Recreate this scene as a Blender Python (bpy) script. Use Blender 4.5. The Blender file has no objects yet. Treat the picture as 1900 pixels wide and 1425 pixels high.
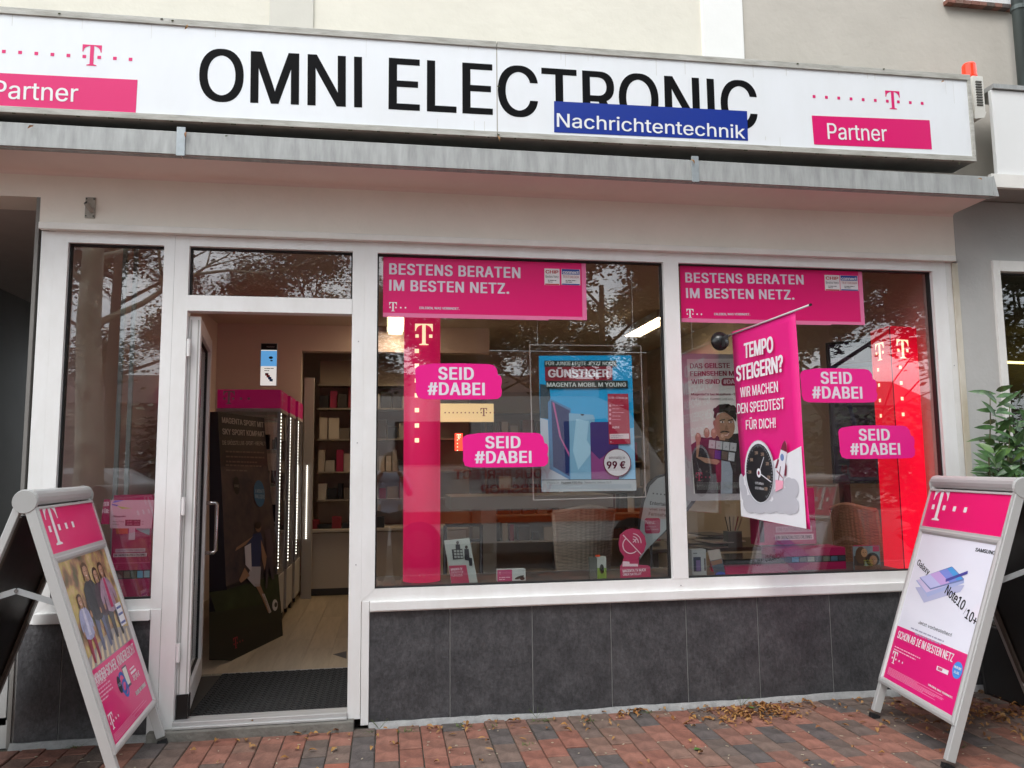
import bpy, math, random, os
from mathutils import Vector, Matrix
rnd = random.Random(7)
S = bpy.context.scene
C = S.collection
# ------------------------------------------------------------------ camera
F, YAW, PITCH, ROLL, DIST, EYE = 1443.8, 0.159968, 0.106453, -0.009781, 4.6484, 1.45
_f = Vector((math.sin(YAW)*math.cos(PITCH), math.cos(YAW)*math.cos(PITCH), math.sin(PITCH)))
_r0 = Vector((math.cos(YAW), -math.sin(YAW), 0)); _u0 = _r0.cross(_f)
CR = math.cos(ROLL)*_r0 + math.sin(ROLL)*_u0
CU = -math.sin(ROLL)*_r0 + math.cos(ROLL)*_u0
CO = Vector((0, -DIST, EYE))
cd = bpy.data.cameras.new('camera'); cam = bpy.data.objects.new('camera', cd); C.objects.link(cam)
cd.sensor_width = 36; cd.lens = 36*F/1900; cd.clip_start = .02; cd.clip_end = 400
cam.matrix_world = Matrix.Translation(CO) @ Matrix((CR, CU, -_f)).transposed().to_4x4()
S.camera = cam
# ------------------------------------------------------------------ sky, sun, exposure
W = bpy.data.worlds.new('World'); S.world = W; W.use_nodes = True
SUN_EL, SUN_AZ = math.radians(52), math.radians(215)       # azimuth from +Y clockwise: behind the camera, to the left
nt = W.node_tree; N = nt.nodes; L = nt.links; bg = N['Background']
sky = N.new('ShaderNodeTexSky'); sky.sky_type = 'NISHITA'; sky.sun_disc = False
sky.sun_elevation = SUN_EL; sky.sun_rotation = SUN_AZ; sky.air_density = 1; sky.dust_density = 2
tc = N.new('ShaderNodeTexCoord'); mp = N.new('ShaderNodeMapping'); mp.inputs['Scale'].default_value = (1, 1, 2.2)
nz = N.new('ShaderNodeTexNoise'); nz.inputs['Scale'].default_value = 2.4; nz.inputs['Detail'].default_value = 8; nz.inputs['Roughness'].default_value = .55
rp = N.new('ShaderNodeValToRGB'); rp.color_ramp.elements[0].position = .36; rp.color_ramp.elements[0].color = (.35, .35, .35, 1)
rp.color_ramp.elements[1].position = .58; rp.color_ramp.elements[1].color = (1, 1, 1, 1)
nz2 = N.new('ShaderNodeTexNoise'); nz2.inputs['Scale'].default_value = 5; nz2.inputs['Detail'].default_value = 6
rp2 = N.new('ShaderNodeValToRGB'); rp2.color_ramp.elements[0].position = .3; rp2.color_ramp.elements[0].color = (9.8, 10.8, 11.8, 1)
rp2.color_ramp.elements[1].position = .65; rp2.color_ramp.elements[1].color = (16.8, 17.6, 18, 1)
mx = N.new('ShaderNodeMix'); mx.data_type = 'RGBA'; mx.clamp_factor = False
L.new(tc.outputs['Generated'], mp.inputs[0]); L.new(mp.outputs[0], nz.inputs[0]); L.new(mp.outputs[0], nz2.inputs[0])
L.new(nz.outputs[0], rp.inputs[0]); L.new(nz2.outputs[0], rp2.inputs[0])
L.new(rp.outputs[0], mx.inputs[0]); L.new(sky.outputs[0], mx.inputs[6]); L.new(rp2.outputs[0], mx.inputs[7])
L.new(mx.outputs[2], bg.inputs[0]); bg.inputs[1].default_value = .1
sl = bpy.data.lights.new('sun', 'SUN'); so = bpy.data.objects.new('sun', sl); C.objects.link(so)
sl.energy = .9; sl.angle = math.radians(25); sl.color = (1, .985, .96)
_d = Vector((math.sin(SUN_AZ)*math.cos(SUN_EL), math.cos(SUN_AZ)*math.cos(SUN_EL), math.sin(SUN_EL)))
so.rotation_euler = _d.to_track_quat('Z', 'Y').to_euler(); so.location = (0, -6, 12)
S.view_settings.view_transform = 'Standard'; S.view_settings.look = 'None'
S.view_settings.exposure = 0.97; S.view_settings.gamma = 1; S.view_settings.use_curve_mapping = False
S.render.engine = 'CYCLES'
S.cycles.max_bounces = 10; S.cycles.transparent_max_bounces = 24; S.cycles.glossy_bounces = 4; S.cycles.diffuse_bounces = 4
S.cycles.use_denoising = True; S.cycles.sample_clamp_indirect = 6; S.cycles.caustics_reflective = False; S.cycles.caustics_refractive = False

def ray(px, py):
    return (CR*((px-950)/F) - CU*((py-712.5)/F) + _f)
def at(px, py, y=0.):
    v = ray(px, py); return CO + v*((y-CO.y)/v.y)
def atx(px, py, x):
    v = ray(px, py); return CO + v*((x-CO.x)/v.x)
def atz(px, py, z=0.):
    v = ray(px, py); return CO + v*((z-CO.z)/v.z)
# ------------------------------------------------------------------ materials
def hexc(h, k=1.):
    v = [int(h[i:i+2], 16)/255 for i in (0, 2, 4)]
    return tuple(k*(x/12.92 if x <= .04045 else ((x+.055)/1.055)**2.4) for x in v)
MATS = {}
def M(name, col=None, rough=.5, metal=0., var=0., scale=4., stretch=(1, 1, 1), bump=0., bscale=None, emit=0., dark=None, spec=.5, objvar=None, ecol=None, coat=0.):
    if name in MATS: return MATS[name]
    if isinstance(col, str): col = hexc(col)
    m = bpy.data.materials.new(name); m.use_nodes = True; MATS[name] = m
    t = m.node_tree; n = t.nodes; l = t.links; b = n['Principled BSDF']
    b.inputs['Base Color'].default_value = (*col, 1); b.inputs['Roughness'].default_value = rough
    b.inputs['Metallic'].default_value = metal; b.inputs['Specular IOR Level'].default_value = spec
    b.inputs['Coat Weight'].default_value = coat
    co = n.new('ShaderNodeTexCoord'); mpn = n.new('ShaderNodeMapping'); mpn.inputs['Scale'].default_value = stretch
    l.new(co.outputs['Object'], mpn.inputs[0])
    base = None
    if objvar:
        oi = n.new('ShaderNodeObjectInfo'); cr = n.new('ShaderNodeValToRGB'); cr.color_ramp.interpolation = 'CONSTANT' if len(objvar) > 3 else 'LINEAR'
        els = cr.color_ramp.elements
        while len(els) < len(objvar): els.new(.5)
        for i, c in enumerate(objvar):
            els[i].position = i/len(objvar); els[i].color = (*(hexc(c) if isinstance(c, str) else c), 1)
        l.new(oi.outputs['Random'], cr.inputs[0]); base = cr.outputs[0]
    if var:
        z = n.new('ShaderNodeTexNoise'); z.inputs['Scale'].default_value = scale; z.inputs['Detail'].default_value = 8; z.inputs['Roughness'].default_value = .65
        l.new(mpn.outputs[0], z.inputs[0])
        r = n.new('ShaderNodeMapRange'); r.inputs[1].default_value = .32; r.inputs[2].default_value = .68
        r.inputs[3].default_value = 0; r.inputs[4].default_value = 1; l.new(z.outputs[0], r.inputs[0])
        x = n.new('ShaderNodeMix'); x.data_type = 'RGBA'
        if dark is None: dk = tuple(c*(1-var) for c in col)
        else: dk = hexc(dark) if isinstance(dark, str) else dark
        if base is not None:
            x.blend_type = 'MULTIPLY'; x.inputs[7].default_value = (1-var, 1-var, 1-var, 1); l.new(base, x.inputs[6])
            mm = n.new('ShaderNodeMath'); mm.operation = 'SUBTRACT'; mm.inputs[0].default_value = 1; l.new(r.outputs[0], mm.inputs[1]); l.new(mm.outputs[0], x.inputs[0])
        else:
            x.inputs[6].default_value = (*dk, 1); x.inputs[7].default_value = (*col, 1); l.new(r.outputs[0], x.inputs[0])
        l.new(x.outputs[2], b.inputs['Base Color'])
        rr = n.new('ShaderNodeMapRange'); rr.inputs[3].default_value = min(1, rough+.12); rr.inputs[4].default_value = max(.03, rough-.08)
        l.new(z.outputs[0], rr.inputs[0]); l.new(rr.outputs[0], b.inputs['Roughness'])
    elif base is not None: l.new(base, b.inputs['Base Color'])
    if bump:
        z2 = n.new('ShaderNodeTexNoise'); z2.inputs['Scale'].default_value = bscale or scale*6; z2.inputs['Detail'].default_value = 6
        l.new(mpn.outputs[0], z2.inputs[0]); bp = n.new('ShaderNodeBump'); bp.inputs['Strength'].default_value = min(1, bump); bp.inputs['Distance'].default_value = .01
        l.new(z2.outputs[0], bp.inputs['Height']); l.new(bp.outputs[0], b.inputs['Normal'])
    if emit:
        b.inputs['Emission Color'].default_value = (*(ecol or col), 1); b.inputs['Emission Strength'].default_value = emit
    return m
def speckle(m, scale, lo, hi, stretch=(1, 1, 1)):
    t = m.node_tree; n = t.nodes; l = t.links; b = n['Principled BSDF']; src = b.inputs['Base Color'].links[0].from_socket
    co = n.new('ShaderNodeTexCoord'); mpn = n.new('ShaderNodeMapping'); mpn.inputs['Scale'].default_value = stretch
    z = n.new('ShaderNodeTexNoise'); z.inputs['Scale'].default_value = scale; z.inputs['Detail'].default_value = 10; z.inputs['Roughness'].default_value = .8
    r = n.new('ShaderNodeMapRange'); r.inputs[1].default_value = .35; r.inputs[2].default_value = .65; r.inputs[3].default_value = lo; r.inputs[4].default_value = hi
    x = n.new('ShaderNodeVectorMath'); x.operation = 'SCALE'
    l.new(co.outputs['Object'], mpn.inputs[0]); l.new(mpn.outputs[0], z.inputs[0]); l.new(z.outputs[0], r.inputs[0]); l.new(src, x.inputs[0]); l.new(r.outputs[0], x.inputs['Scale']); l.new(x.outputs[0], b.inputs['Base Color'])
    return m
def glass(name, tint=(1, 1, 1), ior=1.82):
    if name in MATS: return MATS[name]
    m = bpy.data.materials.new(name); m.use_nodes = True; MATS[name] = m
    t = m.node_tree; n = t.nodes; l = t.links; n.remove(n['Principled BSDF'])
    tr = n.new('ShaderNodeBsdfTransparent'); tr.inputs[0].default_value = (*tint, 1)
    gl = n.new('ShaderNodeBsdfGlossy'); gl.inputs['Roughness'].default_value = .0
    lw = n.new('ShaderNodeLayerWeight'); lw.inputs[0].default_value = .5; mi = n.new('ShaderNodeMixShader')
    pw = n.new('ShaderNodeMath'); pw.operation = 'POWER'; pw.inputs[1].default_value = 5; l.new(lw.outputs['Facing'], pw.inputs[0])
    f0 = ((ior-1)/(ior+1))**2
    fr = n.new('ShaderNodeMath'); fr.operation = 'MULTIPLY_ADD'; fr.inputs[1].default_value = 1-f0; fr.inputs[2].default_value = f0; l.new(pw.outputs[0], fr.inputs[0])
    z = n.new('ShaderNodeTexNoise'); z.inputs['Scale'].default_value = .9; bp = n.new('ShaderNodeBump'); bp.inputs['Strength'].default_value = .05; bp.inputs['Distance'].default_value = .002
    l.new(z.outputs[0], bp.inputs['Height']); l.new(bp.outputs[0], gl.inputs['Normal'])
    l.new(fr.outputs[0], mi.inputs[0]); l.new(tr.outputs[0], mi.inputs[1]); l.new(gl.outputs[0], mi.inputs[2]); l.new(mi.outputs[0], n['Material Output'].inputs[0])
    return m
WHITE = M('white_frame_paint', (.82, .82, .815), .35, var=.09, scale=5, stretch=(1, 1, .4), dark=(.73, .72, .70))
WHITE2 = M('white_trim_paint', (.74, .73, .70), .5, var=.14, scale=5, bump=.1)
GREYW = M('off_white_trim_paint', (.80, .775, .73), .6, var=.12, scale=5, bump=.15)
BLACK = M('black_rubber', (.008, .008, .009), .6)
SEAM = M('seam_shadow_filler', (.22, .21, .20), .8)
GLASS = glass('window_glass')
MAG = M('magenta_print', (.70, .004, .145), .35)
MAGP = M('magenta_poster_print', (.78, .010, .19), .28, coat=.3)
PINK = M('pale_pink_edge', (.75, .18, .36), .4)
PRW = M('white_print', (.80, .80, .80), .4)
LIL = M('pale_lilac_print', (.66, .62, .70), .4)
INK = M('black_print', (.004, .004, .0045), .6, spec=.08)
DGREY = M('dark_grey_print', (.06, .06, .065), .5)
MGREY = M('mid_grey_print', (.30, .30, .31), .5)
LGREY = M('light_grey_print', (.55, .55, .57), .5)
ALU = M('brushed_aluminium', (.50, .50, .51), .42, .55, var=.08, scale=8, stretch=(1, 1, .1))
STEEL = M('polished_steel', (.62, .62, .62), .18, 1)
ZINC = M('weathered_zinc', (.43, .44, .43), .55, .15, var=.4, scale=7, stretch=(3, 1, .5), dark=(.28, .285, .28), bump=.1)
# ------------------------------------------------------------------ mesh builder
class MB:
    def __init__(s): s.v = []; s.f = []; s.m = []; s.mats = []
    def mi(s, m):
        if m not in s.mats: s.mats.append(m)
        return s.mats.index(m)
    def add(s, vs, fs, m):
        o = len(s.v); s.v += [tuple(v) for v in vs]; k = s.mi(m)
        for f in fs: s.f.append(tuple(i+o for i in f)); s.m.append(k)
        return s
    def box(s, x0, x1, y0, y1, z0, z1, m):
        vs = [(x, y, z) for x in (x0, x1) for y in (y0, y1) for z in (z0, z1)]
        return s.add(vs, [(0, 1, 3, 2), (4, 6, 7, 5), (0, 4, 5, 1), (2, 3, 7, 6), (0, 2, 6, 4), (1, 5, 7, 3)], m)
    def obox(s, c, ax, ay, az, m):                      # box by centre and three half-axes
        c, ax, ay, az = map(Vector, (c, ax, ay, az))
        vs = [c+ax*i+ay*j+az*k for i in (-1, 1) for j in (-1, 1) for k in (-1, 1)]
        return s.add(vs, [(0, 1, 3, 2), (4, 6, 7, 5), (0, 4, 5, 1), (2, 3, 7, 6), (0, 2, 6, 4), (1, 5, 7, 3)], m)
    def bar(s, a, b, w, t, m, up=(0, 0, 1)):            # rectangular bar from a to b
        a, b = Vector(a), Vector(b); d = b-a; z = Vector(up); x = d.cross(z)
        if x.length < 1e-6: x = Vector((1, 0, 0))
        x.normalize(); y = x.cross(d).normalized()
        return s.obox((a+b)/2, d/2, x*w/2, y*t/2, m)
    def prism(s, poly, a, b, m, axis='y'):              # polygon (2D) extruded along an axis
        def p(u, v, w): return (u, w, v) if axis == 'y' else ((w, u, v) if axis == 'x' else (u, v, w))
        n = len(poly); vs = [p(u, v, a) for u, v in poly]+[p(u, v, b) for u, v in poly]
        fs = [tuple(range(n)), tuple(range(2*n-1, n-1, -1))]+[(i, (i+1) % n, n+(i+1) % n, n+i) for i in range(n)]
        return s.add(vs, fs, m)
    def tube(s, pts, rad, m, n=8, cap=True):
        pts = [Vector(p) for p in pts]; rad = rad if isinstance(rad, (list, tuple)) else [rad]*len(pts)
        vs = []; fs = []; prev = None
        for i, p in enumerate(pts):
            d = (pts[min(i+1, len(pts)-1)]-pts[max(i-1, 0)]).normalized()
            x = prev - d*prev.dot(d) if prev is not None else d.cross(Vector((.31, .2, .93)))
            if x.length < 1e-4: x = d.cross(Vector((1, 0, 0)))
            x.normalize(); prev = x; y = d.cross(x)
            vs += [p+(x*math.cos(2*math.pi*k/n)+y*math.sin(2*math.pi*k/n))*rad[i] for k in range(n)]
        for i in range(len(pts)-1):
            for k in range(n):
                a = i*n+k; b = i*n+(k+1) % n; fs.append((a, b, b+n, a+n))
        if cap: fs += [tuple(range(n-1, -1, -1)), tuple(range((len(pts)-1)*n, len(pts)*n))]
        return s.add(vs, fs, m)
    def ell(s, c, r, m, nu=14, nv=10):
        vs = []; fs = []
        for j in range(nv+1):
            t = math.pi*j/nv
            for i in range(nu):
                a = 2*math.pi*i/nu; vs.append((c[0]+r[0]*math.sin(t)*math.cos(a), c[1]+r[1]*math.sin(t)*math.sin(a), c[2]+r[2]*math.cos(t)))
        for j in range(nv):
            for i in range(nu): fs.append((j*nu+i, (j+1)*nu+i, (j+1)*nu+(i+1) % nu, j*nu+(i+1) % nu))
        return s.add(vs, fs, m)
    def build(s, name, parent=None, kind=None, smooth=False, bevel=0, world=True):
        me = bpy.data.meshes.new(name)
        off = Vector(parent['_base']) if (parent is not None and world and '_base' in parent) else Vector((0, 0, 0))
        me.from_pydata([tuple(Vector(v)-off) for v in s.v], [], s.f)
        for m in s.mats: me.materials.append(m)
        for p, k in zip(me.polygons, s.m): p.material_index = k; p.use_smooth = smooth
        me.update()
        o = bpy.data.objects.new(name, me); C.objects.link(o)
        if parent is not None: o.parent = parent
        if kind: o['kind'] = kind
        if bevel:
            b = o.modifiers.new('bevel', 'BEVEL'); b.width = bevel; b.segments = 2; b.limit_method = 'ANGLE'
        if '_base' in (parent or {}): o['_base'] = list(off)
        return o
def thing(name, label, cat, loc=(0, 0, 0), group=None, rot=None):
    o = bpy.data.objects.new(name, None); C.objects.link(o); o.location = loc; o.empty_display_size = .1
    if rot: o.rotation_euler = rot
    o['label'] = label; o['category'] = cat
    if group: o['group'] = group
    o['_base'] = list(loc) if not rot else [0, 0, 0]
    return o
def tag(o, label, cat, group=None):
    o['label'] = label; o['category'] = cat
    if group: o['group'] = group
    return o
# ------------------------------------------------------------------ lettering
FONT = None
try:
    FONT = bpy.data.fonts.load(os.path.join(bpy.utils.resource_path('LOCAL'), 'datafiles', 'fonts', 'Inter.woff2'))
except Exception: FONT = None
_gc = {}
def _union(edges):
    """fill outlines by the non-zero rule: horizontal slabs cut into trapezoids that never overlap"""
    ys = {round(e[0][1], 6) for e in edges} | {round(e[1][1], 6) for e in edges}
    E_ = [e for e in edges if abs(e[0][1]-e[1][1]) > 1e-7]
    for i in range(len(E_)):
        (ax, ay), (bx, by) = E_[i]
        for j in range(i+1, len(E_)):
            (cx, cy), (dx, dy) = E_[j]
            if max(ax, bx) < min(cx, dx) or max(cx, dx) < min(ax, bx) or max(ay, by) < min(cy, dy) or max(cy, dy) < min(ay, by): continue
            den = (bx-ax)*(dy-cy)-(by-ay)*(dx-cx)
            if abs(den) < 1e-12: continue
            t = ((cx-ax)*(dy-cy)-(cy-ay)*(dx-cx))/den; u = ((cx-ax)*(by-ay)-(cy-ay)*(bx-ax))/den
            if 0 < t < 1 and 0 < u < 1: ys.add(round(ay+t*(by-ay), 6))
    ys = sorted(ys); vs = []; fs = []
    for y0, y1 in zip(ys, ys[1:]):
        if y1-y0 < 1e-6: continue
        ym = (y0+y1)/2; cr = []
        for (ax, ay), (bx, by) in E_:
            if min(ay, by) < ym < max(ay, by):
                k = (bx-ax)/(by-ay); cr.append((ax+(ym-ay)*k, ax+(y0-ay)*k, ax+(y1-ay)*k, 1 if by > ay else -1))
        cr.sort(); wn = 0
        for c in cr:
            if wn == 0: st = c
            wn += c[3]
            if wn == 0:
                o = len(vs); vs += [(st[1], y0), (c[1], y0), (c[2], y1), (st[2], y1)]; fs.append((o, o+1, o+2, o+3))
    return vs, fs
def glyphs(t, bold=0., track=1., inter=False):
    k = (t, track, inter)
    if k in _gc: return _gc[k]
    cu = bpy.data.curves.new('lettering', 'FONT'); cu.body = t.replace('I', '\u0399') if FONT else t; cu.size = 1
    cu.resolution_u = 3 if inter else 2; cu.space_character = track; cu.fill_mode = 'NONE'
    if FONT: cu.font = FONT
    ob = bpy.data.objects.new('lettering', cu); me = bpy.data.meshes.new_from_object(ob)
    co = [(v.co.x, v.co.y) for v in me.vertices]; ed = [tuple(e.vertices) for e in me.edges]
    bpy.data.objects.remove(ob); bpy.data.curves.remove(cu); bpy.data.meshes.remove(me)
    nxt = {}
    for a, b in ed: nxt.setdefault(a, []).append(b); nxt.setdefault(b, []).append(a)
    seen = set(); loops = []
    for s0 in range(len(co)):
        if s0 in seen or s0 not in nxt: continue
        lp = [s0]; seen.add(s0); cur = s0+1 if s0+1 in nxt[s0] else nxt[s0][0]; prev = s0
        while cur not in seen:
            lp.append(cur); seen.add(cur); nn = [q for q in nxt[cur] if q != prev]
            if not nn: break
            prev, cur = cur, nn[0]
        pts = [co[i] for i in lp]; loops.append((min(p[0] for p in pts), max(p[0] for p in pts), pts))
    loops.sort(key=lambda l: l[0]); vs = []; fs = []; i = 0
    while i < len(loops):
        x1 = loops[i][1]; j = i+1
        while j < len(loops) and loops[j][0] < x1-1e-5: x1 = max(x1, loops[j][1]); j += 1
        e = []
        for _, _, pts in loops[i:j]: e += [(pts[n], pts[(n+1) % len(pts)]) for n in range(len(pts))]
        v2, f2 = _union(e); o = len(vs); vs += v2; fs += [tuple(q+o for q in f) for f in f2]; i = j
    _gc[k] = (vs, fs); return _gc[k]
def _cap(i): _hv = glyphs('H', inter=i); return max(v[1] for v in _hv[0]) - min(v[1] for v in _hv[0])
CAPS = {True: _cap(True), False: _cap(False)}
T_BAR = [[(0, 1.22), (1, 1.22), (1, .86), (.955, .86), (.90, 1.0), (.80, 1.10), (.60, 1.155), (.60, .13), (.63, .09), (.76, .06), (.76, 0),
          (.24, 0), (.24, .06), (.37, .09), (.40, .13), (.40, 1.155), (.20, 1.10), (.10, 1.0), (.045, .86), (0, .86)]]
class Panel:
    """flat printed surface: origin O, unit axes U (right) and V (up); shapes go 0.6 mm further out per layer"""
    def __init__(s, O, U, V, parent=None, step=.0006):
        s.O = Vector(O); s.U = Vector(U).normalized(); s.V = Vector(V).normalized(); s.N = s.U.cross(s.V).normalized()
        s.parts = {}; s.parent = parent; s.step = step; s.layer = 1
    def uv(s, px, py):
        v = ray(px, py); t = (s.O-CO).dot(s.N)/v.dot(s.N); p = CO+v*t-s.O; return p.dot(s.U), p.dot(s.V)
    def P(s, u, v, k=None): return s.O+s.U*u+s.V*v+s.N*(s.step*(s.layer if k is None else k))
    def mb(s, part): return s.parts.setdefault(part, MB())
    def poly(s, pts, m, part='print', k=None):
        if isinstance(m, str): m = flat(m)
        s.mb(part).add([s.P(u, v, k) for u, v in pts], [tuple(range(len(pts)))], m)
    def rect(s, u0, v0, u1, v1, m, part='print', k=None): s.poly([(u0, v0), (u1, v0), (u1, v1), (u0, v1)], m, part, k)
    def disc(s, u, v, ru, rv, m, part='print', k=None, n=28, a0=0, a1=360, rot=0):
        c, sn = math.cos(rot), math.sin(rot); pts = []
        for i in range(n):
            a = math.radians(a0+(a1-a0)*i/(n if a1-a0 == 360 else n-1)); x, y = ru*math.cos(a), rv*math.sin(a)
            pts.append((u+x*c-y*sn, v+x*sn+y*c))
        s.poly(pts, m, part, k)
    def ring(s, u, v, ru, rv, w, m, part='print', k=None, n=36, a0=0, a1=360):
        if isinstance(m, str): m = flat(m)
        vs = []; fs = []
        for i in range(n+1):
            a = math.radians(a0+(a1-a0)*i/n)
            vs += [s.P(u+(ru-w)*math.cos(a), v+(rv-w)*math.sin(a), k), s.P(u+ru*math.cos(a), v+rv*math.sin(a), k)]
        for i in range(n): fs.append((2*i, 2*i+1, 2*i+3, 2*i+2))
        s.mb(part).add(vs, fs, m)
    def line(s, a, b, w, m, part='print', k=None):
        dx, dy = b[0]-a[0], b[1]-a[1]; l = math.hypot(dx, dy) or 1; nx, ny = -dy/l*w/2, dx/l*w/2
        s.poly([(a[0]-nx, a[1]-ny), (b[0]-nx, b[1]-ny), (b[0]+nx, b[1]+ny), (a[0]+nx, a[1]+ny)], m, part, k)
    def text(s, t, u, v, h, w, m, part='lettering', bold=0., k=None, ang=0., shear=0., track=1., align='l', inter=False):
        if isinstance(m, str): m = flat(m)
        vs, fs = glyphs(t, 0., track, inter); CAP = CAPS[inter]
        if not vs: return
        k = s.layer if k is None else k
        x0 = min(a for a, b in vs); x1 = max(a for a, b in vs); sy = h/CAP; sx = (w-bold*h*2)/(x1-x0) if w else sy
        W_ = (x1-x0)*sx; ou = {'l': bold*h, 'c': -W_/2, 'r': -W_-bold*h}[align]; c, sn = math.cos(ang), math.sin(ang)
        d = bold*h; s.tn = getattr(s, 'tn', 0)+1; key = (part, s.tn)
        offs = [(0, 0)] if not bold else [(d, .3*d), (-d, .3*d), (d, -.3*d), (-d, -.3*d), (0, 0)]
        if bold > .045: offs += [(d*.5, .4*d), (-d*.5, -.4*d)]
        for i, (dx, dy) in enumerate(offs):
            out = []
            for a, b in vs:
                x = (a-x0)*sx+ou+shear*b*sy+dx; y = b*sy*(1-.6*bold)+dy+.3*d; out.append(s.P(u+x*c-y*sn, v+x*sn+y*c, k)+s.N*(i*.00011))
            s.mb(key).add(out, fs, m)
    def px(s, pts, m, part='print', k=None): s.poly([s.uv(*p) for p in pts], m, part, k)
    def rectpx(s, x0, y0, x1, y1, m, part='print', k=None):
        a, b = s.uv(x0, y1), s.uv(x1, y0); s.rect(a[0], a[1], b[0], b[1], m, part, k)
    def discpx(s, x, y, rx, ry, m, part='print', k=None, **kw):
        a = s.uv(x, y); b = s.uv(x+rx, y); c = s.uv(x, y-ry)
        s.disc(a[0], a[1], abs(b[0]-a[0]), abs(c[1]-a[1]), m, part, k, **kw)
    def logopx(s, xl, yb, xr, m, **kw):
        a, b = s.uv(xl, yb), s.uv(xr, yb); s.logo(a[0], a[1], b[0]-a[0], m, **kw)
    def textpx(s, t, p0, p1, ptop, m, **kw):             # baseline from p0 to p1, top of the first capital at ptop
        a, b, c = s.uv(*p0), s.uv(*p1), s.uv(*ptop); w = math.hypot(b[0]-a[0], b[1]-a[1]); kw.setdefault('ang', math.atan2(b[1]-a[1], b[0]-a[0]))
        s.text(t, a[0], a[1], math.hypot(c[1]-a[1], 0), w, m, **kw)
    def greek(s, u, v, w, lines, dv, h, m, part='small_print', k=None, seed=1):
        if isinstance(m, str): m = flat(m)
        r = random.Random(seed)
        for i in range(lines):
            x = 0; lim = w*(1 if i < lines-1 else r.uniform(.4, .9))
            while x < lim:
                d = min(h*r.uniform(1.5, 6), lim-x); s.rect(u+x, v-i*dv, u+x+d, v-i*dv+h, m, part, k); x += d+h*.7
    def logo(s, u, v, w, m, part='logo', dots=2, left=0, pitch=None, k=None, vertical=0):
        s.ln = getattr(s, 'ln', 0)+1; base = part; part = (base, s.ln)
        if True:
            s.poly([(u+a*w, v+b*w) for a, b in [(0, 1.22), (1, 1.22), (1, 1.155), (0, 1.155)]], m, part, k)
            s.poly([(u+a*w, v+b*w) for a, b in [(.40, 0.1), (.60, .1), (.60, 1.155), (.40, 1.155)]], m, part, k)
            s.poly([(u+a*w, v+b*w) for a, b in [(.24, 0), (.76, 0), (.76, .05), (.63, .08), (.60, .1), (.40, .1), (.37, .08), (.24, .05)]], m, part, k)
            for g in (lambda a: a, lambda a: 1-a):
                q = [(0, 1.155), (0, .80), (.05, .80), (.09, .96), (.17, 1.06), (.28, 1.12), (.40, 1.155)]
                for i in range(1, len(q)-1): s.poly([(u+g(a)*w, v+b*w) for a, b in (q[0], q[i], q[i+1])], m, part, k)
        d = .19*w; y = v+.42*w; pitch = pitch or .62*w
        s.rect(u+.02*w, y, u+.02*w+d, y+d, m, part, k); s.rect(u+.98*w-d, y, u+.98*w, y+d, m, part, k)
        for i in range(dots):
            part = (base+'_dot', s.ln, i)
            if vertical: s.rect(u+.02*w, v-.33*w-i*vertical, u+.02*w+d*1.25, v-.33*w+d*1.25-i*vertical, m, part, k)
            else: s.rect(u+.98*w-d+pitch*(i+1), y, u+.98*w+pitch*(i+1), y+d, m, part, k)
        for i in range(left):
            part = (base+'_dot', s.ln, -1-i); s.rect(u+.02*w-pitch*(i+1), y, u+.02*w-pitch*(i+1)+d, y+d, m, part, k)
    def board(s, u0, v0, u1, v1, t, m, part='board'):
        vs = [s.O+s.U*u+s.V*v+s.N*n for u in (u0, u1) for v in (v0, v1) for n in (-t, 0)]
        s.mb(part).add(vs, [(0, 1, 3, 2), (4, 6, 7, 5), (0, 4, 5, 1), (2, 3, 7, 6), (0, 2, 6, 4), (1, 5, 7, 3)], m)
    def done(s, **kw):
        for k, v in s.parts.items():
            n = k[0] if isinstance(k, tuple) else k
            v.build(n, s.parent, kind='stuff' if n in ('small_print', 'fine_print') else None, **kw)
        s.parts = {}
def flat(h, rough=.45): return M('print_'+h, h, rough)
X, Y_, Z = (1, 0, 0), (0, 1, 0), (0, 0, 1)
# ================================================================== SETTING
XL, XR = -1.95, 3.832          # the shop front runs from XL to XR in the plane y = 0
STUCCO = M('cream_stucco', (.76, .72, .62), .85, var=.10, scale=1.3, bump=.35, bscale=14)
STUCCO_G = M('greige_stucco', (.53, .49, .43), .85, var=.12, scale=1.6, bump=.35, bscale=18)
STUCCO_W = M('white_stucco', (.84, .83, .80), .8, var=.04, scale=2, bump=.2)
STUCCO_S = M('pale_grey_stucco', (.66, .63, .56), .85, var=.08, scale=2, bump=.2)
LINT = M('lintel_plaster', (.87, .81, .73), .8, var=.09, scale=1.8, bump=.2, bscale=30)
SOFF = M('pink_bounce_soffit_paint', (.82, .68, .63), .75, var=.10, scale=1.2, bump=.1)  # pink bounce from bricks and magenta glow is mixed into this colour
NWALL = M('grey_neighbour_plaster', (.47, .465, .45), .85, var=.10, scale=2.5, bump=.25, bscale=40)
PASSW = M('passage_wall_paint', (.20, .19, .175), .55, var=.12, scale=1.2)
# ---- ground
gb = MB(); gb.box(-60, 60, -60, -.9, -.14, -.03, M('distant_pavement', (.32, .28, .25), .85, var=.35, scale=6, bump=.3))
gb.box(-60, 60, -.9, 60, -.14, -.03, MATS['distant_pavement'])
g = gb.build('ground', kind='structure')
rb = MB(); rb.box(-60, 60, -16.5, -6.2, -.03, -.022, M('asphalt', (.13, .13, .128), .85, var=.3, scale=12, bump=.4))
rb.build('road', kind='structure')
kb = MB(); kb.box(-60, 60, -6.2, -6.05, -.03, .0, M('kerb_stone', (.33, .33, .32), .8, var=.2, scale=9, bump=.3)); kb.box(-60, 60, -16.65, -16.5, -.03, .05, MATS['kerb_stone'])
kb.build('kerb', kind='structure')
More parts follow.
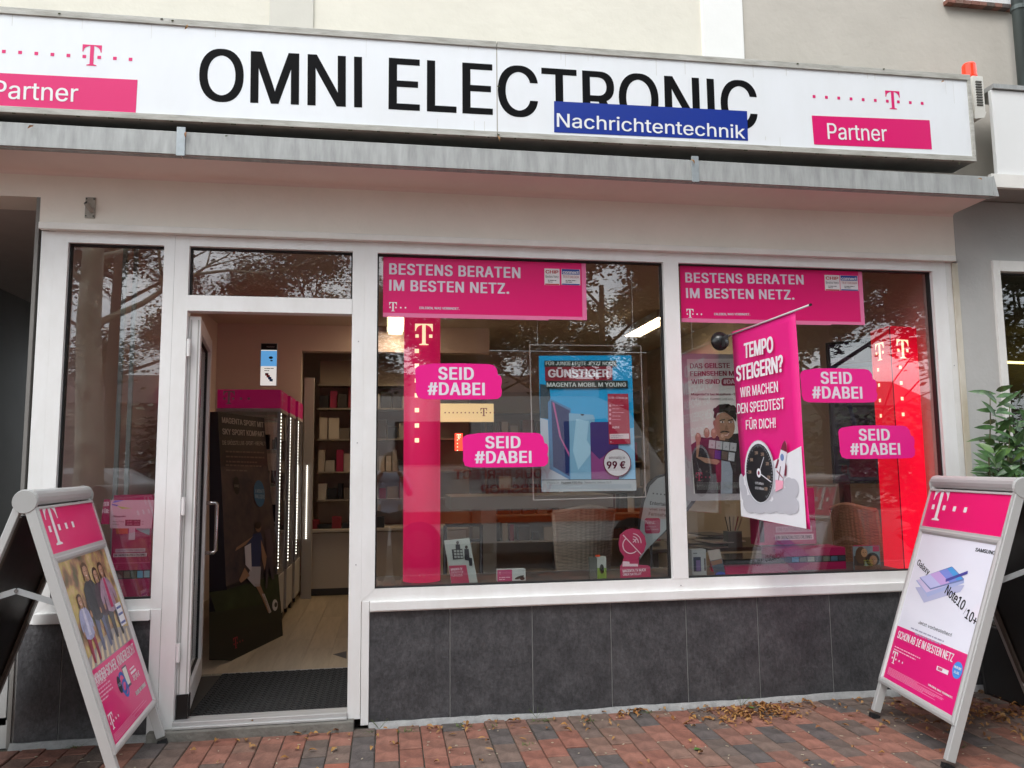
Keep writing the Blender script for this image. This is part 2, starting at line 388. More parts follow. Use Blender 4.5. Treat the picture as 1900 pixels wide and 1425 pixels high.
# ---- brick pavement, every brick that shows is a brick
pav = MB(); pav.box(-6, 7, -6.05, .02, -.03, -.010, M('joint_sand', (.10, .085, .07), .95, var=.5, scale=25, bump=.6, dark=(.035, .04, .025)))
pave = pav.build('pavement', kind='structure')
BRK = M('clinker_brick', (.2, .1, .08), .75, var=.40, scale=7, bump=.55, bscale=60,
        objvar=[(.31, .138, .098), (.18, .128, .105), (.25, .145, .108), (.125, .105, .098), (.30, .125, .088), (.20, .138, .11), (.33, .152, .11), (.16, .12, .10), (.26, .128, .095)])
speckle(BRK, 9, .72, 1.25)
def brick_mesh(i, w=.1172, l=.2440, h=.05):
    r = random.Random(i); b = .004; z1 = 0
    def q(x, y, z, j=.0012): return (x+r.uniform(-j, j), y+r.uniform(-j, j), z+r.uniform(-.0006, .0006))
    vs = [q(sx*w/2, sy*l/2, -h) for sx, sy in ((-1, -1), (1, -1), (1, 1), (-1, 1))]
    vs += [q(sx*w/2, sy*l/2, z1-b) for sx, sy in ((-1, -1), (1, -1), (1, 1), (-1, 1))]
    vs += [q(sx*(w/2-b), sy*(l/2-b), z1) for sx, sy in ((-1, -1), (1, -1), (1, 1), (-1, 1))]
    fs = [(8, 9, 10, 11)]
    for a in range(4): c = (a+1) % 4; fs += [(a, c, 4+c, 4+a), (4+a, 4+c, 8+c, 8+a)]
    m = bpy.data.meshes.new('brick'); m.from_pydata(vs, [], fs); m.materials.append(BRK); m.update(); return m
BM = [brick_mesh(i) for i in range(12)]
far = MB(); nb = 0; FB = [M('clinker_far_%s' % 'abcdef'[i], c, .78, var=.35, scale=5, bump=.4) for i, c in enumerate([(.37, .145, .095), (.19, .125, .10), (.28, .15, .105), (.12, .10, .092), (.36, .125, .08), (.22, .145, .11)])]
col0 = -.415
for ci in range(-46, 52):
    x = col0 + ci*.1222 + .061
    off = (.125 if ci % 2 else 0) + rnd.uniform(-.018, .018)
    for ri in range(0, 25):
        y = -.035-.125+.02 - off - ri*.2505 + .11
        yy = min(y, 9)
        vis = (-1.22 < y and -2.05 < x < 4.15 and not (y < -.5 and x < -1.6) and not (y < -.95 and x < 1.6) and not (y < -.78+ (x < 0)*.2 and x < .2))
        z = rnd.uniform(-.0035, .0022); rx, ry = rnd.uniform(-.006, .006), rnd.uniform(-.009, .009)
        if y+.1228 > -.025:                              # the cut brick against the wall
            lcut = (-.025) - (y-.1228)
            if lcut < .04: continue
            sc = lcut/.2455; yc = (y-.1228)+lcut/2
        else: sc = 1; yc = y
        if vis and nb < 298:
            o = bpy.data.objects.new('brick', BM[rnd.randrange(12)]); C.objects.link(o); o.parent = pave
            o.location = (x, yc, z); o.rotation_euler = (rx, ry, rnd.uniform(-.006, .006)); o.scale = (1, sc, 1); nb += 1
        elif y > -5.93:
            far.obox((x, yc, z-.025), (.0592, 0, rx*.1), (0, .1225*sc, 0), (0, 0, .025), FB[rnd.randrange(6)])
o = far.build('brick_field', pave, kind='stuff')
# ================================================================== SHOP BUILDING
shop = thing('shop_building', 'cream rendered shop building with a zinc-edged canopy over its white framed shop front', 'building', (0, 0, 0))
w = MB()
w.box(-7, .0+2.053, .0, .25, 3.26, 8, STUCCO)
w.build('upper_wall', shop)
w = MB(); w.box(2.345, 9, .0, .25, 3.26, 8, STUCCO_G); w.build('upper_wall', shop)['label'] = 'greige upper wall'
w = MB(); w.box(2.053, 2.345, -.02, .25, 3.26, 8, STUCCO_W); w.build('pilaster', shop, bevel=.004)['label'] = 'bright white pilaster'
w = MB(); w.box(-.724, -.463, -.012, -.0005, 3.26, 8, STUCCO_S); w.build('pilaster', shop, bevel=.003)
# lintel wall with a cove into the soffit
def cove(x0, x1, zlow):
    w = MB(); w.box(x0, x1, 0, .25, zlow, 3.13, LINT); w.build('lintel', shop)
    pr = [(0, 3.1302)]+[(-.02*(1-math.cos(math.radians(90*i/8))), 3.13+.02*math.sin(math.radians(90*i/8))) for i in range(1, 9)]+[(-.385, 3.1502)]
    vs = [(x, p, q) for x in (x0, x1) for p, q in pr]; n = len(pr); w = MB(); w.add(vs, [(i, i+1, n+i+1, n+i) for i in range(n-1)], SOFF)
    w.add([(x, p, q) for x in (x0, x1) for p, q in ((-.385, 3.1502), (-.385, 3.20), (.25, 3.20))], [(0, 1, 4, 3), (1, 2, 5, 4)], SOFF)
    if x1 == XR: w.add([(x1, p, q) for p, q in pr]+[(x1, p, 3.1998) for p, q in pr], [(i, i+1, n+i+1, n+i) for i in range(n-1)], SOFF); w.add([(x1, 0, 3.1302), (x1, .25, 3.1302), (x1, .25, 3.1998), (x1, 0, 3.1998)], [(0, 1, 2, 3)], SOFF)
    w.build('soffit', shop, smooth=False)
cove(XL, XR, 2.845); cove(-7, XL, 3.0)
w = MB(); w.box(-7, XR, -.385, .0, 3.201, 3.258, M('canopy_roofing', (.1, .1, .095), .9, var=.3)); w.build('canopy_roof', shop)
zf = MB()
for a, b in ((-7, -1.105), (-1.10, 1.80), (1.805, 3.80)):
    zf = MB(); zf.box(a, b, -.402, -.386, 3.135, 3.262, ZINC); zf.box(a, b, -.386, -.36, 3.128, 3.134, ZINC); zf.build('gutter_board', shop, bevel=.002)
zf = MB(); zf.prism([(3.8005, 3.135), (3.84, 3.135), (3.812, 3.27), (3.8005, 3.262)], -.402, -.36, ZINC); zf.build('gutter_board', shop)
for xx in (-1.103, 1.803):
    zs = MB(); zs.box(xx-.022, xx+.022, -.409, -.403, 3.126, 3.285, M('new_zinc_strap', (.42, .46, .48), .4, .4, var=.2, scale=20)); zs.build('gutter_strap', shop, bevel=.001)
w = MB(); w.box(-1.936, 3.797, -.045, -.002, 2.806, 2.8445, GREYW); w.build('ledge', shop, bevel=.003)
# plinth: tiles with mortar joints
w = MB(); w.box(-.10, XR, .012, .22, 0, .66, M('plinth_joint_mortar', (.36, .36, .35), .9)); w.box(-7, -1.245, .012, .22, 0, .66, MATS['plinth_joint_mortar']); w.build('plinth', shop)
TILE = M('anthracite_tile', (.072, .071, .075), .5, var=.5, scale=6, bump=.35, bscale=60, dark=(.030, .030, .033))
speckle(TILE, 55, .6, 1.55, (1, 1, .55))
for a, b in [(-.09, .371), (.371, .858), (.858, 1.339), (1.339, 1.815), (1.815, 2.281), (2.281, 2.769), (2.769, 3.261), (3.261, 3.83), (-1.72, -1.247), (-1.94, -1.72)]:
    w = MB(); w.box(a+.0028, b-.0028, .006+rnd.uniform(-.0008, .0008), .0115, .012, .633, TILE); o = w.build('tile', shop, bevel=.001)
def fillet(x0, x1, seed):
    r = random.Random(seed); n = int((x1-x0)/.06); vs = []; fs = []; h = .020; d = .022
    for i in range(n+1):
        x = x0+(x1-x0)*i/n; h += r.uniform(-.0035, .0035); h = min(.030, max(.012, h)); d = min(.028, max(.016, d+r.uniform(-.002, .002)))
        vs += [(x, -.0005, -.01), (x, -.0005, h+.006), (x, -.006, h), (x, -d, .002), (x, -d-.004, -.01)]
    for i in range(n):
        for k in range(4): fs.append((i*5+k, i*5+k+1, i*5+k+6, i*5+k+5))
    w = MB(); w.add(vs, fs, M('mortar_fillet', (.36, .36, .355), .9, var=.3, scale=15, bump=.5)); w.build('mortar_fillet', shop, smooth=True)
fillet(-.09, XR, 1); fillet(-1.95, -1.245, 2)
# roof edge and returns so that the shop is a closed box
w = MB(); w.box(-7, 9, .25, 6.4, 3.27, 3.5, STUCCO_G); w.build('floor_slab', shop)
w = MB(); w.box(XR-.01, XR+.12, .23, 6.2, 0, 3.2, NWALL); w.build('party_wall', shop)
# door closer bracket stub above the side light
bk = thing('wall_bracket', 'small painted steel bracket with a stub of tube on the lintel above the side light', 'bracket', (-1.684, -.002, 2.95))
w = MB(); w.box(-1.711, -1.657, -.008, 0, 2.888, 3.010, M('old_bracket_paint', (.42, .39, .34), .6, var=.35, scale=30)); w.build('plate', bk, bevel=.001)
w = MB(); w.tube([(-1.672, -.005, 2.925), (-1.690, -.055, 2.960)], .013, MATS['old_bracket_paint'], 12); w.tube([(-1.690, -.0552, 2.9602), (-1.6915, -.0575, 2.962)], .009, BLACK, 12); w.build('tube', bk, smooth=False)
for dx, dz in ((-.02, -.05), (.02, -.05), (-.02, .05), (.02, .05)):
    w = MB(); w.tube([(-1.684+dx, -.008, 2.949+dz), (-1.684+dx, -.012, 2.949+dz)], .004, BLACK, 8); w.build('screw', bk)
# ---- white window frames
def mitre(x0, x1, z0, z1, wl, wr, wb, wt, ya=0., yb=.07, gap=.0012, names=True, mat=WHITE, parent=None):
    """four mitred members round an opening"""
    P0 = [(x0, z0), (x1, z0), (x1, z1), (x0, z1)]; Q = [(x0+wl, z0+wb), (x1-wr, z0+wb), (x1-wr, z1-wt), (x0+wl, z1-wt)]
    mb = MB()
    for i in range(4):
        j = (i+1) % 4; a, b, c, d = P0[i], P0[j], Q[j], Q[i]
        t = Vector((b[0]-a[0], b[1]-a[1])).normalized()*gap
        a = (a[0]+t.x, a[1]+t.y); d = (d[0]+t.x, d[1]+t.y); b = (b[0]-t.x, b[1]-t.y); c = (c[0]-t.x, c[1]-t.y)
        mb.prism([a, b, c, d], ya, yb, mat)
    mb.prism([(x0+.003, z0+.003), (x0+.012, z0+.003), (x0+.012, z1-.003), (x0+.003, z1-.003)], ya+.004, yb-.002, SEAM)
    for i in range(4):                                   # dark filler behind each mitre
        a, b = P0[i], Q[i]; dx, dz = b[0]-a[0], b[1]-a[1]; l = math.hypot(dx, dz); nx, nz = -dz/l*.003, dx/l*.003
        s0, s1 = .06, .94
        mb.prism([(a[0]+dx*s0-nx, a[1]+dz*s0-nz), (a[0]+dx*s1-nx, a[1]+dz*s1-nz), (a[0]+dx*s1+nx, a[1]+dz*s1+nz), (a[0]+dx*s0+nx, a[1]+dz*s0+nz)], ya+.0015, ya+.01, SEAM)
    return mb
def gasket(x0, x1, z0, z1, y, t=.009, parent=None, mat=BLACK):
    g = MB()
    for a in ((x0, x1, z1-t, z1), (x0, x1, z0, z0+t), (x0, x0+t, z0+t, z1-t), (x1-t, x1, z0+t, z1-t)): g.box(a[0], a[1], y-.004, y+.03, a[2], a[3], mat)
    g.build('gasket', parent)
def pane(x0, x1, z0, z1, y, parent, t=.005):
    g = MB(); g.box(x0+.004, x1-.004, y, y+t, z0+.004, z1-.004, GLASS); return g.build('glass', parent)
def shop_window(name, label, panes, frame, extra=None):
    f = frame.build('window', shop, bevel=.0015); f['label'] = label
    for x0, x1, z0, z1 in panes:
        gasket(x0, x1, z0, z1, .034, parent=f); pane(x0, x1, z0, z1, .046, f)
    return f
# side light
fr = mitre(-1.862, -1.2205, .693, 2.805, .068, .0555, .052, .060)
fr.box(-1.936, -1.8635, .002, .10, .634, 2.8045, WHITE)
fs = shop_window('w', 'narrow side light left of the door', [(-1.794, -1.276, .745, 2.745)], fr)
w = MB(); w.box(-1.8625, -1.275, -.028, .03, .636, .692, WHITE); w.build('sill', fs, bevel=.003)
w = MB(); w.box(-1.2735, -1.2195, -.006, .05, .02, .691, WHITE); w.build('post', fs, bevel=.0015)
# door frame
fr = MB(); fr.box(-1.218, -1.139, 0, .075, .03, 2.805, WHITE); fr.box(-.209, -.138, 0, .075, .045, 2.805, WHITE)
fr.box(-1.1385, -.2095, .0005, .074, 2.746, 2.8045, WHITE); fr.box(-1.1385, -.2095, -.004, .078, 2.364, 2.455, WHITE)
fr.box(-1.2195, -1.2178, .002, .05, .05, 2.8, SEAM); fr.box(-.1385, -.1365, .002, .05, .70, 2.8, SEAM)
df = shop_window('d', 'door frame with a transom light', [(-1.1385, -.2095, 2.455, 2.746)], fr)
w = MB(); w.box(-.135, -.0915, -.004, .05, .01, .691, WHITE); w.build('post', df, bevel=.0015)
w = MB(); w.box(-1.139, -.209, -.015, .09, .052, .088, M('worn_aluminium_threshold', (.62, .62, .61), .4, .4, var=.25, scale=14, stretch=(.2, 2, 1))); w.box(-1.139, -.209, -.03, -.016, .052, .066, MATS['worn_aluminium_threshold']); w.build('threshold', df, bevel=.003)
w = MB(); w.tube([(-.72, -.018, .077), (-.72, -.0145, .0775)], .006, STEEL, 10); w.build('screw', df)
w = MB(); w.box(-1.26, -.17, -.055, .2, -.01, .050, M('concrete_step', (.22, .21, .185), .9, var=.45, scale=9, bump=.6)); w.build('step', df, bevel=.006)
for zz in (.45, 1.25, 2.15):
    w = MB(); w.tube([(-1.128, .012, zz-.05), (-1.128, .012, zz+.05)], .011, WHITE, 10); w.box(-1.139, -1.122, .004, .03, zz-.035, zz+.035, LGREY); w.build('hinge', df)
# two display windows
fr = mitre(-.1365, 3.7425, .693, 2.805, .0725, .0975, .065, .060)
fr.box(1.7375, 1.8375, -.002, .07, .7585, 2.7445, WHITE)
fw = shop_window('b', 'pair of big display windows', [(-.064, 1.737, .758, 2.745), (1.838, 3.645, .758, 2.745)], fr)
w = MB(); w.box(-.0885, 3.83, -.028, .03, .640, .692, WHITE); w.build('sill', fw, bevel=.003)
w = MB(); w.box(-.0885, 3.83, -.018, .02, .634, .6392, GREYW); w.build('sill', fw)
w = MB(); w.box(3.745, 3.79, .0, .07, .693, 2.8045, WHITE2); w.build('post', fw, bevel=.002)
w = MB(); w.box(3.7915, 3.835, -.008, .07, .60, 2.8045, M('stained_trim', (.66, .63, .56), .55, var=.30, scale=4, stretch=(1, 1, .35), dark=(.44, .38, .27))); w.build('post', fw, bevel=.002)['label'] = 'ochre stained outer post'
for x_, z_ in ((-.17, .9), (-.17, 1.6), (-.17, 2.2), (3.76, 1.2), (3.76, 2.1), (-1.24, .3), (1.785, .72)):
    w = MB(); w.tube([(x_, .002, z_), (x_, -.0035 if x_ != 1.785 else -.0055, z_)], .0035, MGREY, 8); w.build('screw', df)
# ---- open door leaf (swung inwards)
dl = thing('door_leaf', 'white framed glazed shop door standing open inwards at the left jamb', 'door', (-1.105, .045, .10), rot=(0, 0, math.radians(98)))
def lb(name, *bx, mat=WHITE, bev=.002, par=dl):
    b = MB()
    for q in bx: b.box(*q, mat)
    return b.build(name, par, bevel=bev, world=False)
LW, LH = .90, 2.24
lb('stile', (0, .085, -.032, .032, 0, LH)); lb('stile', (LW-.085, LW, -.032, .032, 0, LH)); lb('rail', (.086, LW-.086, -.032, .032, 0, .13)); lb('rail', (.086, LW-.086, -.032, .032, LH-.09, LH))
lb('glass', (.083, LW-.083, -.004, .004, .128, LH-.088), mat=GLASS, bev=0)
lb('gasket', (.085, .093, -.012, .012, .13, LH-.09), (LW-.093, LW-.085, -.012, .012, .13, LH-.09), (.093, LW-.093, -.012, .012, .13, .138), (.093, LW-.093, -.012, .012, LH-.098, LH-.09), mat=BLACK, bev=0)
lb('profile_edge', (-.004, -.0005, -.022, -.016, .1, LH-.02), (-.004, -.0005, .016, .022, .1, LH-.02), mat=M('grey_profile', (.42, .41, .39), .5))
lb('bottom_hinge', (-.012, .03, -.04, -.0325, 0, .12), (-.012, -.0005, -.030, .030, -.01, .12), mat=M('black_hinge_metal', (.02, .018, .018), .4, .5))
for sy in (-1, 1):
    b = MB(); b.tube([(LW-.045, sy*.032, .80), (LW-.045, sy*.085, .80), (LW-.045, sy*.098, .815), (LW-.045, sy*.098, 1.115), (LW-.045, sy*.085, 1.13), (LW-.045, sy*.032, 1.13)], .0125, STEEL, 12); b.build('handle', dl, smooth=True, world=False)
# ---- passage on the left of the shop front
w = MB()
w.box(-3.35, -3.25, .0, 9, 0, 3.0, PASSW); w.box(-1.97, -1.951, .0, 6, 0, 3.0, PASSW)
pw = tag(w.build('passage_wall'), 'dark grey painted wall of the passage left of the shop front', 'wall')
w = MB(); w.box(-3.35, -1.951, .251, 6.1, 3.001, 3.06, M('passage_ceiling_paint', (.50, .45, .42), .7, var=.1)); w.build('ceiling', kind='structure')
w = MB(); w.box(-3.249, -1.9515, 0.03, 6, -.03, .012, M('passage_floor', (.13, .125, .12), .8, var=.3)); w.build('passage_floor', kind='structure')
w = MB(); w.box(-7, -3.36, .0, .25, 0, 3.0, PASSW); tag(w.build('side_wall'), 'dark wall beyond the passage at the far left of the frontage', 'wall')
gt = thing('passage_gate', 'dark gate leaf with a beige bottom rail standing low beside the left sign board', 'gate', (-2.5, .02, .1))
w = MB(); w.box(-3.2, -1.985, .02, .05, .16, .85, M('gate_sheet', (.05, .055, .056), .35, .3, var=.2)); w.build('sheet', gt)
w = MB(); w.box(-3.2, -1.978, .012, .058, .115, .159, M('gate_rail', (.36, .33, .27), .6)); w.build('rail', gt, bevel=.003)
w = MB(); w.box(-1.984, -1.974, .012, .058, .14, .85, MATS['gate_rail']); w.build('stile', gt, bevel=.002)
# ================================================================== LIGHT BOX SIGN
TILT = .0075
sgn = thing('shop_sign', 'long white light box sign reading OMNI ELECTRONIC above the canopy', 'sign', (0, -.4, 3.32))
SU = Vector((1, 0, TILT)).normalized(); SV = Vector((0, 0, 1)); SY = -.402
sx0, sx1, sz0, sz1 = -3.6, 3.69, 3.326, 3.905
FRM = M('sign_frame_grey_paint', (.50, .49, .45), .55, var=.28, scale=12, stretch=(.5, 1, 3), bump=.2, dark=(.30, .29, .25))
def sp(u, v, y): return (u, y, v+TILT*u)
def sbox(mb, u0, u1, v0, v1, y0, y1, m):
    vs = [sp(x, z, y) for x in (u0, u1) for y in (y0, y1) for z in (v0, v1)]
    mb.add(vs, [(0, 1, 3, 2), (4, 6, 7, 5), (0, 4, 5, 1), (2, 3, 7, 6), (0, 2, 6, 4), (1, 5, 7, 3)], m)
b = MB(); sbox(b, sx0, sx1-.005, 3.330, 3.900, -.385, -.20, M('sign_case_metal', (.34, .335, .31), .6, var=.3, scale=6)); b.build('casing', sgn)
b = MB(); sbox(b, sx0, .612, 3.868, 3.905, -.412, -.20, FRM); sbox(b, .616, sx1, 3.868, 3.905, -.412, -.20, FRM); b.build('top_frame', sgn, bevel=.002)
b = MB(); sbox(b, sx0, .612, 3.326, 3.360, -.412, -.38, FRM); sbox(b, .616, sx1, 3.326, 3.360, -.412, -.38, FRM); b.build('bottom_frame', sgn, bevel=.002)
b = MB(); sbox(b, sx1-.022, sx1, 3.361, 3.867, -.412, -.20, FRM); b.build('end_frame', sgn, bevel=.002)
b = MB()
for i in range(46):
    u = sx0+.1+i*.156; sbox(b, u, u+rnd.uniform(.005, .03), 3.3225, 3.3257, -.41, -.404, M('moss', (.05, .06, .02), .95, var=.4, scale=30))
b.build('moss', sgn, kind='stuff')
ACR = M('white_acrylic_panel', (.82, .845, .875), .18, var=.07, scale=2.2, stretch=(1.6, 1, .5), spec=.5, dark=(.78, .80, .815))
b = MB(); sbox(b, sx0, .612, 3.3605, 3.8675, SY, -.387, ACR); b.build('panel', sgn)
b = MB(); sbox(b, .616, sx1-.0225, 3.3605, 3.8675, SY, -.387, ACR); b.build('panel', sgn)
b = MB(); sbox(b, .6115, .6165, 3.355, 3.87, -.403, -.39, M('panel_gap', (.35, .32, .27), .8)); b.build('seam', sgn)
SP = Panel((0, SY, 3.36), SU, SV, sgn)
SP.textpx('OMNI', (368.5, 184), (671.7, 199.3), (368.5, 87), INK, part='lettering', bold=.022, inter=True)
a, c, e = SP.uv(720.5, 202.7), SP.uv(1406, 229), SP.uv(720.5, 106.9)
SP.text('ELECTRONIC', a[0], a[1], e[1]-a[1], c[0]-a[0], INK, bold=.022, inter=True)
SP.layer = 3
q = [SP.uv(*p) for p in ((1028, 248), (1388, 266), (1385.5, 211), (1027.4, 190))]
SP.poly(q, M('blue_vinyl', (.008, .032, .27), .3), 'blue_panel'); SP.layer = 5
a, c = SP.uv(1033, 239), SP.uv(1382.4, 254.5)
SP.text('Nachrichtentechnik', a[0], a[1]+.004, .083, c[0]-a[0], PRW, part='lettering', bold=.014, ang=-.010, inter=True)
SP.layer = 2
q = [SP.uv(*p) for p in ((1510.6, 273.8), (1729.5, 284.5), (1724.7, 230.3), (1505.8, 220))]; SP.poly(q, MAG, ('magenta_panel', q[0]))
q = [SP.uv(*p) for p in ((-130, 186), (252, 207), (255, 145), (-130, 123))]; SP.poly(q, MAG, ('magenta_panel', q[0]))
SP.layer = 4
SP.textpx('Partner', (1536, 264), (1646.6, 269), (1537, 234.5), PRW, part='lettering', bold=.01, inter=True)
SP.textpx('Partner', (-13, 177), (144.8, 185.5), (-10, 144), PRW, part='lettering', bold=.01, inter=True)
SP.layer = 2
a, c = SP.uv(1644, 208.5), SP.uv(1670.5, 209); SP.logo(a[0], a[1], c[0]-a[0], MAG, left=6, pitch=(SP.uv(1711, 200)[0]-SP.uv(1689, 199)[0]))
a, c = SP.uv(151, 117), SP.uv(187, 118); SP.logo(a[0], a[1], c[0]-a[0], MAG, left=8, pitch=(SP.uv(241, 102)[0]-SP.uv(212, 101)[0]))
SP.done()
dr = MB(); rq = random.Random(9)
for i in range(34):
    u = rq.uniform(-2.6, 3.6); h_ = rq.uniform(.02, .16); v0 = 3.8675 if i % 3 else 3.42; h_ = min(h_, v0-3.364); sbox(dr, u, u+rq.uniform(.0012, .0035), v0-h_, v0, SY-.0004, SY-.0001, M('rain_stain', (.60, .60, .57), .6))
dr.build('rain_stains', sgn, kind='stuff')
dr = MB()
for x_, y_ in ((1780, 303), (1700, 296), (1450, 283), (1120, 268), (925, 250), (925, 160), (420, 252), (300, 35), (110, 25), (320, 38), (1480, 118), (1640, 128)):
    p_ = at(x_, y_, -.415); dr.obox(tuple(p_), (.006, 0, .001), (0, .001, 0), (0, 0, .003), MATS['moss'])
dr.build('grime_spots', sgn, kind='stuff')
# alarm siren, neighbour fascia, downpipe, window sill up right
al = thing('alarm_siren', 'white louvred alarm siren with an orange red beacon at the end of the sign', 'alarm', (3.80, -.24, 3.85))
SA, SB = at(1804, 140, -.31), at(1829, 208, -.31); SI = M('siren_plastic', (.72, .70, .64), .5, var=.15)
b = MB(); b.box(SA.x, SB.x, -.31, -.17, SB.z, SA.z, SI); b.prism([(SA.x, SB.z-.0005), (SB.x, SB.z-.0005), (SB.x-.015, SB.z-.035), (SA.x, SB.z-.045)], -.31, -.17, SI); b.build('housing', al, bevel=.004)
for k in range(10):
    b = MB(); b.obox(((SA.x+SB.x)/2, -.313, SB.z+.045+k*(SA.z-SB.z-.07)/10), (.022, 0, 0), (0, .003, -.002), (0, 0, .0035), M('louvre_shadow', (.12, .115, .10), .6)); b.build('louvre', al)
SC, SD = at(1784, 118, -.25), at(1812, 140, -.25); cx_ = (SC.x+SD.x)/2
b = MB(); b.tube([(cx_, -.25, SD.z-.02), (cx_, -.25, SC.z-.012), (cx_, -.25, SC.z)], [.046, .043, .036], M('orange_beacon_lens', (.75, .045, .015), .2, emit=.25), 18); b.build('beacon', al, smooth=False)
nbr = thing('neighbour_building', 'grey plastered neighbouring shop with a white fascia board at the right edge', 'building', (5, 0, 0))
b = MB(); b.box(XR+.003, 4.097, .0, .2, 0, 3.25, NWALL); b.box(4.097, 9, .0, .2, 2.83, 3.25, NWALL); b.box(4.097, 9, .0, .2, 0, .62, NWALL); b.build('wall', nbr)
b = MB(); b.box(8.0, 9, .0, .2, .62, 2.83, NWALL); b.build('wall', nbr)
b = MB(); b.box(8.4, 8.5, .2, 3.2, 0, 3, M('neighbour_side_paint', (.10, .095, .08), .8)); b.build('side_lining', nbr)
b = MB(); b.box(3.84, 9, -.30, -.0, 3.255, 3.30, M('neighbour_soffit', (.30, .29, .27), .8)); b.build('canopy', nbr)
b = MB(); b.box(3.86, 9, -.33, -.301, 3.225, 3.315, GREYW); b.build('gutter_board', nbr, bevel=.002)
b = MB(); b.box(3.925, 9, -.31, -.28, 3.322, 3.90, M('fascia_white', (.80, .80, .79), .4, var=.04)); b.build('fascia', nbr, bevel=.003)
b = MB(); b.box(3.93, 9, -.325, -.1, 3.905, 3.935, ZINC); b.build('gutter_board', nbr)
fr = MB()
fr.box(4.097, 4.15, -.02, .06, .62, 2.83, WHITE2); fr.box(4.15, 8, -.02, .06, 2.755, 2.83, WHITE2); fr.box(4.15, 8, -.02, .06, .62, .70, WHITE2)
nw = fr.build('window', nbr, bevel=.003); gasket(4.15, 8, .70, 2.755, .03, parent=nw); pane(4.15, 8, .70, 2.755, .04, nw)
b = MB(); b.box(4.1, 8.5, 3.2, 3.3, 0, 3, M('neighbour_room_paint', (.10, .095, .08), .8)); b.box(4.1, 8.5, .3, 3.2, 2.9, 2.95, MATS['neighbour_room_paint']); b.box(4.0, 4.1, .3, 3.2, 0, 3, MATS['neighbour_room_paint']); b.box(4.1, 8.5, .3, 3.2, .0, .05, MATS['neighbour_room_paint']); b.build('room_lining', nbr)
b = MB(); b.tube([atz(1862, 672, 2.55), atz(1862, 672, 2.55)+Vector((2.2, .2, 0))], .014, M('yellow_lit_tube', (1, .75, .2), .4, emit=3), 8)
tag(b.build('lit_tube'), 'thin yellow lit tube glowing behind the neighbouring window', 'lamp')
dp = thing('downpipe', 'dark grey green downpipe at the top right corner', 'pipe', (4.58, -.1, 4))
pt = at(1893, 60, -.1); b = MB(); b.tube([(pt.x, -.1, 3.32), (pt.x, -.1, 8)], .042, M('dark_zinc_pipe', (.10, .12, .115), .45, .3, var=.2), 14); b.build('pipe', dp, smooth=True)
b = MB(); b.tube([(pt.x, -.1, 4.62), (pt.x, -.1, 4.65)], .050, MATS['dark_zinc_pipe'], 14); b.build('collar', dp)
si = thing('upper_window', 'white upstairs window with a brown brick sill at the top right', 'window', (4.3, 0, 4.69))
for k in range(9):
    b = MB(); x = 3.875+k*.062; b.box(x, x+.058, -.05, -.001, 4.672, 4.700, BRK); b.build('brick', si)
b = MB(); b.box(3.88, 4.44, -.02, -.0008, 4.703, 5.9, WHITE); b.build('frame', si)
# ================================================================== ON AND JUST BEHIND THE GLASS
def zt(ox, oy, s): return lambda x, y: (ox+x/s, oy+y/s)
def banner(z, c, t1, t2, lg, er, chip, con, step, label):
    P = Panel((0, .0435, 0), X, Z, None)
    a, b, d, e = [P.uv(*q) for q in c]
    r = thing('window_banner', label, 'banner', (a[0], .0435, d[1]), 'magenta banners at the top of the display windows'); P.parent = r
    zt_, zb = (a[1]+b[1])/2, (d[1]+e[1])/2; x0 = (a[0]+e[0])/2; x1 = (b[0]+d[0])/2
    P.board(x0, zb, x1, zt_, .002, PINK, 'backing')
    xs = P.uv(*step)[0]
    P.board(x0, zb-.006, xs, zb-.0005, .0012, PINK, 'backing_sheet')
    P.layer = 1; P.rect(x0, zb+.020, x1-.028, zt_, MAG, 'magenta_sheet')
    P.layer = 2
    P.textpx('BESTENS BERATEN', *t1, LIL, bold=.05, track=1.08); P.textpx('IM BESTEN NETZ.', *t2, LIL, bold=.05, track=1.08)
    P.textpx('ERLEBEN, WAS VERBINDET.', *er, LIL, bold=.05); P.logopx(*lg, PRW)
    for (x_0, y_0, x_1, y_1), nm, col in ((chip, 'CHIP', 'b02020'), (con, 'connect', '1c3f90')):
        P.layer = 2; P.rectpx(x_0, y_0, x_1, y_1, 'd8d4d6', part=('badge', nm)); P.layer = 3
        q0, q1 = P.uv(x_0+1, y_1), P.uv(x_1-1, y_0); w_, h_ = q1[0]-q0[0], q1[1]-q0[1]
        if nm == 'connect': P.rect(q0[0], q0[1]+h_*.66, q1[0], q1[1]-.001, 'print_c' and '1c3f90', part=('badge_print', nm)); P.layer = 4
        P.text(nm, q0[0]+w_*.04, q0[1]+h_*.70, h_*.2, w_*.92, 'd8d4d6' if nm == 'connect' else 'b02020', bold=.06)
        P.text('TESTSIEGER' if nm == 'connect' else 'Bestes Netz', q0[0]+w_*.04, q0[1]+h_*.44, h_*.15, w_*.92, 'a02020' if nm == 'connect' else '303030')
        P.greek(q0[0]+w_*.2, q0[1]+h_*.26, w_*.6, 2, h_*.1, h_*.045, '505050')
        P.rect(q0[0], q0[1]+.001, q1[0], q0[1]+h_*.08, col, part=('badge_print', nm))
    P.done(); return r
z1 = zt(680, 450, 4.072)
banner(z1, [(710.5, 476.5), (1088, 489), (1087.8, 592.5), (711, 587.6)], [z1(171, 240), z1(1163, 270), z1(171, 157)], [z1(171, 363), z1(1078, 388), z1(171, 281)],
       (722, 577.5, 736.3), [z1(400, 503), z1(703, 509), z1(400, 485)], (1010.4, 499, 1038, 528.6), (1041.8, 500, 1076, 528.6), (1017.7, 590), 'magenta banner reading BESTENS BERATEN IM BESTEN NETZ in the left display window')
z2 = zt(1240, 470, 4.317)
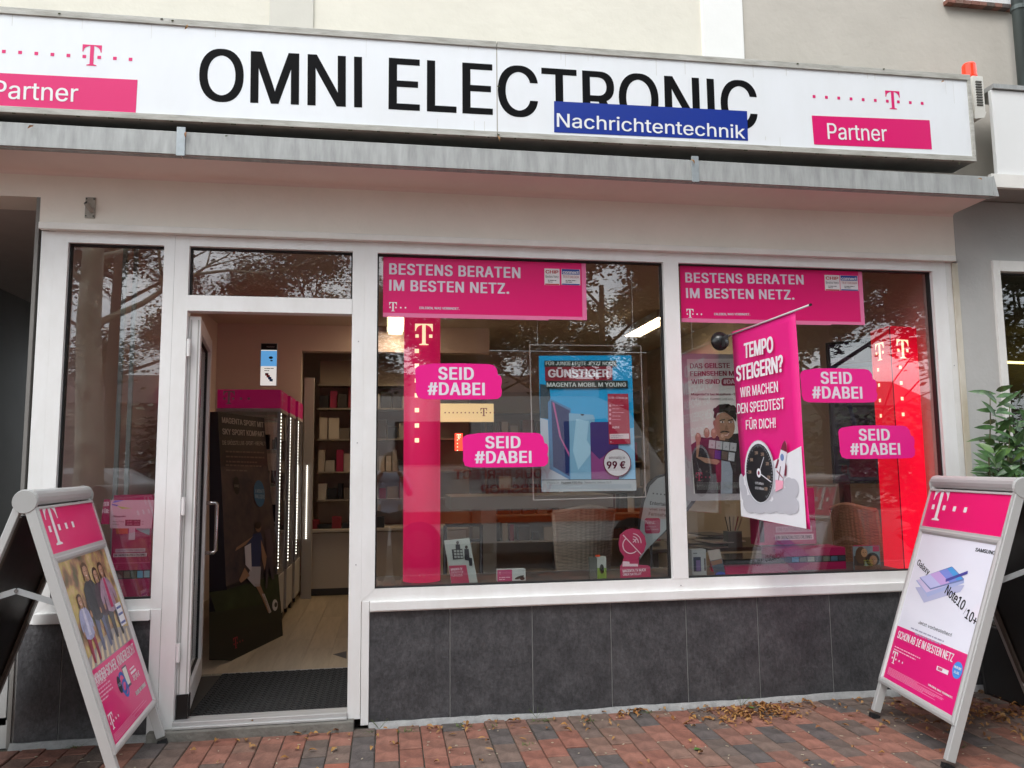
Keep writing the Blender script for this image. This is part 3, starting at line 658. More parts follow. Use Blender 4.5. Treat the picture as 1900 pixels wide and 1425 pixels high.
banner(z2, [(1260.8, 492.7), (1599.2, 502.4), (1604.6, 599.7), (1264.8, 599.3)], [z2(137, 233), z2(1085, 250), z2(137, 155)], [z2(143, 358), z2(1010, 371), z2(143, 279)],
       (1274, 589.5, 1287), [z2(367, 496), z2(655, 498), z2(367, 478)], (1531, 511, 1557, 539), (1559.6, 512, 1591, 539), (1541.8, 600), 'magenta banner reading BESTENS BERATEN IM BESTEN NETZ in the right display window')
PLW = M('pale_lilac_vinyl', (.78, .74, .82), .4)
STK = M('magenta_sticker', (.84, .008, .26), .35)
def sticker(x0, y0, x1, y1, label, dark=False):
    P = Panel((0, .0445, 0), X, Z, None); a, b = P.uv(x0, y1), P.uv(x1, y0); w_, h_ = b[0]-a[0], b[1]-a[1]
    r = thing('window_sticker', label, 'sticker', (a[0], .0445, a[1]), 'SEID #DABEI stickers on the display windows'); P.parent = r
    sh = [(0, .80), (.01, .30), (.005, .22), (.03, .06), (.09, .01), (.35, .0), (.8, .005), (.95, .02), (.99, .10), (1, .25), (.985, .36), (.995, .42), (1.0, .55), (.985, .66), (.955, .69), (.94, .86), (.90, .96), (.85, .985), (.5, 1), (.2, .985), (.05, .93), (.015, .88)]
    P.poly([(a[0]+u*w_, a[1]+v*h_) for u, v in sh], STK, 'film'); P.layer = 2
    P.text('SEID', a[0]+.263*w_, a[1]+.545*h_, .345*h_, .411*w_, PLW, bold=.055, track=1.08); P.text('#DABEI', a[0]+.14*w_, a[1]+.12*h_, .345*h_, .66*w_, PLW, bold=.055, track=1.08)
    P.done()
sticker(770, 675, 931, 741, 'magenta SEID #DABEI sticker overlapping the magenta column, upper one on the left display window')
sticker(858, 802, 1017, 868, 'magenta SEID #DABEI sticker beside the blue phone poster, lower one on the left display window')
sticker(1487, 684, 1625, 747, 'magenta SEID #DABEI sticker between the hanging flag and the red column, right display window')
sticker(1558, 789, 1695, 852, 'magenta SEID #DABEI sticker across the glowing red column, lower one on the right display window')
# ---- hanging flag on a suction cup
FX = 2.15
fl = thing('flag_banner', 'magenta and white hanging flag reading TEMPO STEIGERN with a speed gauge and a rocket', 'flag', (FX, -.4, 1.1))
P = Panel((FX, 0, 0), (0, -1, 0), Z, fl)
z3 = zt(1240, 470, 4.317); z4 = zt(1240, 780, 4.453)
co = [P.uv(1377, 959), P.uv(1499.8, 982.8), P.uv(1472.8, 578.9), P.uv(1355.8, 616)]
def bil(a, b):
    p = [co[0][i]*(1-a)+co[1][i]*a for i in (0, 1)]; q = [co[3][i]*(1-a)+co[2][i]*a for i in (0, 1)]
    return [p[i]*(1-b)+q[i]*b for i in (0, 1)]
vs = []; fs = []; n_ = 24
FAB = M('magenta_flag_fabric', (.76, .006, .21), .6); FABW = M('white_flag_fabric', (.80, .80, .84), .6, var=.03, scale=3)
cl = MB()
for j in range(n_+1):
    for i in range(9):
        u, v = bil(i/8, j/n_); vs.append((FX+.003+.006*math.sin(i*1.1+j*.25)*(1-j/n_)+.004, -u, v))
for j in range(n_):
    for i in range(8): fs.append((j*9+i, j*9+i+1, (j+1)*9+i+1, (j+1)*9+i))
o = cl.add(vs, fs, FAB).build('cloth', fl, smooth=True); sm = o.modifiers.new('thickness', 'SOLIDIFY'); sm.thickness = .0012
P.step = .001; P.layer = 8
P.px([(1374.3, 896.8), z4(640, 450), (1440, 854), (1489.3, 827.6), (1499, 981), (1377.6, 957.5)], FABW, 'white_field'); P.layer = 10
for tx, q in (('TEMPO', (z3(620, 842), z3(855, 790), z3(613, 725))), ('STEIGERN?', (z3(558, 1027), z3(935, 947), z3(555, 907))), ('WIR MACHEN', (z3(590, 1155), z3(893, 1110), z3(585, 1077))),
              ('DEN SPEEDTEST', (z3(567, 1285), z3(945, 1245), z3(563, 1206))), ('FÜR DICH!', (z3(635, 1412), z3(875, 1396), z3(632, 1338)))):
    P.textpx(tx, *q, M('flag_lettering', (.85, .83, .86), .5), bold=.06 if tx[0] in 'TS' else .03)
P.layer = 10
for cx_, cy_, r1, r2 in ((690, 690, 60, 75), (760, 720, 70, 50), (850, 715, 70, 50), (940, 700, 75, 70), (1010, 720, 60, 60), (1000, 640, 60, 85), (1050, 700, 45, 70), (1050, 560, 45, 80), (1010, 520, 40, 50), (620, 520, 20, 80), (640, 600, 25, 70), (930, 620, 60, 60)):
    P.discpx(*z4(cx_, cy_), r1/4.45, r2/4.45, '%02x%02x%02x' % ((190+(cx_ % 5)*9,)*2+(198+(cx_ % 5)*9,)), part='cloud_print', k=10+(cx_*7+cy_) % 19*.1)
P.layer = 12
P.discpx(*z4(767, 430), 130/4.45, 268/4.45, 'b9bcc4', part='gauge_ring'); P.discpx(*z4(764, 425), 122/4.45, 256/4.45, 'e0e2e8', part='gauge_ring', k=12.4); P.layer = 13
P.discpx(*z4(768, 434), 116/4.45, 242/4.45, '14161c', part='gauge_dial')
gc = P.uv(*z4(768, 434)); gx = P.uv(*z4(884, 434))[0]-gc[0]; gy = P.uv(*z4(768, 192))[1]-gc[1]; P.layer = 14
for i in range(41):
    a = math.radians(-60+i*6.0); P.line((gc[0]+.97*gx*math.cos(a), gc[1]+.97*gy*math.sin(a)), (gc[0]+(.86 if i % 5 == 0 else .91)*gx*math.cos(a), gc[1]+(.86 if i % 5 == 0 else .91)*gy*math.sin(a)), .003, 'aab0b8', part='gauge_marks')
for i, tx in enumerate(('100M', '50M', '30M', '20M', '10M', '5M', '1M')):
    a = math.radians(-50+i*38); P.text(tx, gc[0]+.70*gx*math.cos(a), gc[1]+.70*gy*math.sin(a)-.008, .018, .035, 'c8a890', align='c')
P.line(gc, P.uv(*z4(808, 303)), .006, 'd0d2d8', part='gauge_needle'); P.line(gc, P.uv(*z4(868, 508)), .006, 'e0e2e8', part='gauge_hand'); P.disc(gc[0], gc[1], .026, .026, 'e8e8ee', part='gauge_hub', k=15); P.disc(gc[0], gc[1], .012, .012, '801840', part='gauge_hub', k=16)
P.textpx('075 Mbps', z4(738, 528), z4(806, 532), z4(738, 508), 'e0e0e4'); P.textpx('030 Mbps', z4(738, 568), z4(808, 574), z4(738, 548), 'e0e0e4')
P.layer = 13
P.px([z4(*q) for q in ((945, 250), (965, 190), (983, 165), (995, 195), (998, 265), (985, 360), (968, 490), (905, 560), (912, 400))], 'e4e2ea', 'rocket')
P.layer = 14
P.px([z4(*q) for q in ((948, 240), (965, 190), (983, 165), (995, 195), (999, 262))], '7a1838', 'rocket_tip'); P.px([z4(*q) for q in ((925, 310), (935, 330), (918, 395), (900, 395))], '7a1838', ('rocket_fin', 1)); P.px([z4(*q) for q in ((990, 350), (998, 380), (992, 460), (978, 455))], '7a1838', ('rocket_fin', 2))
P.px([z4(*q) for q in ((905, 490), (970, 500), (965, 560), (905, 590))], 'f4a8c0', 'rocket_flame'); P.discpx(*z4(960, 305), 15/4.45, 30/4.45, '7088b8', part='rocket_window')
P.line(P.uv(*z4(915, 415)), P.uv(*z4(965, 475)), .007, '8a1a40', part=('rocket_stripe', 1)); P.line(P.uv(*z4(948, 380)), P.uv(*z4(930, 495)), .007, '5a2030', part=('rocket_stripe', 2), k=14.5)
P.done()
b = MB(); b.tube([(FX, .0, 2.272), (FX+.003, -.99, 2.268)], .0055, M('pole_grey', (.55, .55, .56), .35), 10); b.build('pole', fl, smooth=True)
b = MB(); b.tube([(FX+.003, -.99, 2.268), (FX+.003, -1.0, 2.268)], .007, BLACK, 10); b.build('pole_cap', fl)
sc = MB(); sc.tube([(2.118, .040, 2.245), (2.118, .028, 2.245), (2.118, .012, 2.245), (2.118, -.004, 2.245)], [.062, .058, .040, .018], M('black_suction_rubber', (.012, .012, .013), .25), 28)
sc.build('suction_cup', fl, smooth=True); b = MB(); b.bar((2.118, -.01, 2.25), (FX, -.02, 2.272), .02, .02, BLACK); b.box(2.11, 2.126, -.02, -.004, 2.20, 2.26, BLACK); b.build('clamp', fl, bevel=.002)
# ================================================================== A-BOARDS
GREYA = M('silver_aluminium', (.54, .54, .53), .4, .25, var=.05, scale=3)
def aboard(fx, fy, yaw, lean, W_, label, tht, thb, tpt, tpb, wp, tfo, grp='silver pavement sign boards'):
    r = thing('pavement_sign', label, 'sign board', (fx, fy, 0), grp)
    U = Vector((math.cos(yaw), math.sin(yaw), 0)); n = Vector((math.sin(yaw), -math.cos(yaw), 0)); V = Vector((0, 0, math.cos(lean)))-n*math.sin(lean); Nn = U.cross(V)
    O = Vector((fx, fy, 0)); top = tht+.05
    def pt(s, t, k=0.): return O+U*s+V*t+Nn*k
    for s in (-1, 1):
        b = MB(); b.obox(pt(s*(W_/2-.010), top/2+.02, -.020), U*.017, V*(top/2-.02), Nn*.022, GREYA); b.build('front_post', r, bevel=.003)
        b = MB(); b.obox(pt(s*(W_/2-.010), .012, -.020), U*.019, V*.012, Nn*.024, BLACK); b.build('foot_cap', r)
    b = MB()
    ht = (tht+thb)/2
    for (s0, s1, t0, t1) in ((-W_/2+.0, W_/2, thb-.016, thb), (-W_/2, W_/2, tht, tht+.012), (-W_/2, -W_/2+.012, thb, tht), (W_/2-.012, W_/2, thb, tht)):
        b.obox(pt((s0+s1)/2, (t0+t1)/2, .006), U*(s1-s0)/2, V*(t1-t0)/2, Nn*.005, GREYA)
    b.build('header_frame', r, bevel=.001)
    # snap frame, four mitred rounded profiles
    bw = (W_-wp)/2; ft = tpt+bw*.95; fb = tfo
    ox = [(-W_/2, fb), (W_/2, fb), (W_/2, ft), (-W_/2, ft)]; ix = [(-wp/2, tpb), (wp/2, tpb), (wp/2, tpt), (-wp/2, tpt)]
    for i in range(4):
        j = (i+1) % 4; A, B, Cc, D = ox[i], ox[j], ix[j], ix[i]; g = .0015
        e = Vector((B[0]-A[0], B[1]-A[1])).normalized()*g
        A = (A[0]+e.x, A[1]+e.y); D = (D[0]+e.x, D[1]+e.y); B = (B[0]-e.x, B[1]-e.y); Cc = (Cc[0]-e.x, Cc[1]-e.y)
        vs = []
        for (p, q, k1, k2) in ((A, D, .000, .0), (B, Cc, .0, .0)):
            for f, h in ((0, .000), (0, .009), (.35, .014), (.7, .012), (1, .003), (1, -.001)):
                vs.append(pt(p[0]+(q[0]-p[0])*f, p[1]+(q[1]-p[1])*f, h))
        b = MB(); b.add(vs, [(k, k+1, k+7, k+6) for k in range(5)]+[(5, 0, 6, 11), tuple(range(6)), tuple(range(11, 5, -1))], GREYA); b.build('snap_profile', r)
    b = MB(); b.obox(pt(0, (ft+fb)/2, -.006), U*(W_/2-.004), V*(ft-fb)/2, Nn*.005, DGREY); b.obox(pt(0, ht, -.002), U*(W_/2-.014), V*((tht-thb)/2), Nn*.004, DGREY); b.build('back_panel', r)
    b = MB(); m_ = M('magenta_header_print', (.80, .006, .15), .3)
    c = [pt(-W_/2+.012, thb, .0035), pt(W_/2-.012, thb, .0035), pt(W_/2-.012, tht, .0035), pt(-W_/2+.012, tht, .0035)]; b.add(c, [(0, 1, 2, 3)], m_); b.build('header_panel', r)
    # hood at the top
    hc = -.030; b = MB(); prof = [(.048*math.cos(math.radians(a)), .048*math.sin(math.radians(a))) for a in range(-40, 221, 20)]
    k_ = len(prof); vs = [pt(s*(W_/2-.004), top+.002, hc)+Nn*p*1.05+Vector((0, 0, 1))*q for s in (-1, 1) for p, q in prof]
    b.add(vs, [(i, i+1, k_+i+1, k_+i) for i in range(k_-1)]+[tuple(range(k_)), tuple(range(2*k_-1, k_-1, -1))], GREYA); b.build('hood', r, smooth=False)
    for s in (-1, 1):
        b = MB(); c0 = pt(s*(W_/2-.004), top, hc); b.tube([c0, c0+U*s*.014], [.055, .050], M('grey_hinge_plastic', (.40, .40, .39), .5), 20); b.build('hinge_disc', r)
    # rear frame
    V2 = Vector((0, 0, math.cos(lean)))-n*(-math.sin(lean)); H0 = pt(0, top-.01, -.062)
    L2 = H0.z/math.cos(lean); dn = (Vector((0, 0, -math.cos(lean)))-n*math.sin(lean)); N2 = -(U.cross(dn))
    if N2.dot(n) > 0: N2 = -N2
    def pr(s, t, k=0.): return H0+U*s+dn*t+N2*k
    for s in (-1, 1):
        b = MB(); b.obox(pr(s*(W_/2-.012), L2/2, 0), U*.016, dn*(L2/2), N2*.016, GREYA); b.build('rear_post', r, bevel=.003)
        b = MB(); b.obox(pr(s*(W_/2-.012), L2-.012, 0), U*.018, dn*.012, N2*.018, BLACK); b.build('foot_cap', r)
    b = MB(); b.obox(pr(0, .05+(L2-.26)/2, .004), U*(W_/2-.03), dn*(L2-.26)/2, N2*.003, M('board_back_sheet', (.030, .031, .030), .35, var=.2)); b.build('rear_panel', r)
    b = MB(); b.obox(pr(0, L2-.21, .0), U*(W_/2-.03), dn*.014, N2*.012, M('rail_brown_grey', (.14, .12, .10), .5)); 
    for s in (-1, 1): b.obox(pr(s*(W_/2-.045), L2/2-.08, -.010), U*.016, dn*(L2/2-.13), N2*.006, MATS['rail_brown_grey'])
    b.build('rear_rail', r)
    for s in (-1, 1):
        a1 = pt(s*(W_/2-.035), .93, -.045); a2 = pr(s*(W_/2-.035), top-.93-.02, .02); mid = (a1+a2)/2+Vector((0, 0, .055))
        for p, q in ((a1, mid), (mid, a2)):
            b = MB(); b.bar(p, q, .003, .026, M('galvanised_brace', (.46, .49, .50), .4, .5)); b.build('brace', r)
        b = MB(); b.tube([mid-U*.006, mid+U*.006], .009, STEEL, 10); b.build('rivet', r)
    PP = Panel(O, U, V, r, .0005); PP.layer = 3
    return r, PP, pt
def fine(PP, z, x, y, lines, wx, wy, dyx, dyy, h, m, seed=1):
    """greeked paragraph given by its start, the end of its first line and the step to the next (pixels)"""
    rr = random.Random(seed)
    for i in range(lines):
        a = z(x+dyx*i, y+dyy*i); f = 1 if i < lines-1 else rr.uniform(.5, .9); b = z(x+dyx*i+wx*f, y+dyy*i+wy*f); A, B = PP.uv(*a), PP.uv(*b)
        l = math.hypot(B[0]-A[0], B[1]-A[1]); t = 0; d = ((B[0]-A[0])/l, (B[1]-A[1])/l)
        while t < l:
            q = min(rr.uniform(2, 6)*h, l-t); PP.line((A[0]+d[0]*t, A[1]+d[1]*t), (A[0]+d[0]*(t+q), A[1]+d[1]*(t+q)), h, m, part='fine_print'); t += q+h
# --- left board
r, PP, pt = aboard(-1.13, -.439, 1.624, .325, .787, 'silver pavement sign with four children on its poster, KINDER SICHER, left of the door', 1.351, 1.14, 1.095, .245, .713, .214)
u0, u1 = -.355, .355
PP.layer = 9; PP.logo(-.33, thb := 1.175, .155, PRW, pitch=.095)
PP.layer = 3; PP.rect(-.3565, .245, .3565, 1.095, MAGP, 'poster')
def autumn():
    m = M('autumn_photo_print', (.45, .35, .2), .35); t = m.node_tree; n = t.nodes; l = t.links
    co = n.new('ShaderNodeTexCoord'); z = n.new('ShaderNodeTexNoise'); z.inputs['Scale'].default_value = 9; z.inputs['Detail'].default_value = 5
    c = n.new('ShaderNodeValToRGB'); e = c.color_ramp.elements; e[0].position = .3; e[0].color = (.07, .11, .04, 1); e[1].position = .72; e[1].color = (.85, .72, .45, 1)
    for p, q in ((.40, (.20, .13, .07)), (.48, (.42, .22, .13)), (.55, (.50, .40, .12)), (.63, (.62, .42, .22))): x = e.new(p); x.color = (*q, 1)
    l.new(co.outputs['Object'], z.inputs[0]); l.new(z.outputs[0], c.inputs[0]); l.new(c.outputs[0], n['Principled BSDF'].inputs['Base Color']); return m
PP.layer = 4; pv = .59; PP.rect(-.3565, pv, .3565, 1.095, autumn(), 'photo_print')
PP.layer = 5; PP.poly([(-.3565, pv), (.3565, pv), (.3565, .66), (.1, .70), (-.15, .68), (-.3565, .64)], 'a09a98', 'path_print')
for i in range(9): PP.poly([(-.33+i*.075, pv+.005), (-.29+i*.075, pv+.005), (-.25+i*.07, .66+.02*(i % 2)), (-.28+i*.07, .655)], 'd8c8a8', 'path_print', k=5.4)
def pf(h): return M('photo_print_'+h, h, .35, var=.38, scale=28)
def kid(cx, top, sc, hair, coat, legs, coat2, arm=1, skirt=False):
    k = 7+random.Random(int(cx*100)).random(); H = sc; w = .052*sc/.3; K = ('child_figure', cx)
    def p(pts, m, dk=0.): PP.poly([(cx+a*w, top-H*b) for a, b in pts], pf(m), K, k=k+dk)
    p([(-.85, .52), (.9, .52), (1.0, .70), (.85, .97), (.42, .985), (.34, .72), (.05, .60), (-.3, .74), (-.55, .985), (-1.0, .96), (-.95, .70)], legs)
    p([(-1.05, .62), (-.2, .66), (.6, .65), (1.1, .60), (1.0, .40), (1.05, .27), (.70, .215), (.25, .20), (-.25, .20), (-.75, .22), (-1.05, .29), (-1.0, .42)], coat, .1)
    p([(-.30, .60), (.34, .60), (.30, .34), (.22, .215), (-.18, .215), (-.26, .36)], coat2, .2)
    for s_ in (-1, 1):
        p([(s_*.80, .23), (s_*1.18, .28), (s_*1.42*arm, .42), (s_*1.38*arm, .53), (s_*1.1*arm, .54), (s_*1.05, .42), (s_*.85, .34)], coat, .15)
        PP.disc(cx+s_*w*1.22*arm, top-H*.55, w*.17, w*.24, pf('c89878'), K, k=k+.25, n=10)
    p([(-.22, .21), (.22, .21), (.18, .165), (-.18, .165)], 'b88468', .28)
    hw = .62
    p([(-hw, .10), (-hw*.9, .03), (-hw*.4, .0), (hw*.3, -.005), (hw*.85, .03), (hw, .10), (hw*1.05, .20), (hw*.75, .25), (hw*.6, .14), (-hw*.6, .14), (-hw*.75, .24), (-hw*1.05, .18)], hair, .3)
    PP.disc(cx+w*.02, top-H*.105, w*.46, H*.078, pf('d0a084'), K, k=k+.4, n=16)
    PP.poly([(cx+w*.12, top-H*.04), (cx+w*.46, top-H*.07), (cx+w*.44, top-H*.13), (cx+w*.2, top-H*.175), (cx+w*.28, top-H*.11)], pf('b08062'), K, k=k+.45)
    p([(-.46, .085), (-.3, .045), (.1, .035), (.42, .06), (.50, .09), (.45, .02), (-.1, -.002), (-.45, .03)], hair, .5)
    for s_ in (-1, 1): PP.disc(cx+w*.02+s_*w*.18, top-H*.098, w*.07, H*.007, pf('3a2418'), K, k=k+.55, n=8)
    PP.disc(cx+w*.02, top-H*.142, w*.18, H*.010, pf('f0e0d8'), K, k=k+.5, n=10, a0=180, a1=360)
kid(-.225, .93, .33, '5a3c28', 'b0b4d8', 'a02848', 'd8d8ec'); kid(-.04, 1.06, .44, '6a4a30', '3c4048', '6a7290', '30343c'); kid(.09, 1.02, .38, '4a2c20', '50404c', '4c5060', '683a54'); kid(.19, 1.035, .40, '5a3828', 'b89ab0', '3c3c44', 'd03870', 1.25)
PP.layer = 9.5; PP.poly([(.235, .68), (.325, .68), (.325, .80), (.235, .80)], 'e4e4ea', 'badge')
for v in (.69, .735, .77): PP.rect(.24, v, .32, v+.012, '5060a0', 'badge_print', k=10)
PP.layer = 5; PP.rect(-.3565, .245, .3565, pv, MAGP, 'magenta_field'); PP.layer = 6
PP.text('KINDER SICHER, KINDERLEICHT', -.335, .520, .050, .66, PRW, bold=.03)
zl = zt(150, 1140, 5.481)
fine(PP, zl, 125, 665, 3, 145, -115, 14, 38, .007, 'e8b0c4', 3); fine(PP, zl, 155, 790, 4, 135, -115, 14, 34, .007, 'e8b0c4', 4)
PP.ring(-.0, .44, .052, .055, .017, '3060b0', 'watch_print', k=6); PP.ring(.015, .41, .045, .045, .015, '3a70c0', 'watch_print', k=6.3); PP.disc(-.055, .445, .028, .042, '202838', 'watch_face', k=6.6); PP.text('10:25', -.078, .44, .014, .045, 'c0d0f0', k=7)
PP.poly([(.04, .40), (.115, .40), (.115, .505), (.04, .505)], '505060', 'phone_print', k=5.6); PP.poly([(.047, .412), (.108, .412), (.108, .497), (.047, .497)], 'e0e0d8', 'phone_print', k=5.8)
PP.rect(.15, .462, .235, .470, 'f0d8e0', 'price_tag', k=6); PP.rect(.15, .440, .245, .452, 'f4e8ee', 'price_tag', k=6); PP.text('39,95 €', .16, .405, .026, .12, PRW, bold=.06)
PP.text('ERLEBEN, WAS VERBINDET.', .13, .335, .020, .20, PRW, bold=.05, track=1)
PP.logo(-.325, .305, .060, PRW, pitch=.038)
for i in range(6): PP.greek(-.325, .285-i*.0062-.001, .66, 1, .01, .0025, 'e8a0bc', seed=i)
PP.done()
# --- right board
r, PP, pt = aboard(2.70, -.749, -1.735, .329, .785, 'silver pavement sign advertising a large phone, SCHON AB 1 EURO, right of the display windows', 1.358, 1.142, 1.10, .242, .711, .204)
PP.layer = 9; PP.logo(-.33, 1.185, .15, PRW, pitch=.105)
PP.layer = 3; PP.rect(-.3555, .242, .3555, 1.10, M('cool_white_poster', (.80, .81, .90), .3, coat=.3), 'poster')
PP.layer = 4; PP.rect(-.3555, .242, .3555, .545, MAGP, 'magenta_field')
zr = zt(1600, 860, 2.523); zq = zt(1630, 1150, 7.5)
PP.layer = 5
PP.textpx('SAMSUNG', zr(530, 411), zr(622, 428), zr(530, 394), INK, bold=.05)
def slant(tx, a, b, h, m, bold=0.):
    A, B = PP.uv(*a), PP.uv(*b); PP.text(tx, A[0], A[1], h, math.hypot(B[0]-A[0], B[1]-A[1]), m, ang=math.atan2(B[1]-A[1], B[0]-A[0]), bold=bold)
slant('Galaxy', zr(256, 472), zr(310, 524), .035, INK, .02); slant('Note10', zr(386, 606), zr(470, 690), .052, INK, .03); slant('10+', zr(480, 722), zr(530, 760), .05, INK, .03)
PP.line(PP.uv(*zr(492, 678)), PP.uv(*zr(474, 706)), .003, '888890', part='divider')
def ph(pts, m, nm, k): PP.px([zr(*q) for q in pts], m, nm, k)
ph([(250, 580), (290, 652), (462, 600), (480, 570)], 'b4b8d8', 'shadow_print', 5)
ph([(253, 548), (300, 612), (306, 625), (478, 560), (478, 548), (430, 500)], 'a8b4dc', 'phone_print', 5.3); ph([(258, 546), (302, 605), (470, 548), (425, 500)], 'd0c4e4', 'phone_print', 5.6)
ph([(270, 535), (320, 592), (478, 548), (478, 540), (425, 485), (420, 483)], '7080b0', 'phone_print', 6)
ph([(273, 533), (322, 585), (474, 541), (423, 486)], 'c0c4ec', 'phone_print', 6.3)
ph([(320, 519), (370, 571), (474, 541), (423, 486)], 'c8a8e0', 'phone_print', 6.5); ph([(362, 505), (412, 559), (474, 541), (423, 486)], '8090dc', 'phone_print', 6.7); ph([(400, 493), (446, 549), (474, 541), (423, 486)], '50a0e0', 'phone_print', 6.9)
PP.line(PP.uv(*zr(393, 549)), PP.uv(*zr(497, 510)), .016, '4c4a9c', part='pen_print', k=7.5)
PP.textpx('Jetzt vorbestellen!', zr(263, 750), zr(418, 812), zr(264, 734), INK)
fine(PP, zr, 230, 770, 1, 205, 85, 0, 0, .007, 'a0a0b4', 5); fine(PP, zr, 248, 797, 1, 150, 62, 0, 0, .007, 'a0a0b4', 6)
PP.text('SCHON AB 1€ IM BESTEN NETZ', -.325, .480, .042, .57, PRW, bold=.03)
fine(PP, zq, 232, 370, 1, 565, 270, 0, 0, .006, 'f0b8cc', 7); fine(PP, zq, 220, 405, 1, 510, 258, 0, 0, .006, 'f0b8cc', 8)
PP.logo(-.325, .335, .056, PRW, pitch=.038)
a = PP.uv(*zq(818, 645)); PP.px([zq(822, 640), zq(985, 712), zq(970, 772), zq(812, 700)], 'e8e4e8', 'badge', 5); PP.px([zq(835, 655), zq(900, 684), zq(890, 722), zq(828, 694)], 'c86080', 'badge_print', 6)
q = PP.uv(*zq(1105, 705)); PP.disc(q[0], q[1], .042, .042, '4a90e0', 'blue_dot', k=6); PP.layer = 7; PP.text('NUR BIS', q[0], q[1]+.006, .012, .06, PRW, align='c', bold=.05); PP.text('31.08.', q[0], q[1]-.018, .012, .045, PRW, align='c', bold=.05); PP.layer = 5
PP.textpx('ERLEBEN, WAS VERBINDET.', zq(698, 915), zq(1040, 1105), zq(698, 888), PRW, bold=.06)
for i in range(7): PP.greek(-.325, .305-i*.0062, .66, 1, .01, .0025, 'f0a0c0', seed=i+20)
PP.done()
# ================================================================== SHOP INTERIOR
IW = M('interior_wall_paint', (.68, .56, .52), .8, var=.06, scale=2)
IW2 = M('interior_pale_paint', (.50, .45, .385), .8, var=.05, scale=2)
b = MB(); b.box(-1.949, XR-.012, .25, 6.2, 3.101, 3.16, M('interior_ceiling_paint', (.58, .51, .44), .85)); b.box(-1.949, XR-.012, .24, .249, 2.85, 3.10, IW); b.build('shop_ceiling', kind='structure')
b = MB(); b.box(-1.949, XR-.012, 6.2, 6.3, 0, 3.1, IW); tag(b.build('back_wall'), 'dim rear wall of the shop interior behind the shelves', 'wall')
b = MB(); b.box(-1.949, -1.90, .25, 6.2, .06, 3.1, IW); tag(b.build('interior_wall'), 'brownish left wall inside the shop behind the cabinets', 'wall')
b = MB(); b.box(XR-.075, XR-.012, .25, 6.2, .06, 3.1, IW2); tag(b.build('interior_wall'), 'pale right wall inside the shop beside the glowing red column', 'wall')
b = MB(); b.box(-1.899, -.97, 4.45, 4.6, .06, 3.1, IW); b.box(-.9695, 1.2, 4.45, 4.6, 2.80, 3.1, IW); tag(b.build('partition_wall'), 'brown partition wall with an opening seen through the open door', 'wall')
fl_ = MB(); fl_.box(-1.95, XR, .09, 6.2, -.02, .045, M('floor_underlay', (.05, .045, .04), .9)); flo = fl_.build('floor', kind='structure')
PLK = M('laminate_plank', (.30, .235, .16), .42, var=.25, scale=3, stretch=(6, .6, 1), objvar=[(.46, .38, .27), (.42, .345, .245), (.50, .41, .29)])
pm = {}
def plank(l):
    if l not in pm:
        m_ = MB(); m_.box(-.0955, .0955, 0, l, 0, .014, PLK); me = bpy.data.meshes.new('plank'); me.from_pydata(m_.v, [], m_.f); me.materials.append(PLK); me.update(); pm[l] = me
    return pm[l]
for i in range(30):
    x = -1.85+i*.193; y = 1.125 if x < 0 else .26; k = 0
    while y < 6.1:
        l = 1.30 if k else (.65 if i % 2 else 1.0); l = min(l, round(6.15-y, 2)); o = bpy.data.objects.new('plank', plank(l-.003)); C.objects.link(o); o.parent = flo; o.location = (x, y, .046); y += l; k += 1
mt = thing('door_mat', 'black ribbed entrance mat just inside the open door', 'mat', (-.65, .6, .05))
b = MB(); b.box(-1.10, -.06, .092, 1.10, .046, .062, M('mat_base', (.010, .010, .010), .95)); b.build('base', mt)
b = MB()
for i in range(46):
    y = .10+i*.0215
    for k in range(26):
        x = -1.095+k*.0398; b.box(x+(.01 if i % 2 else 0), x+.028+(.01 if i % 2 else 0), y, y+.013, .0622, .068+.0015*((i+k) % 2), M('mat_pile', (.028, .028, .028), .9))
b.build('pile', mt, kind='stuff')
b = MB(); b.box(-1.10, -.06, 1.101, 1.118, .046, .064, ALU); tag(b.build('edge_strip'), 'thin metal strip between the entrance mat and the laminate floor', 'strip')
a = [atz(*q, .0615) for q in ((618, 1214), (643, 1208), (643, 1222))]
b = MB(); b.add([tuple(p) for p in a]+[tuple(p-Vector((0, 0, .001))) for p in a], [(0, 1, 2), (5, 4, 3), (0, 3, 4, 1), (1, 4, 5, 2), (2, 5, 3, 0)], DGREY); tag(b.build('floor_sticker'), 'dark pointed sticker on the laminate floor by the right door jamb', 'sticker')
# ---- football totem
b0, b1 = Vector((-1.117, 1.489, .061)), Vector((-.862, 2.295, .061)); t0, t1 = at(404, 764, 1.60), at(490, 775.5, 2.33)
to = thing('advert_totem', 'tall dark cardboard totem MAGENTA SPORT with a footballer leaning behind the open door', 'display', (-1.1, 1.8, .06))
U_ = (b1-b0); bn = Vector((-U_.y, U_.x, 0)).normalized()*.17
DKM = M('dark_card_edge', (.015, .012, .018), .45)
b = MB(); b.add([b0, b1, t1, t0, b0+bn, b1+bn, t1+bn*.4, t0+bn*.4], [(0, 4, 7, 3), (1, 2, 6, 5), (3, 7, 6, 2), (4, 5, 6, 7), (0, 1, 5, 4)], DKM); b.build('card_body', to)
Uw = (b1-b0).normalized(); Vw = ((t0+t1)/2-(b0+b1)/2); Vw = (Vw-Uw*Vw.dot(Uw)).normalized(); P = Panel(b0, Uw, Vw, to, .0008)
b_ = MB(); b_.add([b0, b1, t1, t0], [(0, 1, 2, 3)], M('totem_black_print', (.014, .010, .016), .35)); b_.build('front_print', to)
z6 = zt(320, 560, 3.5625); z7 = zt(300, 900, 2.97)
P.layer = 10
def gpx(pts, m, nm, k): P.px([z7(*q) for q in pts], m, nm, k)
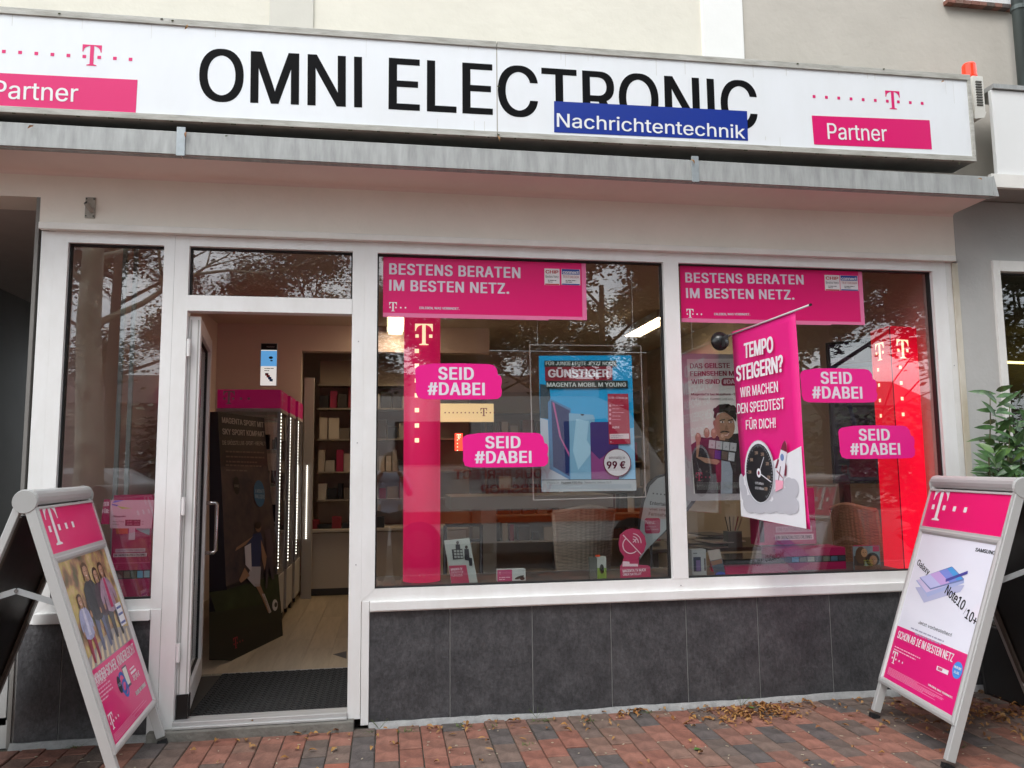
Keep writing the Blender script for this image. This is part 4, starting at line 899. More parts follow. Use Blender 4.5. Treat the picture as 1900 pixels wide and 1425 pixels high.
gpx([(258, 590), (355, 578), (640, 490), (665, 838), (385, 970)], M('stadium_grass_print', (.020, .040, .008), .5, var=.6, scale=5), 'pitch_print', 6)
gpx([(258, 700), (360, 690), (652, 640), (665, 838), (385, 970), (258, 960)], flat('0c1606'), 'pitch_print', 7)
gpx([(258, 800), (370, 800), (658, 740), (665, 838), (385, 970), (258, 960)], flat('060a05'), 'pitch_print', 8)
P.px([z6(316, 1090), z6(630, 1085), z7(640, 440), z7(352, 560)], M('stadium_haze_print', (.10, .07, .06), .5, var=.8, scale=4, dark=(.015, .012, .03)), 'stadium_print', 5)
for tx, q in (('MAGENTA SPORT MIT', ((322, 800), (597, 832), (322, 762))), ('SKY SPORT KOMPAKT', ((325, 876), (605, 893), (325, 838))), ('DIE GRÖSSTE LIVE-SPORT-VIELFALT!', ((325, 945), (610, 950), (325, 918)))):
    P.textpx(tx, z6(*q[0]), z6(*q[1]), z6(*q[2]), M('totem_lettering', (.50, .45, .42), .5), bold=.05 if tx[1] != 'I' else 0)
fine(P, z6, 345, 990, 3, 255, 8, 2, 33, .012, '705f5c', 9); fine(P, z6, 345, 1080, 2, 240, 8, 2, 33, .012, '705f5c', 10)
P.discpx(*z6(568, 1268), 36/3.56, 88/3.56, '2c6890', part='blue_dot', k=11); P.textpx('6 MONATE', z6(540, 1262), z6(600, 1266), z6(540, 1238), 'b0c8d8', k=13); P.textpx('INKLUSIVE', z6(540, 1298), z6(602, 1302), z6(540, 1272), 'b0c8d8', k=13)
P.discpx(*z6(417, 1215), 20/3.56, 60/3.56, '0c0a10', part='badge', k=11); P.textpx('BUNDES', z6(402, 1225), z6(432, 1228), z6(402, 1208), 'a09890', k=13)
SK = '9a7860'
for pts, m, nm in (([(455, 340), (500, 270), (540, 262), (550, 300), (535, 440), (545, 470), (490, 480)], '20305c', 'player_shirt'), ([(455, 330), (398, 365), (405, 345), (500, 280)], SK, 'player_arm'), ([(540, 300), (575, 400), (560, 470), (545, 400)], SK, 'player_arm'),
                   ([(490, 450), (540, 450), (535, 560), (505, 560), (460, 510)], 'b0b0b8', 'player_shorts'), ([(505, 545), (535, 545), (560, 610), (595, 700), (580, 705), (545, 620)], SK, 'player_leg'), ([(545, 600), (560, 600), (598, 700), (585, 708)], 'd8d8dc', 'player_sock'),
                   ([(450, 455), (480, 500), (430, 540), (420, 525)], SK, 'player_leg'), ([(450, 340), (485, 320), (490, 480), (455, 440)], 'c8c8d0', 'player_sleeve'), ([(560, 250), (590, 240), (610, 350), (600, 400), (575, 400), (570, 330)], '50404a', 'second_player'), ([(570, 400), (600, 395), (615, 520), (600, 520), (585, 440), (575, 570), (565, 570)], '3c3440', 'second_player')):
    gpx(pts, m, (nm, pts[0]), 12 if 'shirt' in nm else 13)
P.discpx(*z7(526, 232), 17/2.97, 28/2.97, '7a5c48', part='player_head', k=13); P.discpx(*z7(524, 222), 17/2.97, 20/2.97, '2a1c14', part='player_hair', k=14)
P.discpx(*z7(618, 662), 15/2.97, 32/2.97, 'c8c8c8', part='football', k=13); P.discpx(*z7(622, 660), 8/2.97, 14/2.97, '202020', part='football_patch', k=14)
a, c = P.uv(*z7(391, 905)), P.uv(*z7(415, 897)); P.logo(a[0], a[1], c[0]-a[0], 'a02838', k=12)
P.done()
# ---- three glass display cabinets with LED strips
LED = M('led_dots', (1, .97, .88), .3, emit=2.6, ecol=(1, .96, .86)); CWH = M('cabinet_white_metal', (.42, .40, .38), .5)
MAGL = M('lit_magenta_header', (.42, .004, .10), .4, emit=.10)
def cabinet(y0, y1, x0, x1, label, first=False):
    r = thing('display_cabinet', label, 'cabinet', ((x0+x1)/2, (y0+y1)/2, .06), 'glass display cabinets behind the door')
    b = MB(); b.box(x0, x1, y0, y1, 1.985, 2.15, MAGL); b.build('header', r, bevel=.003); b = MB(); b.box(x0-.004, x1+.004, y0-.004, y1+.004, 1.955, 1.9845, CWH); b.build('top_frame', r)
    for x in (x0, x1-.025):
        for y in (y0, y1-.025): b = MB(); b.box(x, x+.025, y, y+.025, .52, 1.954, M('cabinet_aluminium', (.30, .30, .30), .4, .5)); b.build('post', r)
    b = MB(); b.box(x0, x1, y0, y1, .16, .519, CWH); b.build('base', r, bevel=.004)
    for x in (x0+.05, x1-.05):
        for y in (y0+.05, y1-.05): b = MB(); b.tube([(x-.012, y, .10), (x+.012, y, .10)], .038, BLACK, 12); b.box(x-.008, x+.008, y-.01, y+.01, .12, .1595, ALU); b.build('castor', r)
    for z in (.95, 1.30, 1.62):
        b = MB(); b.box(x0+.03, x1-.03, y0+.03, y1-.03, z, z+.006, M('shelf_glass_edge', (.30, .38, .37), .1)); b.build('shelf', r)
        for k in range(3):
            b = MB(); x = x0+.08+k*(x1-x0-.12)/3; b.obox((x+.04, y0+.14, z+.075), (.035, 0, 0), (0, .01, .065), (0, .006, -.001), M('phone_black', (.02, .022, .03), .2)); b.build('phone', r)
    for (a0, a1, c0, c1) in ((x1-.008, x1-.003, y0+.03, y1-.03), (x0+.03, x1-.03, y0+.004, y0+.009)):
        b = MB(); b.box(a0, a1, c0, c1, .522, 1.952, GLASS); b.build('glass', r)
    for yy in (y0+.012,):
        b = MB(); b.box(x1+.0005, x1+.004, yy-.008, yy+.008, .58, 1.95, M('led_strip_back', (.4, .4, .36), .5)); b.build('led_strip', r)
        b = MB()
        for k in range(46): z = .60+k*.0295; b.box(x1+.0042, x1+.008, yy-.003, yy+.003, z, z+.011, LED)
        b.build('led_dots', r, kind='stuff')
    P = Panel((x0, y0-.0005, 1.985), X, Z, r); P.layer = 1; P.logo(.05, .035, .095, M('dim_white_print', (.5, .45, .44), .5), pitch=.065); P.done()
    P = Panel((x1+.0005, y0, 1.985), Y_, Z, r); P.layer = 1; P.logo(.06, .035, .095, MATS['dim_white_print'], pitch=.065); P.done()
cabinet(2.42, 2.90, -1.46, -.925, 'front glass cabinet with magenta header nearest to the open door')
cabinet(3.02, 3.46, -1.40, -.915, 'second glass cabinet with magenta header and LED strip, the middle one')
cabinet(3.60, 4.06, -1.38, -.905, 'rearmost glass cabinet with magenta header next to the white post')
ld = thing('lit_phone_display', 'small upright lit advert with a blue phone on top of the front cabinet', 'display', (-1.11, 2.6, 2.15))
P = Panel(at(482, 716, 2.55), X, Z, ld); a = P.uv(515, 637); P.board(0, 0, a[0], a[1], .02, ALU, 'case'); P.layer = 1
P.rect(.004, .004, a[0]-.004, a[1]-.004, M('lit_white_face', (.75, .74, .70), .4, emit=.42), 'lit_face'); P.layer = 2; P.rect(.004, a[1]*.84, a[0]-.004, a[1]-.004, '14161a', 'top_band'); P.rect(.004, a[1]*.46, a[0]-.004, a[1]*.82, M('lit_blue', (.10, .32, .62), .4, emit=.5), 'blue_field')
P.layer = 3; P.disc(a[0]*.62, a[1]*.66, .018, .012, '0c0e14', 'lens'); P.disc(a[0]*.66, a[1]*.59, .012, .006, '0c0e14', 'lens'); P.text('HUAWEI', a[0]*.36, a[1]*.90, .012, a[0]*.45, 'd0d0d0')
for k, c_ in enumerate(('7a2040', 'c03040', '3050b0', '60a0e0')): P.rect(a[0]*(.3+.09*k), a[1]*(.24-.045*k), a[0]*(.5+.09*k), a[1]*(.30-.045*k), c_, ('phone_print', k), k=3+k)
P.greek(a[0]*.25, a[1]*.40, a[0]*.55, 2, .02, .006, '404040'); P.done()
# ---- white post, counter and clutter seen through the door
b = MB(); b.box(-.905, -.80, 4.18, 4.24, .06, 2.46, CWH)
o = tag(b.build('post'), 'white upright post with an LED strip beside the rear counter', 'post'); b = MB()
for k in range(40): z = .70+k*.02; b.box(-.862, -.856, 4.170, 4.1795, z, z+.008, LED)
b.build('led_dots', o, kind='stuff', world=False)
ct = thing('rear_counter', 'plain white counter with a dark plinth at the back of the shop', 'counter', (-.2, 4.4, .06))
b = MB(); b.box(-.86, .9, 4.34, 4.40, .14, .74, M('counter_white', (.50, .46, .41), .5)); b.build('front', ct); b = MB(); b.box(-.87, .92, 4.28, 4.9, .755, .785, MATS['counter_white']); b.build('top', ct, bevel=.003)
b = MB(); b.box(-.85, .9, 4.37, 4.42, .061, .139, DGREY); b.build('plinth', ct)
CL = [M('carton_'+h, h, .5) for h in ('2a2420', '7c1c28', '1c1c22', '6c655c', 'b0a89c', '3c3430', '8c1840', '24303c', 'a8a49c', '50281c', '121214', 'c4c0b8')]
ORD = ['first', 'second', 'third', 'fourth', 'fifth', 'sixth', 'seventh', 'eighth', 'ninth', 'tenth', 'eleventh', 'twelfth', 'thirteenth', 'fourteenth']
CN = dict(zip(CL, ('dark brown', 'dark red', 'black', 'taupe', 'light grey', 'brown', 'magenta', 'dark blue', 'grey', 'rust brown', 'jet black', 'off-white')))
def box_item(x, y, z, w_, d_, h_, m, rz=0, name='product_box', label='small boxed product standing on the back shelves', cat='box', grp='boxed products on the back shelves'):
    b = MB(); c, s = math.cos(rz), math.sin(rz); b.obox((0, 0, h_/2), (w_/2*c, w_/2*s, 0), (-d_/2*s, d_/2*c, 0), (0, 0, h_/2), m)
    o = b.build(name); o.location = (x, y, z); tag(o, label, cat, grp); return o
for i, (x, w_, h_, ci) in enumerate(((-.78, .07, .10, 1), (-.68, .16, .05, 10), (-.55, .10, .13, 1), (-.42, .14, .06, 2), (-.28, .12, .09, 4), (-.12, .2, .12, 10))):
    box_item(x, 4.45, .785, w_, .12, h_, CL[ci], 0, 'counter_item', '%s carton, %s from the left on the rear counter' % (CN[CL[ci]], ORD[i]), 'box', 'cartons on the rear counter')
su = thing('wall_shelf', 'dim wall shelf with bags and packaging above the rear counter', 'shelf', (-.3, 4.9, 1.1))
b = MB(); b.box(-.80, 1.0, 4.90, 4.93, .06, 2.75, M('slat_wall', (.32, .26, .21), .7)); b.build('back', su)
for z in (1.08, 1.40, 1.78, 2.14, 2.42): b = MB(); b.box(-.80, 1.0, 4.62, 4.9, z, z+.018, M('shelf_board', (.22, .19, .16), .6)); b.build('shelf', su)
for zi, z in enumerate((1.098, 1.418, 1.798, 2.158)):
    x = -.78; ki = 0
    while x < .5:
        w_ = rnd.uniform(.05, .13); box_item(x+w_/2, 4.72+rnd.uniform(-.03, .03), z, w_, .06, rnd.uniform(.12, .26), (m_ := rnd.choice(CL)), rnd.uniform(-.15, .15), 'product_pack', '%s pack, %s from the left on the %s wall shelf over the rear counter' % (CN[m_], ORD[ki], ('lowest', 'second', 'third', 'top')[zi]), 'pack', 'product packs over the rear counter'); x += w_+.015; ki += 1
# ---- shelf units along the back wall
def shelf_unit(x0, x1, label, zs, seed):
    r = thing('shelf_unit', label, 'shelf', ((x0+x1)/2, 5.85, .06), 'shelf units along the rear wall'); q = random.Random(seed)
    b = MB(); b.box(x0, x1, 6.10, 6.12, .06, 2.5, MATS['slat_wall']); b.build('back', r)
    for x in (x0, x1-.02): b = MB(); b.box(x, x+.02, 5.72, 6.0995, .06, 2.5, MATS['shelf_board']); b.build('side', r)
    for z in zs: b = MB(); b.box(x0+.021, x1-.021, 5.72, 6.0995, z, z+.02, M('shelf_board_pale', (.30, .26, .21), .6)); b.build('shelf', r)
    for z in zs[:-1]:
        x = x0+.04; ki = 0
        while x < x1-.12:
            w_ = q.uniform(.05, .17); box_item(x+w_/2, 5.86, z+.02, w_, .12, q.uniform(.10, .27), (m_ := q.choice(CL)), q.uniform(-.12, .12), label='%s box, %s from the left on shelf level %s of the %s shelf unit' % (CN[m_], ORD[ki], ORD[zs.index(z)], ('left', 'middle', 'right')[seed-1])); x += w_+q.uniform(.01, .08); ki += 1
ZS = [.45, .80, 1.15, 1.50, 1.84, 2.18]
shelf_unit(-.15, 1.05, 'shelf unit full of boxes behind the magenta column', ZS, 1); shelf_unit(1.30, 2.30, 'shelf unit full of boxes behind the blue phone poster', ZS, 2); shelf_unit(2.45, 3.5, 'shelf unit of leaflets and boxes near the right rear corner', ZS, 3)
# ---- lit things
ls = thing('lit_fascia', 'cream lit sign strip with a T and dots deep in the shop', 'sign', (.9, 5.2, 2))
P = Panel(at(817, 783, 4.58), X, Z, ls); a = P.uv(916, 749); P.board(0, 0, a[0], a[1], .05, CWH, 'case'); P.layer = 1; P.rect(0, 0, a[0], a[1], M('lit_cream_face', (.75, .60, .34), .4, emit=.38, ecol=(.85, .62, .30)), 'lit_face'); P.layer = 2
P.logo(a[0]*.75, a[1]*.32, a[1]*.36, '9c1c30', left=9, dots=2, pitch=a[0]*.075); P.done()
gp = thing('lit_pylon', 'small glowing red pylon with a T between the shelves', 'sign', (.8, 4.9, 1.5))
P = Panel(at(845, 836, 4.4), X, Z, gp); a = P.uv(858.5, 804); P.board(0, 0, a[0], a[1], .08, M('lit_red_face', (.8, .05, .03), .4, emit=1.3, ecol=(1, .06, .03)), 'lit_body'); P.layer = 2; P.logo(a[0]*.2, a[1]*.66, a[0]*.55, M('lit_yellow_white', (1, .9, .6), .4, emit=1.0), dots=4, vertical=.04); P.done()
YW = M('lit_cream_print', (.9, .8, .55), .4, emit=.55, ecol=(1, .84, .52))
RC = M('lit_magenta_column', (.62, .012, .11), .4, emit=.24, ecol=(.8, .012, .11)); RR = M('lit_red_column', (.72, .006, .035), .4, emit=.42, ecol=(1, .003, .03))
cl_ = thing('lit_column', 'round magenta lit column with a T on its front in the left display window', 'column', (.225, .42, .74))
b = MB(); b.tube([(.225, .42, .742), (.225, .42, 2.70)], .118, RC, 40); b.build('column', cl_, smooth=True)
b = MB(); b.tube([(.225, .42, 2.7005), (.225, .42, 2.72)], .122, DGREY, 32); b.build('cap', cl_)
P = Panel((.225, .298, .742), X, Z, cl_); a = P.uv(770, 640); c_ = P.uv(803, 640); P.layer = 1; P.logo(a[0], a[1], c_[0]-a[0], YW, dots=0)
for yp in (651, 678.5, 706, 733.5, 761, 789.5, 817): a = P.uv(769.5, yp+4); P.rect(a[0], a[1], a[0]+.027, a[1]+.027, YW, ('square', yp))
P.done()
cr_ = thing('lit_column', 'square bright red lit column with two Ts in the right display window corner', 'column', (3.54, .31, .74))
A_, B_, C_, D_ = (3.43, .40), (3.42, .17), (3.66, .22), (3.67, .45)
b = MB(); b.prism([A_, B_, C_, D_], .742, 2.395, RR, axis='z'); b.build('column', cr_)
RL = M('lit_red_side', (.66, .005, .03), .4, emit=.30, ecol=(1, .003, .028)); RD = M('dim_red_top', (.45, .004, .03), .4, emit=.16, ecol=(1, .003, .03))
for (p_, q_, m1) in ((B_, C_, RR), (A_, B_, RL)):
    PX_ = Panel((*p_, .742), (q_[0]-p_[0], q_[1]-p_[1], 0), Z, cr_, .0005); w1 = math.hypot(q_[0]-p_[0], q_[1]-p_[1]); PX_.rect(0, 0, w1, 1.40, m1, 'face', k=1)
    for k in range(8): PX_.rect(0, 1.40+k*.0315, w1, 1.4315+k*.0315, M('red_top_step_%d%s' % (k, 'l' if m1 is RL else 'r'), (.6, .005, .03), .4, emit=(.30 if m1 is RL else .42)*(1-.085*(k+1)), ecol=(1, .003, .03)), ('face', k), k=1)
    PX_.done()
b = MB(); b.bar((B_[0]-.001, B_[1]-.002, .742), (B_[0]-.001, B_[1]-.002, 2.396), .004, .004, M('column_edge', (.10, .002, .01), .5)); b.build('edge_trim', cr_)
for (p, q, side) in ((B_, C_, 0), (A_, B_, 1)):
    P = Panel((*p, .742), (q[0]-p[0], q[1]-p[1], 0), Z, cr_, .002); wd = math.hypot(q[0]-p[0], q[1]-p[1]); P.layer = 1
    P.logo(wd*.22, 1.43, wd*.44, YW, dots=0)
    for k in range(6): P.rect(wd*.25, 1.355-k*.1085, wd*.25+.024, 1.379-k*.1085, YW, ('square', k, side))
    P.done()
for x_, y0, y1 in ((2.93, 3.15, 4.35), (.09, 3.2, 4.4)):
    lf = thing('ceiling_light', 'lit louvred fluorescent ceiling light %s' % ('near the window mullion' if x_ > 2.5 else ('behind the left magenta column' if x_ < 1 else 'close behind the left banner')), 'ceiling light', (x_, (y0+y1)/2, 3.1), 'louvred ceiling lights in the shop')
    b = MB(); b.box(x_-.10, x_+.10, y0, y1, 3.02, 3.10, M('light_housing', (.4, .38, .34), .5)); b.build('housing', lf)
    b = MB(); b.box(x_-.08, x_+.08, y0+.03, y1-.03, 3.010, 3.0195, M('lit_diffuser', (1, .86, .6), .4, emit=14, ecol=(1, .78, .50))); b.build('diffuser', lf)
    n_ = int((y1-y0)/.08); b = MB()
    for k in range(n_): b.box(x_-.08, x_+.08, y0+.04+k*.08, y0+.046+k*.08, 2.992, 3.0095, MATS['light_housing'])
    b.build('louvre', lf, kind='stuff')
# ---- display bench behind the big windows
bn_ = thing('window_bench', 'dark display bench behind the two big windows', 'bench', (1.8, .3, .7))
b = MB(); b.box(-.06, 3.74, .10, .68, .70, .7395, M('bench_grey', (.06, .058, .055), .5)); b.build('top', bn_); b = MB(); b.box(-.06, 3.74, .62, .64, .06, .699, IW2); b.build('front', bn_)
b = MB(); b.box(-1.89, -1.24, .10, .5, .66, .70, MATS['bench_grey']); b.box(-1.89, -1.24, .48, .5, .06, .66, MATS['bench_grey']); tag(b.build('sill_shelf'), 'dark low shelf behind the narrow side light', 'shelf')
# ---- blue phone poster in a wire frame
pf = thing('hanging_poster', 'blue poster with three phones and 99 € badge hanging in a wire frame', 'poster', (1.25, .12, 1.3))
P = Panel((.9, .12, 1.2), X, Z, pf, .0008); z5 = zt(990, 640, 5.09)
def q5(pts, m, nm, k): P.px([z5(*p) for p in pts], m, nm, k)
q5([(48, 103), (925, 98), (968, 1375), (76, 1388)], M('sky_blue_poster', (.008, .34, .66), .3), 'poster', 1)
q5([(60, 370), (110, 375), (150, 420), (160, 500), (140, 560), (140, 700), (62, 690)], '28404c', 'phone_shadow', 2)
q5([(62, 690), (135, 710), (150, 1170), (350, 1275), (75, 1275)], 'aebcc8', 'phone_back', 3)
q5([(800, 820), (945, 780), (962, 1275), (790, 1275)], '88bede', 'pale_field', 2)
q5([(135, 540), (165, 512), (350, 600), (345, 1275), (150, 1170)], '4078a8', 'phone_edge', 4); q5([(165, 530), (340, 620), (336, 1240), (185, 1150)], '142860', 'phone_screen', 5); q5([(175, 540), (210, 700), (240, 860), (336, 1060), (336, 1020), (262, 880), (225, 700), (195, 550)], 'b05890', 'phone_glow', 6)
q5([(332, 645), (560, 660), (575, 690), (575, 1275), (348, 1275)], '78acc8', 'phone_screen', 6); q5([(440, 650), (478, 655), (470, 668), (450, 668)], '101418', 'notch', 7); q5([(400, 700), (520, 720), (500, 900), (560, 1000), (420, 1180), (370, 1000)], '9cc8dc', 'phone_glow', 7.2)
q5([(532, 740), (545, 728), (795, 728), (805, 1275), (542, 1275)], '3c2c6c', 'phone_screen', 8); q5([(540, 1000), (620, 1080), (700, 1020), (800, 1100), (805, 1275), (545, 1275)], '84407c', 'phone_glow', 9)
q5([(75, 1275), (965, 1270), (968, 1375), (76, 1388)], 'a8b4b8', 'bottom_band', 10); q5([(75, 1272), (965, 1267), (965, 1273), (75, 1279)], '202428', 'rule', 11); q5([(125, 1320), (920, 1312), (920, 1355), (125, 1362)], '98a8b0', 'holo_strip', 11)
q5([(100, 150), (778, 148), (780, 202), (100, 208)], '20302c', 'text_bar', 10); q5([(105, 205), (740, 203), (742, 335), (108, 342)], '801c30', 'text_bar2', 9); q5([(115, 342), (885, 338), (888, 410), (118, 412)], '20302c', 'text_bar3', 11)
P.layer = 12
P.textpx('FÜR JUNGE LEUTE JETZT NOCH', z5(112, 193), z5(768, 193), z5(112, 160), 'c0ccc8', bold=.04); P.textpx('GÜNSTIGER', z5(135, 308), z5(708, 305), z5(135, 234), 'ccc8cc', bold=.07); P.textpx('MAGENTA MOBIL M YOUNG', z5(122, 397), z5(870, 395), z5(122, 358), 'c0ccc8', bold=.05)
q5([(695, 463), (888, 463), (910, 935), (708, 938)], '9c1438', 'tariff_card', 13); P.layer = 14
P.textpx('11 GB + STREAM ON', z5(702, 508), z5(882, 512), z5(702, 490), 'd8b0bc', bold=.04)
for k in range(5): fine(P, z5, 738, 570+k*34, 1, 130, 2, 0, 0, .004, 'd8a0b0', k)
for k in range(5): P.discpx(*z5(718, 575+k*41), 2, 2.4, 'd8a0b0', part=('icon', k), k=14)
q5([(714, 842), (896, 838), (898, 886), (716, 890)], 'd0c4c8', 'white_box', 14); fine(P, z5, 725, 860, 2, 120, -2, 2, 18, .003, '503038', 8); P.textpx('44,95 €', z5(738, 790), z5(806, 788), z5(738, 770), 'e0c0c8', bold=.06); P.layer = 15
a = P.uv(*z5(718, 928)); P.logo(a[0], a[1], .010, 'e0c0c8', k=14)
P.discpx(*z5(785, 1112), 131/5.09, 133/5.09, '6c1434', part='badge_ring', k=16); P.discpx(*z5(785, 1112), 123/5.09, 124/5.09, 'ccd0d2', part='badge', k=17); P.layer = 18
P.textpx('einmalig je', z5(706, 1078), z5(858, 1075), z5(706, 1050), '50303c'); P.textpx('99 €', z5(686, 1168), z5(862, 1166), z5(686, 1100), '5c1430', bold=.06)
P.textpx('iPhone Xr', z5(122, 1312), z5(236, 1310), z5(122, 1292), '707c80'); P.textpx('Huawei P30 Pro', z5(258, 1310), z5(456, 1308), z5(258, 1290), '303438', bold=.05); P.textpx('Samsung Galaxy S10', z5(474, 1308), z5(728, 1306), z5(474, 1288), '50585c')
P.done()
WIRE = M('frame_wire', (.48, .46, .43), .35, .4)
b = MB(); c4 = [at(*q, .125) for q in ((983, 640), (1189, 642), (1198, 922), (990, 928))]
for i in range(4): b.tube([c4[i], c4[(i+1) % 4]], .0035, WIRE, 6)
b.build('wire_frame', pf); b = MB(); b.tube([c4[0]+Vector((.05, 0, 0)), (c4[0].x+.05, .125, 3.1)], .0012, WIRE, 5); b.tube([c4[1]-Vector((.05, 0, 0)), (c4[1].x-.05, .125, 3.1)], .0012, WIRE, 5); b.build('hanging_wire', pf)
# ---- framed poster with a man holding a phone
pm_ = thing('framed_poster', 'grey framed poster DAS GEILSTE FERNSEHEN with a dark haired man holding a phone sideways', 'poster', (2.2, .35, 1.2))
P = Panel((1.97, .35, 1.2), X, Z, pm_, .0008); z8 = zt(1260, 640, 4.75)
def q8(pts, m, nm, k): P.px([z8(*p) for p in pts], m, nm, k)
a, c_ = P.uv(*z8(22, 1350)), P.uv(*z8(700, 85)); P.board(a[0], a[1]-.02, c_[0], c_[1], .02, M('poster_frame_silver', (.36, .37, .37), .4, .3), 'frame')
q8([(68, 125), (680, 118), (700, 1310), (130, 1310)], M('pale_green_white_poster', (.62, .67, .62), .35), 'poster', 1)
P.layer = 3
for tx, q in (('DAS GEILSTE', ((95, 207), (448, 203), (95, 163))), ('FERNSEHEN MIT', ((98, 275), (535, 271), (98, 232))), ('WIR SIND', ((107, 345), (360, 343), (107, 303)))): P.textpx(tx, z8(*q[0]), z8(*q[1]), z8(*q[2]), '8c2440', bold=.05)
q8([(372, 310), (390, 292), (620, 290), (620, 358), (385, 360), (372, 345)], '8c1c3c', 'hashtag_pill', 2.5); P.layer = 4; P.textpx('#DABEI', z8(388, 345), z8(560, 342), z8(388, 305), 'c8b8bc', bold=.06)
P.layer = 3; P.textpx('MagentaTV bei Mobilfunk-Tarifen', z8(107, 444), z8(570, 444), z8(107, 425), '6c2838', bold=.04); P.textpx('Für Telekom Kunden und alle,', z8(107, 486), z8(480, 486), z8(107, 466), '6a7470')
q8([(105, 880), (160, 840), (330, 800), (600, 770), (700, 900), (700, 1310), (140, 1310)], '241c20', 'jacket', 2); q8([(370, 1000), (440, 1010), (470, 1110), (468, 1310), (365, 1310)], '8c9aa4', 'shirt', 3); q8([(320, 980), (372, 1000), (370, 1200), (330, 1220)], '6c1830', 'lining', 3.2)
P.discpx(*z8(398, 715), 92/4.75, 120/4.75, '96745c', part='face', k=4); q8([(300, 640), (312, 560), (350, 525), (420, 520), (480, 540), (505, 620), (500, 680), (470, 640), (400, 590), (335, 600), (320, 650)], '1c1412', 'hair', 5)
for k in range(14): P.discpx(*z8(318+k*14, 545+12*math.sin(k*2.1)+abs(k-7)*4), 22/4.75, 20/4.75, '1c1412', part='hair', k=4.6+k*.05, n=10)
P.discpx(*z8(308, 690), 10/4.75, 26/4.75, '86644e', part='ear', k=4.4)
for x in (378, 452): P.discpx(*z8(x, 680), 18/4.75, 8/4.75, 'c8c0b8', part=('eye', x), k=5.5); P.discpx(*z8(x+2, 680), 7/4.75, 8/4.75, '281c18', part=('iris', x), k=6); P.px([z8(x-26, 664), z8(x+22, 652), z8(x+24, 660), z8(x-24, 672)], '241a16', ('eyebrow', x), 6)
q8([(415, 690), (432, 745), (405, 752), (400, 745)], '80604a', 'nose', 5.5); q8([(356, 770), (384, 756), (416, 757), (446, 768), (436, 774), (400, 766), (366, 776)], '30211b', 'moustache', 5.6); q8([(362, 774), (385, 790), (415, 792), (442, 772), (424, 803), (386, 802)], 'c8a8a0', 'mouth', 5.7); P.discpx(*z8(400, 838), 40/4.75, 14/4.75, '4a382e', part='beard', k=5.5)
for i, (fx_, fy_, ang_) in enumerate(((165, 818, 0), (240, 775, 0), (303, 780, 0), (378, 822, 0))): P.discpx(*z8(fx_, fy_), 26/4.75, 44/4.75, 'a07c64', part=('finger', i), k=7); P.discpx(*z8(fx_, fy_-20), 13/4.75, 16/4.75, 'bc9884', part=('nail', i), k=7.5)
q8([(148, 850), (175, 830), (190, 980), (330, 1000), (355, 1030), (330, 1055), (230, 1040), (150, 990)], 'a07c64', 'palm', 6.5)
q8([(190, 812), (530, 862), (500, 1035), (165, 985)], '161218', 'phone_body', 8)
for i in range(4): q8([(262+62*i, 836+8*i), (318+62*i, 843+8*i), (312+62*i, 915+8*i), (256+62*i, 908+8*i)], 'a8b0b2', ('tile_print', i), 9); q8([(254+60*i, 918+9*i), (308+60*i, 926+9*i), (302+60*i, 1000+9*i), (248+60*i, 992+9*i)], ('4c443c', '3c2c78', '5c5048', 'a8b0b2')[i], ('tile_print', i+4), 9)
P.layer = 10
for i, tx in enumerate(('0', 'C', 'ZDF', '2')): P.text(tx, *[sum(v)/1 for v in zip(P.uv(*z8(280+62*i, 890+8*i)))], .012, .012, '503038')
a, c_ = P.uv(*z8(148, 1198)), P.uv(*z8(205, 1198)); P.logo(a[0], a[1], c_[0]-a[0], '9c2048', k=5)
fine(P, z8, 150, 1215, 6, 390, 0, 1, 11, .0025, '8c9690', 31)
P.done(); b = MB(); b.tube([(2.06, .36, 2.24), (2.06, .36, 3.1)], .0016, WIRE, 5); b.build('hanging_wire', pm_)
# ---- beach flag sign, satellite card, cartons and booklets on the bench
bf = thing('beach_flag', 'pale drop shaped beach flag reading Entertain viel mehr als Fernsehen behind the mullion', 'flag', (1.95, .75, .06))
P = Panel(at(1196, 1045, .75), X, Z, bf, .001); z9 = zt(960, 780, 4.19)
def q9(pts, m, nm, k): P.px([z9(*p) for p in pts], m, nm, k)
q9([(940, 1000), (925, 900), (940, 780), (965, 620), (1010, 490), (1080, 430), (1200, 400), (1330, 430), (1440, 520), (1440, 560), (1330, 700), (1010, 1000), (950, 1090)], '22262a', 'hem', 0)
q9([(950, 1085), (945, 900), (960, 780), (985, 640), (1030, 510), (1090, 450), (1170, 425), (1300, 450), (1410, 545), (1300, 700), (1000, 1010)], M('pale_flag_print', (.42, .50, .50), .5), 'cloth', 2)
P.layer = 3
P.textpx('Entertain,', z9(1028, 655), z9(1175, 668), z9(1028, 628), '202428', bold=.04); P.textpx('viel mehr als', z9(1024, 697), z9(1260, 715), z9(1024, 678), '303a3e'); P.textpx('Fernsehen.', z9(1020, 740), z9(1188, 752), z9(1020, 712), '303a3e')
q9([(988, 770), (1000, 760), (1098, 760), (1110, 772), (1108, 868), (1095, 878), (1000, 880), (990, 865)], 'b0305c', 'new_badge', 3); P.layer = 4; P.textpx('Neu:', z9(995, 805), z9(1070, 805), z9(995, 776), 'd8c0c8'); P.textpx('Jetzt auch', z9(998, 832), z9(1075, 832), z9(998, 820), 'd0a8b8'); P.textpx('über Satellit', z9(998, 853), z9(1096, 853), z9(998, 840), 'd0a8b8')
for k in range(5): q = P.uv(*z9(1056+k*29, 568+k*3)); P.rect(q[0]-.005, q[1]-.005, q[0]+.005, q[1]+.005, '404c50', ('dot', k))
P.done(); b = MB(); b.tube([(1.86, .77, .061), (1.87, .77, .9)], .008, DGREY, 8); b.build('pole', bf)
